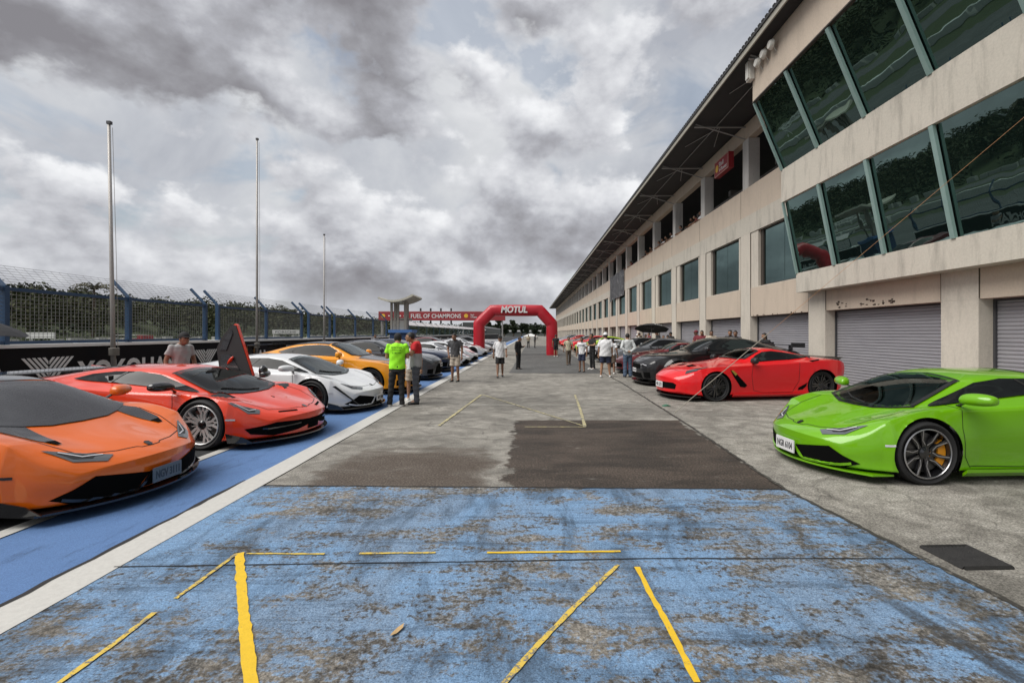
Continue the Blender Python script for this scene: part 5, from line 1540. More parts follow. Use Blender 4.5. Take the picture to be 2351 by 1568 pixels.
def wedge_detail(variant):
    def det(root, sp, bvh, pm_, mm, gl, hero):
        k = sp['L']/4.46; ky = sp['W']/.96; kz = sp['st'][9][9]/1.165
        S = lambda pts: [(a*k, b*kz) for a, b in pts]
        SY = lambda pts: [(a*k, b*ky) for a, b in pts]
        F_ = lambda pts: [(a*ky, b*kz) for a, b in pts]
        P(root, 'windscreen', bvh, SY([(.855, 0), (.87, .28), (.94, .48), (1.04, .65), (1.40, .575), (1.68, .51), (1.74, .25), (1.755, 0), (1.74, -.25), (1.68, -.51), (1.40, -.575), (1.04, -.65), (.94, -.48), (.87, -.28)]), 'z', m_carbon if variant == 'orange' else (clearglass('clear_windscreen') if hero else m_scr), .010)
        P(root, 'side_window', bvh, S([(1.12, .80), (1.6, .85), (2.2, .905), (2.72, .94), (3.0, .97), (2.82, 1.035), (2.5, 1.075), (2.12, 1.08), (1.80, 1.035), (1.45, .912)]), 'y', gl, .013, both=True)
        if hero:
            bm = seam(bvh, [(2.42*k, .68*ky, .93*kz), (2.36*k, .6*ky, 1.02*kz), (2.30*k, .56*ky, 1.07*kz)], .035, .018)
            obj('window_pillar', bm, m_blk, root)
        P(root, 'rear_glass', bvh, SY([(2.62, .40), (4.1, .36), (4.1, -.36), (2.62, -.40)]), 'z', m_gloss, .005)
        # lamps
        if variant == 'big': hl = [(.70, .935, .640), (.40, .70, .525), (.36, .76, .475), (.46, .865, .487)]
        else: hl = [(.165, .375, .488), (.44, .70, .600), (.47, .735, .595), (.40, .70, .560), (.27, .645, .485), (.135, .465, .449)]
        P3(root, 'headlight', bvh, hl, m_lampg, .007)
        if hero:
            for sg in (1, -1):
                mid = sum((Vector(p) for p in hl), Vector())/len(hl)
                k_ = [mid.lerp(Vector(p), .55) for p in hl]
                obj('lamp_inner', patch3(bvh, k_, .010, .03, sg), m_blk, root, 30)
                p0 = mid.lerp(Vector(hl[0]), .72); p1 = mid.lerp(Vector(hl[-1]), .25); p2 = mid.lerp(Vector(hl[1]), .62)
                bm = seam(bvh, [(q.x, q.y*sg, q.z) for q in (p0, p1, p2)], .014, .013, both=False)
                obj('led_strip', bm, m_led, root)
        # intakes in the bumper
        if variant in ('green', 'orange', 'plain', 'white'):
            inn = [(.15, .275), (.57, .35), (.78, .20), (.66, .135), (.27, .135)]
            P(root, 'air_intake', bvh, F_(inn), 'x', m_void, .007, both=True, g=.022)
            P(root, 'centre_intake', bvh, F_([(-.11, .27), (.11, .27), (.21, .145), (-.21, .145)]), 'x', m_void, .004)
            if hero:
                for sg in (1, -1):
                    bm = seam(bvh, [(0, .13*sg*ky, .275*kz), (.0, .20*sg*ky, .18*kz), (0, .26*sg*ky, .125*kz), (.1, .66*sg*ky, .12*kz), (.22, .80*sg*ky, .19*kz)], .026, .014, both=False)
                    o = obj('intake_fin', bm, pm_ if variant != 'orange' else m_gloss, root); s_ = o.modifiers.new('t', 'SOLIDIFY'); s_.thickness = .015
        if variant == 'big':
            P(root, 'air_intake', bvh, F_([(.12, .33), (.60, .36), (.84, .30), (.80, .22), (.62, .17), (.30, .20), (.12, .24)]), 'x', m_void, .004, both=True)
            P(root, 'centre_intake', bvh, F_([(-.13, .33), (.13, .33), (.13, .17), (-.13, .17)]), 'x', m_void, .004)
            P(root, 'corner_intake', bvh, [(.62*k, .40), (.70*k, .40), (.78*k, .20), (.74*k, .13), (.64*k, .13)], 'y', m_void, .004, both=True)
            for sg in (1, -1):
                bm = seam(bvh, [(0, .30*sg, .275), (.1, .60*sg, .265), (.25, .84*sg, .26)], .02, .012, both=False); obj('intake_fin', bm, m_gloss, root)
                obj('nose_slot', patch(bvh, F_([(.22*sg, .485), (.48*sg, .50), (.50*sg, .485), (.24*sg, .47)]), 'x', .004, .04), m_void, root)
        # splitter blade
        bm = BM(); W = sp['W']; top = []; 
        for i in range(21):
            y = -W*.93 + 2*W*.93*i/20; x = sp['nose']*(abs(y)/W)**2.2 - (.05 if variant != 'green' else .0) + .02*abs(y)
            top.append((x, y))
        zz_ = .095; pts = top + [(1.0*k*.62, W*.93), (1.0*k*.62, -W*.93)]
        prism(bm, [(a, b, zz_) for a, b in pts], (0, 0, .018)); bmesh.ops.recalc_face_normals(bm, faces=bm.faces)
        spm = pm_ if variant == 'green' else m_gloss
        o = obj('front_splitter', bm, spm, root)
        if variant in ('orange', 'big', 'white'):
            for s in (-1, 1):
                bm = BM(); prism(bm, [(.30*k, s*W*.90, .11), (.60*k, s*W*.955, .11), (.62*k, s*W*.97, .24), (.42*k, s*W*.93, .19)], (0, s*.012, 0))
                bmesh.ops.recalc_face_normals(bm, faces=bm.faces); obj('canard', bm, m_gloss, root)
        # gaps
        if hero:
            bm = seam(bvh, [(.13, 0, .49), (.14, .10, .49), (.17, .13, .49), (.20, .30, .50), (.30*k, .56*ky, .55), (.62*k, .66*ky, .67), (.90*k, .70*ky, .755)], .009)
            seam(bvh, [(1.40*k, .9*ky, .79*kz), (1.36*k, .93*ky, .6), (1.38*k, .93*ky, .3), (1.45*k, .93*ky, .18)], .007, bm=bm)
            seam(bvh, [(1.45*k, .93*ky, .20), (2.0*k, .92*ky, .185), (2.45*k, .92*ky, .20), (2.62*k, .93*ky, .45), (2.70*k, .92*ky, .80*kz)], .007, bm=bm)
            seam(bvh, [(1.40*k, .87*ky, .79*kz), (1.28*k, .72*ky, .82*kz)], .007, bm=bm)
            obj('panel_gap', bm, m_seam, root)
            P(root, 'side_intake', bvh, S([(2.68, .80), (2.95, .87), (3.05, .85), (2.80, .62), (2.70, .50), (2.66, .60)]) if variant != 'big' else S([(2.40, .68), (3.05, .86), (3.10, .55), (2.95, .30), (2.75, .34), (2.60, .52)]), 'y', m_void, .004, both=True)
            for sg in (1, -1):
                bm = BM(); x0_, x1_ = (sp['wheels'][0] + sp['R'][0] + .06, sp['wheels'][1] - sp['R'][1] - .06)
                prism(bm, [(x0_, sg*(sp['W'] - .06), .09), (x1_, sg*(sp['W'] - .06), .09), (x1_, sg*(sp['W'] - .005), .14), (x0_, sg*(sp['W'] - .005), .14)], (0, 0, .035)); bmesh.ops.recalc_face_normals(bm, faces=bm.faces)
                obj('side_sill', bm, m_gloss if variant != 'green' else pm_, root)
            mk = m_amber if variant == 'orange' else m_led
            for sg in (1, -1):
                bm = seam(bvh, [(.52*k, .90*sg*ky, .42), (.62*k, .93*sg*ky, .425)], .022, .004, both=False); obj('side_marker', bm, mk if variant != 'orange' else m_blk, root)
        bm = BM(); hit, nn, _, _ = bvh.ray_cast(Vector((.16, 0, 2)), Vector((0, 0, -1)))
        prism(bm, [hit + Vector((a, b, .004 + a*.45)) for a, b in ((-.035, 0), (-.015, .03), (.03, .028), (.04, 0), (.03, -.028), (-.015, -.03))], (0, 0, .006)); bmesh.ops.recalc_face_normals(bm, faces=bm.faces)
        obj('badge', bm, m_gloss, root)
        # wipers
        if hero and variant != 'orange':
            bm = BM(); hz = lambda x, y: bvh.ray_cast(Vector((x, y, 3)), Vector((0, 0, -1)))[0].z + .022
            path_tube(bm, [(.90*k, -.12, hz(.90*k, -.12)), (.96*k, .18, hz(.96*k, .18)), (1.08*k, .44, hz(1.08*k, .44))], .009, 5); obj('wiper', bm, m_blk, root)
        mz = .93*kz
        if hero and variant != 'orange':
            for sg in (1, -1):
                bm = seam(bvh, [(1.04*k, .63*sg*ky, .80*kz), (1.40*k, .56*sg*ky, .95*kz), (1.68*k, .495*sg*ky, 1.07*kz)], .05, .014, both=False); obj('screen_border', bm, m_blk, root)
        mirror(root, 1.38*k, .80*ky, .90*kz, mm, 'wing')
        P(root, 'tail_light', bvh, F_([(.45, .78), (.80, .76), (.80, .70), (.45, .72)]), 'r', m_redl, .004, both=True)
        if variant == 'orange':   # black canopy flows into two dark wedges on the bonnet
            for sg in (1, -1):
                o = obj('bonnet_inlay', patch(bvh, [(1.08*k, .59*sg), (.93*k, .46*sg), (.58, .50*sg), (.50, .56*sg), (.62, .63*sg), (.92, .69*sg)], 'z', .006, .05), m_carbon, root, 30)
                o = obj('bonnet_vent', patch(bvh, [(.59, .505*sg), (.51, .52*sg), (.51, .57*sg), (.58, .60*sg)], 'z', .009, .04), m_void, root, 30)
            P(root, 'roof_skin', bvh, [(1.79, .52), (2.8, .47), (2.8, -.47), (1.79, -.52)], 'z', m_gloss, .006)
            bm = seam(bvh, [(1.06, .66, .80), (1.40, .60, .94), (1.72, .56, 1.07), (2.6, .50, 1.14)], .07, .006); obj('a_pillar_skin', bm, m_gloss, root)
            bm = seam(bvh, [(1.70, -.52, 1.07), (1.77, 0, 1.11), (1.70, .52, 1.07)], .018, .009, both=False); obj('screen_edge', bm, m_blk, root)
            bm = seam(bvh, [(1.08, -.59, .83), (.94, -.46, .77), (.87, -.28, .745), (.855, 0, .735), (.87, .28, .745), (.94, .46, .77), (1.08, .59, .83)], .022, .009, both=False); obj('cowl_edge', bm, m_blk, root)
        elif hero:
            bm = seam(bvh, [(1.70*k, -.52*ky, 1.07*kz), (1.775*k, 0, 1.11*kz), (1.70*k, .52*ky, 1.07*kz)], .02, .007, both=False); obj('screen_edge', bm, m_blk, root)
            bm = seam(bvh, [(1.04*k, -.665*ky, .79*kz), (.94*k, -.48*ky, .77), (.87*k, -.28, .745), (.855*k, 0, .735), (.87*k, .28, .745), (.95*k, .47*ky, .77), (1.04*k, .665*ky, .79*kz)], .045, .008, both=False)
            obj('cowl_edge', bm, m_blk, root)
    return det

def coupe_detail(variant):
    def det(root, sp, bvh, pm_, mm, gl, hero):
        k = sp['L']/(4.71 if variant != 'long' else 4.52); st = sp['st']; long_ = variant == 'long'
        ky = sp['W']/.95; c = sp['cowl']; kz = max(s[9] for s in st)/(1.375 if not long_ else 1.24)
        if long_:
            ws = [(c+.02, .0), (c+.03, .4), (c+.13, .585), (2.33, .50), (2.37, 0)]
            sw = [(1.98, .895), (3.0, .955), (3.42, .99), (3.62, 1.015), (3.35, 1.06), (3.0, 1.115), (2.65, 1.155), (2.40, 1.135), (2.2, 1.055)]
        else:
            ws = [((1.44)*k, .0), (1.46*k, .4*ky), (1.60*k, .61*ky), (2.20*k, .54*ky), (2.235*k, 0)]
            sw = [(1.80*k, .975*kz), (2.6*k, 1.015*kz), (3.4*k, 1.045*kz), (3.62*k, 1.10*kz), (3.3*k, 1.20*kz), (2.9*k, 1.265*kz), (2.5*k, 1.285*kz), (2.25*k, 1.265*kz), (2.0*k, 1.14*kz)]
        full = ws + [(a, -b) for a, b in ws[::-1][1:-1]]
        P(root, 'windscreen', bvh, full, 'z', clearglass('clear_windscreen') if (hero and variant in ('long', 'yellow')) else m_scr if variant != 'long' else glassm('clear_screen', (.05, .065, .06), ior=1.6), .010)
        P(root, 'side_window', bvh, sw, 'y', gl, .013, both=True)
        rgl = [(2.95*k, .44), (3.7*k, .42), (3.7*k, -.42), (2.95*k, -.44)] if not long_ else [(2.8, .42), (3.8, .36), (3.8, -.36), (2.8, -.42)]
        P(root, 'rear_glass', bvh, rgl, 'z', gl, .010)
        if hero:
            if long_: bm = seam(bvh, [(3.02, .69, .95), (2.98, .6, 1.04), (2.92, .52, 1.14)], .05, .008)
            else: bm = seam(bvh, [(2.95*k, .72, 1.02*kz), (2.93*k, .65, 1.14*kz), (2.9*k, .58, 1.27*kz)], .05, .008)
            obj('window_pillar', bm, m_blk, root)
        if hero and variant in ('long', 'yellow'):
            ring = [(a, b, 1.0) for a, b in full + [full[0]]]
            ring = [(bvh.ray_cast(Vector((a + (1.9*(k if not long_ else 1) + (.15 if long_ else 0) - a)*.06, b*.95, 3)), Vector((0, 0, -1)))[0]) for a, b, c__ in ring]
            bm = seam(bvh, [tuple(q) for q in ring], .055, .014, both=False); obj('screen_border', bm, m_blk, root)
        if long_:
            P(root, 'headlight', bvh, [(.42, .60), (.34, .68), (.55, .84), (.80, .85), (.86, .80), (.62, .70)], 'z', pm('smoked_lamp', (.03, .03, .032), .15, .3, 20, coat=.7), .004, both=True, g=.04)
            P(root, 'grille', bvh, [(-.52, .42), (.52, .42), (.60, .38), (.56, .27), (-.56, .27), (-.60, .38)], 'x', m_void, .004)
            P(root, 'bonnet_vent', bvh, [(.62, .14), (.60, .34), (.78, .40), (.80, .12)], 'z', m_void, .005, both=True)
            P(root, 'fender_vent', bvh, [(1.34, .74), (1.45, .70), (1.78, .37), (1.72, .32), (1.60, .34), (1.42, .58)], 'y', m_void, .006, both=True, g=.04)
            for sg in (1, -1):
                obj('vent_accent', patch(bvh, [(1.37, .72), (1.42, .73), (1.52, .64), (1.47, .60)], 'y', .009, .03) if sg > 0 else patch_neg(bvh, [(1.37, .72), (1.42, .73), (1.52, .64), (1.47, .60)], .009, .03), pm('accent_olive', (.30, .22, .03), .4), root)
            P(root, 'side_intake', bvh, [(3.10, .30), (3.30, .42), (3.36, .42), (3.20, .26), (3.08, .24)], 'y', m_void, .006, both=True, g=.03)
            P(root, 'quarter_vent', bvh, [(3.40, .935), (3.75, .965), (3.62, .94), (3.42, .915)], 'y', m_void, .006, both=True, g=.03)
            bm = BM(); box(bm, 4.20, 4.42, -.70, .70, .958, .972)
            for y in (-.7, .7): box(bm, 4.26, 4.36, y-.02, y+.02, .90, .958)
            prism(bm, [(4.36, -.70, .958), (4.46, -.70, .995), (4.46, .70, .995), (4.36, .70, .958)], (0, 0, .012)); bmesh.ops.recalc_face_normals(bm, faces=bm.faces)
            obj('rear_spoiler', bm, m_gloss, root)
            for sg in (1, -1):
                bm = BM(); prism(bm, [(1.40, sg*.90, .10), (3.28, sg*.92, .10), (3.28, sg*.985, .15), (1.40, sg*.965, .15)], (0, 0, .03)); bmesh.ops.recalc_face_normals(bm, faces=bm.faces); obj('side_sill', bm, pm_, root)
            plate(root, -.005, .345, 'NBL 2272', w=.38)
            mirror(root, 1.96, .80, .945, m_blk, 'round')
            bm = seam(bvh, [(1.95, .9, .86), (1.90, .92, .60), (1.95, .93, .25), (2.2, .93, .19), (2.95, .94, .20), (3.10, .95, .45), (3.12, .94, .90)], .008)
            seam(bvh, [(.30, .0, .68), (.32, .40, .68), (.55, .62, .75), (1.2, .70, .84), (1.78, .72, .88)], .008, bm=bm)
            bm2 = seam(bvh, [(3.62, .97, .66), (3.66, .97, .66)], .02, .004); obj('door_handle', bm2, m_blk, root)
        else:
            ang = variant in ('muscle', 'pony')
            if ang:
                P(root, 'headlight', bvh, [(.42*ky, .60*kz), (.78*ky, .62*kz), (.86*ky, .56*kz), (.80*ky, .535*kz), (.44*ky, .53*kz)], 'x', m_lampg if variant == 'pony' else m_gloss, .005, both=True, g=.04)
                P(root, 'upper_grille', bvh, [(-.40*ky, .60*kz), (.40*ky, .60*kz), (.42*ky, .47*kz), (-.42*ky, .47*kz)], 'x', m_void, .004)
                P(root, 'lower_grille', bvh, [(-.50, .38), (.50, .38), (.58, .22), (-.58, .22)], 'x', m_void, .004)
                P(root, 'corner_intake', bvh, [(.62, .42), (.84, .42), (.84, .24), (.66, .24)], 'x', m_void, .004, both=True)
                for sg in (1, -1):
                    bm = seam(bvh, [(0, .46*sg, .60*kz), (.05, .60*sg, .612*kz), (.1, .78*sg, .60*kz)], .018, .009, both=False); obj('led_strip', bm, m_led, root)
                P(root, 'bonnet_scoop', bvh, [(.75*k, -.16), (.75*k, .16), (1.0*k, .14), (1.0*k, -.14)], 'z', m_blk, .006)
            else:
                P(root, 'headlight', bvh, [(.20, .54), (.14, .66), (.34, .80), (.62, .83), (.78, .80), (.50, .68)], 'z', m_lampg, .004, both=True, g=.04)
                P(root, 'grille', bvh, [(-.30, .56), (.30, .56), (.48, .44), (.56, .22), (-.56, .22), (-.48, .44)], 'x', m_void, .004)
                P(root, 'corner_intake', bvh, [(.64, .40), (.82, .38), (.82, .24), (.66, .22)], 'x', m_void, .004, both=True)
                P(root, 'fender_vent', bvh, [(1.36, .64), (1.58, .60), (1.62, .54), (1.46, .42), (1.40, .50)], 'y', m_void, .006, both=True, g=.04)
                for sg in (1, -1):
                    bm = seam(bvh, [(.22, .62*sg, .66), (.40, .74*sg, .74), (.62, .80*sg, .80)], .016, .008, both=False); obj('led_strip', bm, m_led, root)
            mirror(root, 1.80*k, .82*ky, 1.04*kz, mm, 'round')
            bm = seam(bvh, [(1.72*k, .9, .93*kz), (1.66*k, .92, .6), (1.70*k, .92, .22), (2.9*k, .92, .20), (3.05*k, .93, .5), (3.02*k, .93, .98*kz)], .008)
            seam(bvh, [(.16, 0, .73*kz), (.2, .55, .72*kz), (.7, .68, .86*kz), (1.42*k, .74, .93*kz)], .008, bm=bm)
            plate(root, -.004, .45 if ang else .50, 'NCA 1180', w=.36, h=.12)
        obj('panel_gap', bm, m_seam, root)
        bm = BM(); W = sp['W']; top = []
        for i in range(21):
            y = -W*.93 + 2*W*.93*i/20; top.append((sp['nose']*(abs(y)/W)**2.3 + (.02 if variant == 'long' else -.03), y))
        prism(bm, [(a, b, .10) for a, b in top + [(.62, W*.93), (.62, -W*.93)]], (0, 0, .02)); bmesh.ops.recalc_face_normals(bm, faces=bm.faces)
        obj('front_splitter', bm, m_gloss, root)
        P(root, 'tail_light', bvh, [(.45, .80*kz), (.78, .80*kz), (.78, .72*kz), (.45, .72*kz)], 'r', m_redl, .004, both=True)
        if variant == 'muscle':
            bm = BM(); box(bm, sp['L'] - .42, sp['L'] - .05, -.86, .86, 1.22, 1.25)
            for y in (-.86, .84): box(bm, sp['L'] - .46, sp['L'] - .02, y, y + .02, 1.16, 1.30)
            for y in (-.5, .5): box(bm, sp['L'] - .32, sp['L'] - .2, y-.02, y+.02, 1.0, 1.22)
            obj('rear_wing', bm, m_gloss, root)
            bm = BM()
            for s in (-1, 1):
                for uw, R in zip(sp['wheels'], sp['R']):
                    n = 20; y0 = s*sp['W']*.985; y1 = s*(sp['W'] + .055)
                    pts = [[(uw + rr*math.cos(t), R + rr*math.sin(t)) for t in [-.25 + (PI+.5)*i/n for i in range(n+1)]] for rr in (R+.05, R+.13)]
                    a = [bm.verts.new((x, y1, z)) for x, z in pts[0]]; b_ = [bm.verts.new((x, y0, z)) for x, z in pts[1]]
                    for i in range(n): bm.faces.new((a[i], a[i+1], b_[i+1], b_[i]))
            bmesh.ops.recalc_face_normals(bm, faces=bm.faces); obj('arch_flare', bm, pm_, root, True)
        if variant == 'yellow':
            P(root, 'bonnet_skin', bvh, [(.18, 0), (.22, .38), (.52, .56), (1.0, .62), (1.40, .64), (1.44, .3), (1.42, 0), (1.44, -.3), (1.40, -.64), (1.0, -.62), (.52, -.56), (.22, -.38)], 'z', m_carbon, .005)
            P(root, 'roof_skin', bvh, [(2.26, .52), (3.0, .50), (3.6, .44), (3.6, -.44), (3.0, -.50), (2.26, -.52)], 'z', m_carbon, .007)
            bm = BM(); L = sp['L']; box(bm, L - .35, L - .02, -.88, .88, 1.25, 1.28)
            for y in (-.9, .87): box(bm, L - .4, L + .02, y, y+.03, 1.14, 1.32)
            for y in (-.45, .45): box(bm, L - .3, L - .1, y-.02, y+.02, .98, 1.25)
            obj('rear_wing', bm, m_gloss, root)
    return det

# ---- paints ---------------------------------------------------------------------------------
p_green = paint('paint_lime', (.135, .36, .002)); p_orange = paint('paint_orange', (.70, .125, .004)); p_red = paint('paint_scarlet', (.70, .045, .012))
p_rr = paint('paint_red', (.66, .006, .010)); p_white = paint('paint_white', (.66, .67, .68)); p_yel = paint('paint_amber', (.80, .30, .005))
p_black = paint('paint_black', (.009, .009, .010)); p_grey = paint('paint_graphite', (.045, .048, .056)); p_navy = paint('paint_navy', (.012, .022, .055))
p_maroon = paint('paint_maroon', (.12, .012, .016)); p_silver = paint('paint_silver', (.30, .31, .32), .5); p_lime2 = paint('paint_acid', (.35, .50, .03))
p_brorange = paint('paint_coral', (.70, .12, .04)); p_darkgrey = paint('paint_slate', (.10, .105, .115))

# ---- the leading cars -----------------------------------------------------------------------
green = make_car(WEDGE, p_green, wedge_detail('green'), (3.16, 5.90, 0), math.radians(2.5), 'lime green wedge shaped supercar parked nearest on the right', 'car', 'cars parked along both sides', 'supercar',
                 'dark_y', pm('polished_rim', (.42, .42, .43), .3, .1, 10, metal=.8), m_gloss, pm('caliper_yellow', (.62, .25, .01), .4), lvl=3, screen='wedge')
plate(green, -.02, .245, 'NGR 6104', w=.37, h=.15)
orange = make_car(WEDGE, p_orange, wedge_detail('orange'), (-3.64, 4.76, 0), PI + math.radians(-3), 'orange supercar with black canopy cut by the left edge of the picture', 'car', 'cars parked along both sides', 'supercar',
                  'dark_y', m_blk, m_gloss, lvl=3)
plate(orange, -.03, .235, 'NGV 3111', pm('plate_shadow', (.10, .14, .19), .5), pm('plate_dim_text', (.03, .05, .08), .6), w=.34, h=.14)
red = make_car(BIGWEDGE, p_red, wedge_detail('big'), (-3.34, 7.40, 0), PI + math.radians(-6), 'scarlet supercar with silver wheels and its far door raised', 'car', 'cars parked along both sides', 'supercar',
               'silver_y', pm('silver_rim', (.55, .54, .53), .32, .15, 10, metal=.45), m_gloss, mirrorm=m_gloss, lvl=3, screen='wedge')
# rear wing and raised door of the scarlet car
bm = BM(); L_ = BIGWEDGE['L']
prof = [(L_ - .36, .955), (L_ - .05, .98), (L_ + .02, 1.0), (L_ - .06, .998), (L_ - .34, .975)]
prism(bm, [(a, -.98, b) for a, b in prof], (0, 1.96, 0))
for y in (-.35, .35): prism(bm, [(L_ - .45, y, .84), (L_ - .2, y, .84), (L_ - .12, y, .98), (L_ - .3, y, .965)], (0, .02, 0))
bmesh.ops.recalc_face_normals(bm, faces=bm.faces); obj('rear_wing', bm, m_gloss, red)
bm = BM()
for s in (-1, 1): prism(bm, [(L_ - .50, s*.98, .80), (L_ - .25, s*.96, .84), (L_ + .02, s*.98, 1.01), (L_ - .36, s*.98, .97)], (0, s*.03, 0))
bmesh.ops.recalc_face_normals(bm, faces=bm.faces); obj('wing_endplate', bm, p_red, red)
bm = BM()
shp = [(2.40, 1.327), (2.32, 1.52), (2.14, 1.745), (2.06, 1.74), (1.69, .86), (1.89, .80), (2.32, .977)]
prism(bm, [(a, -.955 - (b - .85)*.10, b) for a, b in shp], (0, .06, 0)); bmesh.ops.recalc_face_normals(bm, faces=bm.faces)
door = obj('raised_door', bm, m_blk, red)
bm = BM(); edge = [(2.12, 1.755), (2.07, 1.77), (2.045, 1.74), (1.68, .86), (1.69, .84), (2.06, 1.73)]
prism(bm, [(a, -.965 - (b - .85)*.10, b) for a, b in edge], (0, .055, 0)); bmesh.ops.recalc_face_normals(bm, faces=bm.faces)
obj('door_skin', bm, p_red, door)
bm = BM(); ellips(bm, (2.10, -.90, 1.12), (.09, .03, .025), rot=Matrix.Rotation(.9, 4, 'Y')); obj('door_handle', bm, p_red, door, 'all')
bm = BM()
for q in ([(2.33, 1.30), (2.27, 1.48), (2.13, 1.66), (2.10, 1.60), (2.2, 1.3)], [(2.28, 1.0), (2.30, 1.22), (2.12, 1.22), (1.92, .95)]):
    prism(bm, [(a, -.902 - (b - .85)*.10, b) for a, b in q], (0, .02, 0))
bmesh.ops.recalc_face_normals(bm, faces=bm.faces); obj('door_card', bm, m_carbon, door)
bm = BM(); ellips(bm, (1.56, -1.02, .93), (.07, .09, .10)); obj('door_mirror', bm, m_gloss, door, 'all')
white = make_car(WEDGE, p_white, wedge_detail('white'), (-3.24, 10.2, 0), PI + math.radians(-7), 'white wedge supercar with black wheels between the scarlet and the yellow cars', 'car', 'cars parked along both sides', 'supercar',
                 'black_five', m_blk, m_gloss, m_redl, lvl=3, screen='wedge')
plate(white, -.03, .25, 'NDX 808', w=.30, h=.12)
bm = BM()
for s in (-1, 1): prism(bm, [(.10, s*.62, .17), (.14, s*.66, .20), (.50, s*.93, .56), (.46, s*.90, .57)], (0, s*.02, 0))
bmesh.ops.recalc_face_normals(bm, faces=bm.faces)
obj('bumper_blade', bm, m_blk, white)
yellow = make_car(COUPE, p_yel, coupe_detail('yellow'), (-3.10, 13.2, 0), PI + math.radians(-4), 'amber yellow coupe with dark bonnet and roof parked behind the two talking men', 'car', 'cars parked along both sides', 'coupe',
                  'black_seven', m_blk, m_gloss, screen='coupe')
corv = make_car(LONGNOSE, p_rr, coupe_detail('long'), (3.22, 11.95, 0), math.radians(8), 'bright red long bonnet coupe with black wheels before the garage doors', 'car', 'cars parked along both sides', 'coupe',
                'black_seven', m_blk, m_gloss, screen='long')
muscle = make_car(MUSCLE, p_black, coupe_detail('muscle'), (3.32, 15.25, 0), math.radians(3), 'black wide bodied muscle car parked just beyond the red coupe', 'car', 'cars parked along both sides', 'muscle_car',
                  'black_five', m_blk, m_gloss)
# ---- prototypes of the rows beyond -----------------------------------------------------------
gtr = make_car(COUPE, p_grey, coupe_detail('coupe'), (-3.15, 16.9, 0), PI, 'dark graphite coupe with bright headlights beyond the yellow coupe', 'car', 'cars parked along both sides', 'coupe', 'black_seven', m_blk, m_gloss, hero=False)
pony = make_car(PONY, p_navy, coupe_detail('pony'), (-3.30, 20.3, 0), PI, 'navy blue muscle coupe, fifth bay beyond the talking men', 'car', 'cars parked along both sides', 'muscle_car', 'black_five', m_blk, m_gloss, hero=False)
wed = make_car(WEDGE, p_white, wedge_detail('plain'), (-2.98, 23.7, 0), PI, 'white wedge supercar next beyond the navy coupe', 'car', 'cars parked along both sides', 'supercar', 'black_five', m_blk, m_gloss, hero=False)
lon = make_car(LONGNOSE, p_maroon, coupe_detail('long'), (3.35, 23.2, 0), 0, 'deep red low coupe half hidden beyond the black muscle car', 'car', 'cars parked along both sides', 'coupe', 'black_five', m_blk, m_gloss, hero=False)
PROTO = {'g': gtr, 'p': pony, 'w': wed, 'l': lon}
PNAME = {'g': 'paint_graphite', 'p': 'paint_navy', 'w': 'paint_white', 'l': 'paint_maroon'}
def place(kind, x, y, left, paintm, label):
    c = copy_tree(PROTO[kind]); c.location = (x, y, 0); c.rotation_euler = (0, 0, (PI if left else 0) + random.uniform(-.03, .03))
    c['label'] = label; recolour(c, {PNAME[kind]: paintm}); return c
lon.location = (3.45, 19.4, 0)
place('w', -2.95, 27.0, True, p_white, 'second white wedge supercar in the far left row')
place('p', -3.9, 30.4, True, p_maroon, 'maroon high roofed coupe behind the man in the grey shirt')
place('w', -2.95, 33.0, True, p_white, 'third white wedge supercar in the far left row')
place('l', -2.95, 36.6, True, p_white, 'white long bonnet coupe, near the far end of the left row')
place('g', -2.9, 40.4, True, p_darkgrey, 'grey coupe last but one in the left row')
place('w', -2.8, 44.0, True, p_white, 'white low car closing the left row by the arch leg')
place('p', 3.7, 23.0, False, p_darkgrey, 'slate grey coupe with pale windscreen in the right row')
place('g', 3.6, 26.6, False, p_black, 'black coupe beside the pale shirted people in the right row')
rows = [('l', p_silver, 'silver coupe behind the group in white shirts'), ('w', p_white, 'white wedge car behind the man in black'), ('g', p_lime2, 'acid green coupe glimpsed between the walkers'),
        ('w', p_brorange, 'coral orange supercar just beyond the green one'), ('p', p_rr, 'red muscle coupe right of the arch leg'), ('l', p_rr, 'red low coupe beyond the right arch leg'),
        ('g', p_silver, 'silver coupe past the arch in the right row'), ('w', p_red, 'scarlet wedge car past the arch in the right row'), ('g', p_rr, 'red coupe far down the right row'),
        ('p', p_white, 'white muscle coupe far down the right row'), ('g', p_grey, 'graphite coupe far down the right row'), ('l', p_rr, 'red long bonnet coupe near the end of the right row'), ('p', p_silver, 'silver muscle coupe at the end of the right row')]
for i, (kd, pc, lb) in enumerate(rows):
    place(kd, 3.55 + .12*math.sin(i*2.3), 30.2 + 3.6*i, False, pc, lb)
def ellips(bm, c, r, seg=12, rings=8, mi=0, rot=None):
    c = Vector(c); R = []
    M3 = rot.to_3x3() if rot is not None else None
    def pt(x, y, z):
        v = Vector((x*r[0], y*r[1], z*r[2]))
        return bm.verts.new(c + (M3 @ v if M3 else v))
    top = pt(0, 0, 1); bot = pt(0, 0, -1)
    for j in range(1, rings):
        a = PI*j/rings; s, co = math.sin(a), math.cos(a)
        R.append([pt(s*math.cos(2*PI*k/seg), s*math.sin(2*PI*k/seg), co) for k in range(seg)])
    for k in range(seg):
        bm.faces.new((top, R[0][k], R[0][(k+1) % seg])); bm.faces.new((bot, R[-1][(k+1) % seg], R[-1][k]))
    for A, B in zip(R[:-1], R[1:]):
        for k in range(seg): bm.faces.new((A[k], B[k], B[(k+1) % seg], A[(k+1) % seg]))
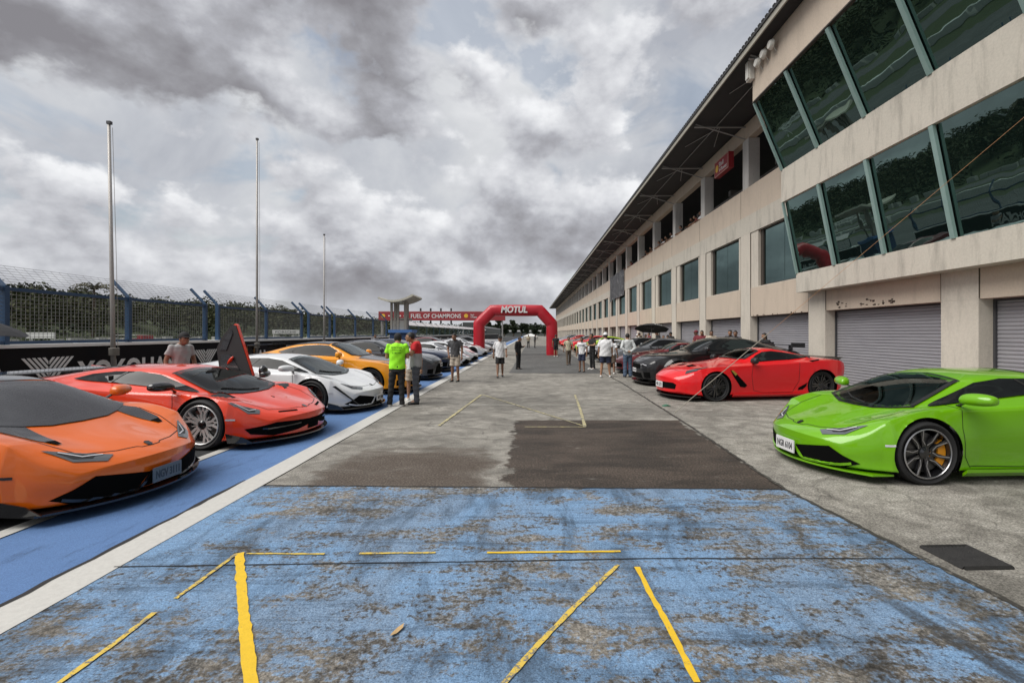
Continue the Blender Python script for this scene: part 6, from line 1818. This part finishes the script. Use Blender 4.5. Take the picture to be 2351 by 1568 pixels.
# ================================================================== PEOPLE
skin = pm('skin_tan', (.32, .17, .10), .55, .08, 10); skin2 = pm('skin_brown', (.22, .115, .07), .55, .08, 10)
hairm = pm('hair_black', (.012, .010, .009), .55, .3, 60, .3, bscale=200)
def cloth(name, c, rough=.85): return pm(name, c, rough, .10, 7, .35, bscale=22)
c_black = cloth('cloth_black', (.014, .014, .015)); c_white = cloth('cloth_white', (.66, .66, .67)); c_neon = cloth('cloth_neon', (.32, .85, .02)); c_redc = cloth('cloth_red', (.50, .015, .02))
c_greyc = cloth('cloth_grey', (.33, .33, .33)); c_char = cloth('cloth_charcoal', (.055, .055, .058)); c_beige = cloth('cloth_beige', (.42, .36, .29)); c_navyc = cloth('cloth_navy', (.018, .024, .055))
c_jean = cloth('cloth_denim', (.075, .11, .17)); c_slate = cloth('cloth_slate', (.07, .075, .09)); c_sand = cloth('cloth_sand', (.46, .42, .30)); c_brownc = cloth('cloth_brown', (.10, .075, .055))
c_maroon = cloth('cloth_maroon', (.16, .02, .03)); c_pale = cloth('cloth_pale', (.52, .54, .54))
m_shoe_w = cloth('shoe_white', (.66, .65, .63), .6); m_shoe_b = cloth('shoe_black', (.014, .014, .014), .6)

def rm(bm, vox, it=2, fac=.5):
    bmesh.ops.recalc_face_normals(bm, faces=bm.faces)
    return baked(bm, [('REMESH', dict(mode='VOXEL', voxel_size=vox)), ('SMOOTH', dict(factor=fac, iterations=it))])
def limb(bm, pts, rad, n=10):
    for (a, b), (ra, rb) in zip(zip(pts[:-1], pts[1:]), zip(rad[:-1], rad[1:])):
        tube(bm, a, b, ra, rb, n)
    for p, r in zip(pts, rad): ellips(bm, p, (r, r, r), 10, 7)
def loft(bm, rings, n=16):
    """closed body of elliptical rings (cx, cy, z, rx, ry)"""
    R = []
    for cx, cy, z, rx, ry in rings:
        R.append([bm.verts.new((cx + rx*math.cos(2*PI*k/n), cy + ry*math.sin(2*PI*k/n), z)) for k in range(n)])
    for A, B in zip(R[:-1], R[1:]):
        for k in range(n): bm.faces.new((A[k], A[(k+1) % n], B[(k+1) % n], B[k]))
    bm.faces.new(R[0][::-1]); bm.faces.new(R[-1])
ARMS = {   # elbow, wrist, fingertip direction; x mirrored for the right side, facing -y
 'down': ((.245, .03, 1.13), (.255, -.05, .88), (0, -.15, -1)),
 'phone': ((.235, -.02, 1.13), (.09, -.27, 1.17), (-.4, -.8, .3)),
 'reach': ((.235, -.10, 1.15), (.14, -.33, 1.25), (-.3, -1, .1)),
 'pocket': ((.285, .05, 1.13), (.21, -.06, .92), (-.3, -.2, -1)),
 'back': ((.27, .10, 1.13), (.08, .17, 1.0), (-1, 0, -.1)),
 'swing': ((.25, -.06, 1.14), (.25, -.20, .94), (0, -.6, -.8)),
 'swingb': ((.25, .12, 1.14), (.26, .12, .89), (0, .1, -1)),
 'fold': ((.25, -.06, 1.14), (.02, -.22, 1.13), (-1, -.1, .1)),
 'lean': ((.25, -.16, 1.16), (.16, -.36, 1.10), (-.3, -1, -.1)),
}
LEGS = {'stand': ((.095, -.01, .49), (.11, .02, .075), 0), 'wide': ((.13, -.01, .49), (.17, .02, .075), 0),
        'step_l': ((.095, -.10, .50), (.10, -.22, .09), 1), 'step_r': ((.095, .01, .49), (.10, .20, .10), -1)}
FIG = {}
def figure(key, armL='down', armR='down', legL='stand', legR='stand', shirt='tee', bottom='trousers', head='hair', bow=0.0, vox=.016, build=1.0, fingers=False):
    """meshes of one posed figure 1.70 m tall, facing -y, cached by pose"""
    if key in FIG: return FIG[key]
    W = build; out = {}
    hd = Vector((0, -.035 - bow*.10, 1.575 - bow*.035)); nk = Vector((0, .005, 1.44))
    def side(v, s): return Vector((v[0]*s, v[1], v[2]))
    bm = BM()
    loft(bm, [(0, .0, .84, .135*W, .10*W), (0, .0, .93, .155*W, .115*W), (0, -.005, 1.04, .135*W, .10*W), (0, 0, 1.16, .15*W, .108*W), (0, 0, 1.30, .175*W, .112*W), (0, .005, 1.38, .165, .095), (0, .005, 1.43, .09, .065), (0, 0, 1.47, .055, .055)])
    limb(bm, [nk, hd + Vector((0, .02, -.06))], [.056, .052])
    ellips(bm, hd, (.076, .096, .112), 16, 12); ellips(bm, hd + Vector((0, -.045, -.06)), (.050, .050, .045), 12, 8)      # skull and jaw
    tube(bm, hd + Vector((0, -.088, .012)), hd + Vector((0, -.112, -.022)), .010, .016, 6)                               # nose
    ellips(bm, hd + Vector((0, -.092, -.058)), (.026, .010, .010), 8, 6)                                                # mouth
    ellips(bm, hd + Vector((0, -.085, .035)), (.05, .012, .010), 8, 6)                                                  # brow
    for s in (-1, 1): ellips(bm, hd + Vector((s*.077, .008, -.005)), (.012, .02, .030), 8, 6)
    sh = {}
    for s, am, lg in ((1, armL, legL), (-1, armR, legR)):
        el, wr, fd = (side(v, s) for v in ARMS[am]); so = Vector((.175*s*min(W, 1.12), .005, 1.385)); fd = fd.normalized(); sh[s] = (so, el, wr)
        limb(bm, [so, so.lerp(el, .5), el, el.lerp(wr, .45), wr], [.056, .050, .040, .038, .026])
        pal = wr + fd*.055; tube(bm, wr, pal + fd*.03, .026, .036, 8, flat=.55); ellips(bm, pal, (.036, .030, .040), 8, 6)
        up = Vector((0, 0, 1)) if abs(fd.z) < .8 else Vector((0, 1, 0)); ac = fd.cross(up).normalized(); dn = fd.cross(ac).normalized()
        if fingers:
            for k in range(4):
                b0 = pal + fd*.03 + ac*(.027 - .018*k); ln = (.062, .072, .068, .052)[k]
                c_ = b0 + (fd*.9 - dn*.15).normalized()*ln*.5; limb(bm, [b0, c_, c_ + (fd*.75 - dn*.5).normalized()*ln*.5], [.0092, .0088, .0075], 6)
            limb(bm, [wr + fd*.025 + ac*.022*s, pal + ac*.052*s, pal + ac*.058*s + fd*.035], [.012, .010, .008], 6)
        else:
            for k in range(4):
                b0 = pal + fd*.02 + ac*(.026 - .0175*k); limb(bm, [b0, b0 + fd*(.060, .072, .066, .05)[k]], [.0105, .009], 5)
            limb(bm, [wr + fd*.025, pal + ac*.05*s + fd*.01], [.013, .010], 5)
        kn, an = side(LEGS[lg][0], s), side(LEGS[lg][1], s); hp = Vector((.085*s, 0, .90))
        limb(bm, [hp, hp.lerp(kn, .5), kn, kn.lerp(an, .35), an], [.088*min(W, 1.15), .075*min(W, 1.15), .054, .053, .034])
        tube(bm, an, an + Vector((0, -.14, -.045)), .034, .028, 8); sh[('leg', s)] = (hp, kn, an)
    out['body'] = rm(bm, vox, 2, .4)
    # clothes
    L = {'tee': 1.0, 'long': 1.0, 'loose': 1.12}[shirt] if shirt in ('tee', 'long', 'loose') else 1
    bm = BM(); hem = .86 if shirt != 'loose' else .80
    loft(bm, [(0, 0, hem, .172*W*L, .132*W*L), (0, 0, hem+.06, .170*W*L, .130*W*L), (0, 0, 1.06, .162*W*L, .122*W*L), (0, 0, 1.20, .172*W*L, .125*W*L), (0, 0, 1.32, .188*W, .125*W), (0, .005, 1.395, .172, .105), (0, .005, 1.438, .095, .075), (0, .0, 1.455, .066, .064)], 20)
    for s in (1, -1):
        so, el, wr = sh[s]
        if shirt == 'long': limb(bm, [so, so.lerp(el, .5), el, el.lerp(wr, .5), wr], [.064, .062, .055, .050, .040])
        else:
            t = .62 if shirt == 'tee' else .92
            limb(bm, [so, so.lerp(el, t*.5)], [.062, .060]); tube(bm, so.lerp(el, t*.5), so.lerp(el, t), .062*L, .068*L, 12)
    r = random.Random(hash(key) % 1000 if isinstance(key, int) else sum(map(ord, str(key))))
    out['shirt'] = rm(bm, vox, 2, .5)
    def folds(me, fn):
        ns = [v.normal.copy() for v in me.vertices]
        for v, n in zip(me.vertices, ns): v.co += n*fn(v.co)
    folds(out['shirt'], lambda c: .0035*math.sin(c.z*30 + c.x*26 + 2.5*math.sin(c.y*14)) + .0025*math.sin(c.x*55 - c.z*21))
    bm = BM()
    fat = 1.0 if bottom != 'wide' else 1.12
    loft(bm, [(0, 0, .80, .150*W, .118*W), (0, 0, .90, .166*W, .125*W), (0, 0, 1.0, .150*W, .112*W)], 18)
    for s in (1, -1):
        hp, kn, an = sh[('leg', s)]
        if bottom == 'shorts':
            e = hp.lerp(kn, .86); limb(bm, [hp, hp.lerp(kn, .4)], [.100*min(W, 1.15), .096*min(W, 1.15)]); tube(bm, hp.lerp(kn, .4), e, .096*min(W, 1.15), .098, 14)
        else:
            limb(bm, [hp, hp.lerp(kn, .5), kn, kn.lerp(an, .5)], [.098, .086*fat, .070*fat, .064*fat**2]); tube(bm, kn.lerp(an, .5), an + Vector((0, .0, -.03)), .064*fat**2, .062*fat**2, 12)
    out['trousers' if bottom != 'shorts' else 'shorts'] = rm(bm, vox, 1, .5)
    folds(list(out.values())[-1], lambda c: .004*math.sin(c.z*50 + c.x*15))
    for s in (1, -1):
        bm = BM(); hp, kn, an = sh[('leg', s)]
        z = an.z - .075
        loft_ = [(-.055, .0), (-.02, .0)]
        A = []
        for y, w_, h_ in ((.055, .030, .06), (.02, .040, .085), (-.06, .042, .07), (-.13, .046, .050), (-.185, .034, .035), (-.20, .012, .022)):
            A.append([bm.verts.new((an.x + w_*math.cos(t)*(1 if math.sin(t) > -.5 else 1.05), an.y + y - .005, z + max(0.0, h_*.5 + h_*.62*math.sin(t)))) for t in [2*PI*k/10 for k in range(10)]])
        for P_, Q in zip(A[:-1], A[1:]):
            for k in range(10): bm.faces.new((P_[k], P_[(k+1) % 10], Q[(k+1) % 10], Q[k]))
        bm.faces.new(A[0][::-1]); bm.faces.new(A[-1])
        bmesh.ops.recalc_face_normals(bm, faces=bm.faces)
        me = bpy.data.meshes.new('shoe'); bm.to_mesh(me); bm.free(); out['shoe' if s > 0 else 'shoe_'] = me
    # hair or cap
    bm = BM(); hc = hd + Vector((0, .014, .022))
    if head in ('hair', 'cap', 'longhair'):
        ellips(bm, hc, (.086, .098, .108), 16, 12)
        ellips(bm, hc + Vector((0, -.062, .045)), (.06, .035, .035), 10, 8)
        if head == 'longhair': ellips(bm, hc + Vector((0, .045, -.12)), (.085, .055, .16), 12, 10)
        me = rm(bm, .014, 1, .5); bm = BM(); bm.from_mesh(me)
        kill = [v for v in bm.verts if (v.co.y < hd.y - .035 and v.co.z < hd.z + .055 + (v.co.y - hd.y + .035)*.2) or (head != 'longhair' and v.co.z < hd.z - .045)]
        bmesh.ops.delete(bm, geom=kill, context='VERTS')
        me = bpy.data.meshes.new('hair'); bm.to_mesh(me); bm.free(); out['hair'] = me
    if head == 'cap':
        bm = BM(); ellips(bm, hc + Vector((0, 0, .018)), (.092, .106, .105), 18, 12)
        kill = [v for v in bm.verts if v.co.z < hd.z + .035]; bmesh.ops.delete(bm, geom=kill, context='VERTS')
        p = hd + Vector((0, -.085, .042)); pts = [p + Vector((x, y, z)) for x, y, z in ((-.075, .02, 0), (-.06, -.055, -.012), (0, -.085, -.015), (.06, -.055, -.012), (.075, .02, 0))]
        prism(bm, pts, (0, 0, .010)); me = bpy.data.meshes.new('cap'); bm.to_mesh(me); bm.free(); out['cap'] = me
    for s in (-1, 1):
        bm = BM(); ellips(bm, hd + Vector((s*.030, -.092, .016)), (.014, .007, .008), 8, 6)
        me = bpy.data.meshes.new('eye'); bm.to_mesh(me); bm.free(); out['eye' if s > 0 else 'eye_'] = me
    for me in out.values():
        me.polygons.foreach_set('use_smooth', [True]*len(me.polygons)); me.materials.append(None)
    FIG[key] = out
    return out
def person(fig, x, y, face, h, cols, label, z=0.0, group='people at the gathering', parts=None):
    """face: heading in degrees, 0 = towards the camera, 90 = towards +x"""
    root = empty('person', (x, y, z), math.radians(face)); root.scale = (h/1.70,)*3; tag(root, label, 'person', group)
    for nm, me in fig.items():
        if parts and nm not in parts: continue
        o = bpy.data.objects.new(nm.strip('_'), me); COL.objects.link(o); o.parent = root
        o.material_slots[0].link = 'OBJECT'
        o.material_slots[0].material = {'body': cols[0], 'shirt': cols[1], 'trousers': cols[2], 'shorts': cols[2], 'shoe': cols[3], 'hair': hairm, 'eye': m_dkopen, 'cap': cols[4] if len(cols) > 4 else c_black}[nm.strip('_')]
    return root
def foot(x, y, dy=0.0):
    a = gp(x, y); return a[0], a[1] + dy
FG = {}
f_neon = figure('neon', 'phone', 'phone', 'wide', 'stand', 'tee', 'trousers', 'cap', .8, .011, 1.08, True)
f_redm = figure('redshirt', 'reach', 'reach', 'stand', 'stand', 'tee', 'trousers', 'hair', 1.0, .011, 1.05, True)
f_pock = figure('pocket', 'down', 'pocket', 'stand', 'stand', 'tee', 'shorts', 'hair', .7, .012, 1.02, True)
f_walk = figure('walk', 'swing', 'swingb', 'step_r', 'step_l', 'loose', 'shorts', 'cap', .3, .012, 1.0, True)
f_turn = figure('turned', 'phone', 'down', 'stand', 'stand', 'long', 'trousers', 'hair', .6, .014)
f_bust = figure('look_down', 'down', 'down', 'stand', 'stand', 'tee', 'trousers', 'cap', .9, .012, .92, True)
f_big = figure('big', 'down', 'down', 'wide', 'wide', 'loose', 'shorts', 'cap', 0, .013, 1.22, True)
f_back = figure('hands_behind', 'back', 'back', 'stand', 'stand', 'long', 'wide', 'hair', 0, .013, 1.0, True)
f_std = figure('stand_tee', 'down', 'down', 'stand', 'stand', 'tee', 'shorts', 'hair', .2, .014)
f_wt = figure('walk_trousers', 'swing', 'swingb', 'step_r', 'step_l', 'tee', 'trousers', 'hair', .2, .014)
f_lh = figure('long_hair', 'down', 'fold', 'stand', 'stand', 'tee', 'trousers', 'longhair', .2, .016)
f_lean = figure('leaning', 'lean', 'lean', 'stand', 'stand', 'tee', 'trousers', 'hair', .8, .016)
f_fold = figure('folded', 'fold', 'fold', 'stand', 'stand', 'tee', 'trousers', 'hair', .2, .016)
f_cap = figure('capped', 'down', 'fold', 'stand', 'stand', 'tee', 'trousers', 'cap', .2, .016)

x, y = foot(912, 933); neon = person(f_neon, x, y, 188, 1.62, (skin, c_neon, c_black, m_shoe_w), 'man in a neon yellow shirt and black trousers seen from behind, looking at a phone')
M = Matrix(((-1, 0, 0, .115), (0, 0, 1, .133), (0, 1, 0, 1.335), (0, 0, 0, 1)))
bsh = f_neon['shirt']
def shirt_text(s, z, wdt, hgt, root, mt):
    """letters pressed onto the back of a shirt"""
    me = text_mesh(s, .1, extrude=.0008, offset=.001); xs = [v.co.x for v in me.vertices]; ys = [v.co.y for v in me.vertices]
    b = BM(); b.from_mesh(bsh); bv = BVHTree.FromBMesh(b)
    for v in me.vertices:
        px_ = wdt/2 - (v.co.x - min(xs))/(max(xs)-min(xs))*wdt; pz_ = z + (v.co.y - min(ys))/(max(ys)-min(ys))*hgt
        h_, n_, _, _ = bv.ray_cast(Vector((px_, 1, pz_)), Vector((0, -1, 0)))
        v.co = (h_ + Vector((0, .004 + abs(v.co.z), 0))) if h_ else Vector((px_, .14, pz_))
    b.free(); obj('shirt_lettering', me, mt, root)
shirt_text('PETRONAS', 1.335, .24, .032, neon, c_black); shirt_text('MOTORSPORT TEAM', 1.29, .20, .018, neon, pm('print_green', (.05, .2, .02), .7)); shirt_text('O  Monster', 1.215, .20, .034, neon, pm('print_green', (.05, .2, .02), .7))
x, y = foot(949, 931, .25); person(f_redm, x, y, -78, 1.66, (skin, c_redc, c_slate, m_shoe_b), 'tall man in a red and grey shirt and dark jeans facing the neon shirted man')
# grey lower half of that shirt
bm = BM(); bm.from_mesh(f_redm['shirt']); kill = [v for v in bm.verts if v.co.z > 1.18]; bmesh.ops.delete(bm, geom=kill, context='VERTS')
for v in bm.verts: v.co += v.normal*.004
me = bpy.data.meshes.new('shirt_lower'); bm.to_mesh(me); bm.free(); me.polygons.foreach_set('use_smooth', [True]*len(me.polygons)); me.materials.append(c_greyc)
o = bpy.data.objects.new('shirt_lower', me); COL.objects.link(o); o.parent = [q for q in bpy.data.objects if q.get('label', '').startswith('tall man in a red')][0]
x, y = foot(938, 923, .35); person(f_std, x, y, 5, 1.45, (skin, c_white, c_beige, m_shoe_w), 'person in beige shorts and white shoes mostly hidden behind the two talking men')
person(f_bust, -6.58, 9.02, 62, 1.64, (skin2, c_greyc, c_black, m_shoe_b, c_black), 'man in a grey shirt and black cap looking down beside the raised door')
x, y = foot(1045, 876); person(f_pock, x, y, -12, 1.62, (skin2, c_char, c_beige, m_shoe_b), 'man in a charcoal shirt and beige shorts looking down by the white line')
x, y = foot(1148, 866); person(f_walk, x, y, 4, 1.52, (skin2, c_white, c_black, m_shoe_b, c_black), 'man in a loose white shirt, black shorts and cap walking towards the camera')
x, y = foot(1190, 848); person(f_turn, x, y, 60, 1.46, (skin2, c_black, c_black, m_shoe_b), 'person dressed all in black standing right of the white shirted walker')
x, y = foot(1213, 799); person(f_fold, x, y, 10, 1.45, (skin2, c_sand, c_char, m_shoe_b), 'small distant person in a pale top, left of the far pair in the lane')
x, y = foot(1228, 798.5); person(f_turn, x, y, 90, 1.5, (skin2, c_char, c_black, m_shoe_b), 'small distant person in dark clothes, right of the far pair in the lane')
x, y = foot(1276, 819); person(f_std, x, y, 180, 1.5, (skin, c_black, c_black, m_shoe_w), 'person in a black shirt and shorts beside the right leg of the arch')
x, y = foot(1305, 838); person(f_wt, x, y, 5, 1.44, (skin2, c_sand, c_brownc, m_shoe_b), 'man in a sand coloured shirt and brown trousers walking towards the camera')
x, y = foot(1336, 854); o = person(f_std, x, y, -25, 1.45, (skin2, c_white, c_navyc, m_shoe_b), 'person in a white shirt with a dark chest stripe and navy shorts')
bm = BM(); bm.from_mesh(f_std['shirt']); kill = [v for v in bm.verts if not (1.26 < v.co.z < 1.31 and v.co.y < .02 and abs(v.co.x) < .17)]; bmesh.ops.delete(bm, geom=kill, context='VERTS')
for v in bm.verts: v.co += v.normal*.004
me = bpy.data.meshes.new('stripe'); bm.to_mesh(me); bm.free(); me.materials.append(c_navyc); q = bpy.data.objects.new('stripe', me); COL.objects.link(q); q.parent = o
x, y = foot(1360, 848); person(f_fold, x, y, -60, 1.6, (skin, c_black, c_black, m_shoe_w), 'man in black clothes with white shoes standing before the cars')
x, y = foot(1390, 866); person(f_big, x, y, 172, 1.62, (skin, c_white, c_navyc, m_shoe_w, c_white), 'large man in a white shirt, navy shorts and white cap seen from behind')
x, y = foot(1406, 859, .1); person(f_std, x, y, 150, 1.42, (skin2, c_white, c_brownc, m_shoe_w), 'short person in white shirt and brown shorts right of the large man')
x, y = foot(1441, 866); person(f_back, x, y, 186, 1.60, (skin, c_pale, c_jean, m_shoe_b), 'person in a pale jacket and blue jeans with hands behind the back')
# crowd standing behind the right hand cars, along the garages
crowd = [(1462, 768, 8.3, 28.0, f_cap, c_white, 'person in a white cap at the left end of the group under the umbrella'), (1471, 764, 8.4, 27.0, f_bust, c_black, 'person with a dark cap and black shirt, second from the left under the umbrella'),
         (1481, 768, 8.3, 25.6, f_lh, c_maroon, 'long haired person in maroon left of the umbrella pole'), (1491, 764, 8.5, 25.2, f_fold, c_maroon, 'person in maroon directly under the left of the umbrella'),
         (1511, 761, 8.3, 23.6, f_turn, c_black, 'tall person in black holding the umbrella'), (1523, 770, 8.5, 23.2, f_lh, c_black, 'long haired person in black right of the umbrella holder'),
         (1531, 769, 8.4, 22.4, f_bust, c_char, 'person in a charcoal shirt and cap right of the umbrella'), (1541, 763, 8.5, 21.8, f_cap, c_black, 'person in a black cap at the right end of the group under the umbrella'),
         (1600, 756.5, 8.5, 18.6, f_cap, c_maroon, 'person with a maroon and white cap behind the black muscle car'), (1612, 758, 8.55, 18.2, f_lh, c_maroon, 'long haired person in maroon next to the maroon capped one'),
         (1633, 758, 8.5, 17.6, f_lh, c_beige, 'long haired person with sunglasses behind the black muscle car'), (1677, 754.5, 8.5, 16.4, f_std, c_black, 'dark haired man behind the roof of the black muscle car'),
         (1689, 759.5, 8.6, 16.0, f_fold, c_char, 'shorter man close to the dark haired one behind the black muscle car'), (1757, 765, 8.45, 14.2, f_lh, c_black, 'long haired person in black before the shutter above the red coupe')]
for i, (px_, py_, X, Y, fg, col, lab) in enumerate(crowd):
    Y = X*F/(px_ - VX); hh = H - (py_ - VY)*Y/F
    person(fg, X, Y, random.Random(i).uniform(-120, 60), min(1.75, max(1.42, hh + .02)), (skin if i % 2 else skin2, col, c_black, m_shoe_b, c_maroon if i == 8 else (c_white if i == 0 else c_black)), lab)
# watchers on the terrace
ter = [(1609, c_white, 'watcher in white at the near end of the terrace rail'), (1597, c_maroon, 'watcher in maroon beside the white one on the terrace'), (1588, c_black, 'dark clothed watcher third from the near end of the terrace'),
       (1564, c_char, 'charcoal clothed watcher alone in the middle opening of the terrace'), (1542, c_white, 'watcher in white leaning out beside the terrace column'), (1530, c_black, 'watcher in black just beyond the white one on the terrace'),
       (1522, c_white, 'watcher in a white shirt farther along the terrace rail'), (1514, c_char, 'charcoal shirted watcher farther along the terrace rail'), (1503, c_pale, 'pale shirted watcher leaning far out over the terrace rail'),
       (1495, c_black, 'black shirted watcher near the far end of the terrace group'), (1484, c_black, 'farthest watcher of the main terrace group'), (1449, c_maroon, 'lone watcher in maroon far along the terrace'), (1441, c_black, 'lone dark watcher far along the terrace beyond the maroon one')]
for i, (px_, col, lab) in enumerate(ter):
    Y = 9.55*F/(px_ - VX)
    person(f_lean, 9.62, Y, -90 + random.Random(i).uniform(-20, 20), 1.66, (skin if i % 2 else skin2, col, c_black, m_shoe_b), lab, 6.80, 'watchers on the terrace')
# person behind the dark coupe by the fence
person(f_fold, at(861, 768, 27).x, 27.0, 30, 1.55, (skin2, cloth('cloth_striped', (.22, .22, .24)), c_black, m_shoe_b), 'person in a patterned shirt standing by the fence left of the tower')
# umbrellas
def umbrella(x, y, z, r, label, tilt=(0, 0), txt=None, down=1.0):
    root = empty('umbrella', (x, y, z)); root.rotation_euler = (tilt[0], tilt[1], .3); tag(root, label, 'umbrella')
    bm = BM(); n = 8; m_ = 6; ap = bm.verts.new((0, 0, .26)); prev = None
    rings = []
    for j in range(1, m_+1):
        t = j/m_; rings.append([bm.verts.new((r*t*math.cos(2*PI*k/(n*2))*(1 if k % 2 == 0 else .955), r*t*math.sin(2*PI*k/(n*2))*(1 if k % 2 == 0 else .955), .26*math.cos(t*PI/2)**.9 - (0 if k % 2 == 0 else -.02*t))) for k in range(n*2)])
    for k in range(n*2): bm.faces.new((ap, rings[0][k], rings[0][(k+1) % (n*2)]))
    for A, B in zip(rings[:-1], rings[1:]):
        for k in range(n*2): bm.faces.new((A[k], B[k], B[(k+1) % (n*2)], A[(k+1) % (n*2)]))
    o = obj('canopy', bm, cloth('umbrella_black', (.02, .02, .022), .6), root); s_ = o.modifiers.new('t', 'SOLIDIFY'); s_.thickness = .004
    bm = BM(); tube(bm, (0, 0, .33), (0, 0, -down), .009, n=6); obj('shaft', bm, m_steel, root)
    bm = BM()
    for k in range(n): a = 2*PI*k/n; tube(bm, (0, 0, .02), (r*.6*math.cos(a), r*.6*math.sin(a), .13), .004, n=3)
    obj('rib', bm, m_steel, root)
    if txt:
        M = Matrix(((1, 0, 0, -.22), (0, .35, -.94, -r*.72), (0, .94, .35, .075), (0, 0, 0, 1)))
        put_text('lettering', txt, .1, m_let, root, M, width=.42, height=.06, extrude=.012, offset=.002)
    return root
Y = 24.2; p = at(1496, 756, Y)
umbrella(p.x, Y, p.z, .86, 'open black umbrella with white lettering above the people by the garages', (-.18, .16), 'SUPRA', .9)
umbrella(-9.75, 8.35, 1.60, .75, 'black umbrella canopy cut by the left edge before the fence', (0, .1), None, 1.6)

bpy.data.scenes.remove(WORK)
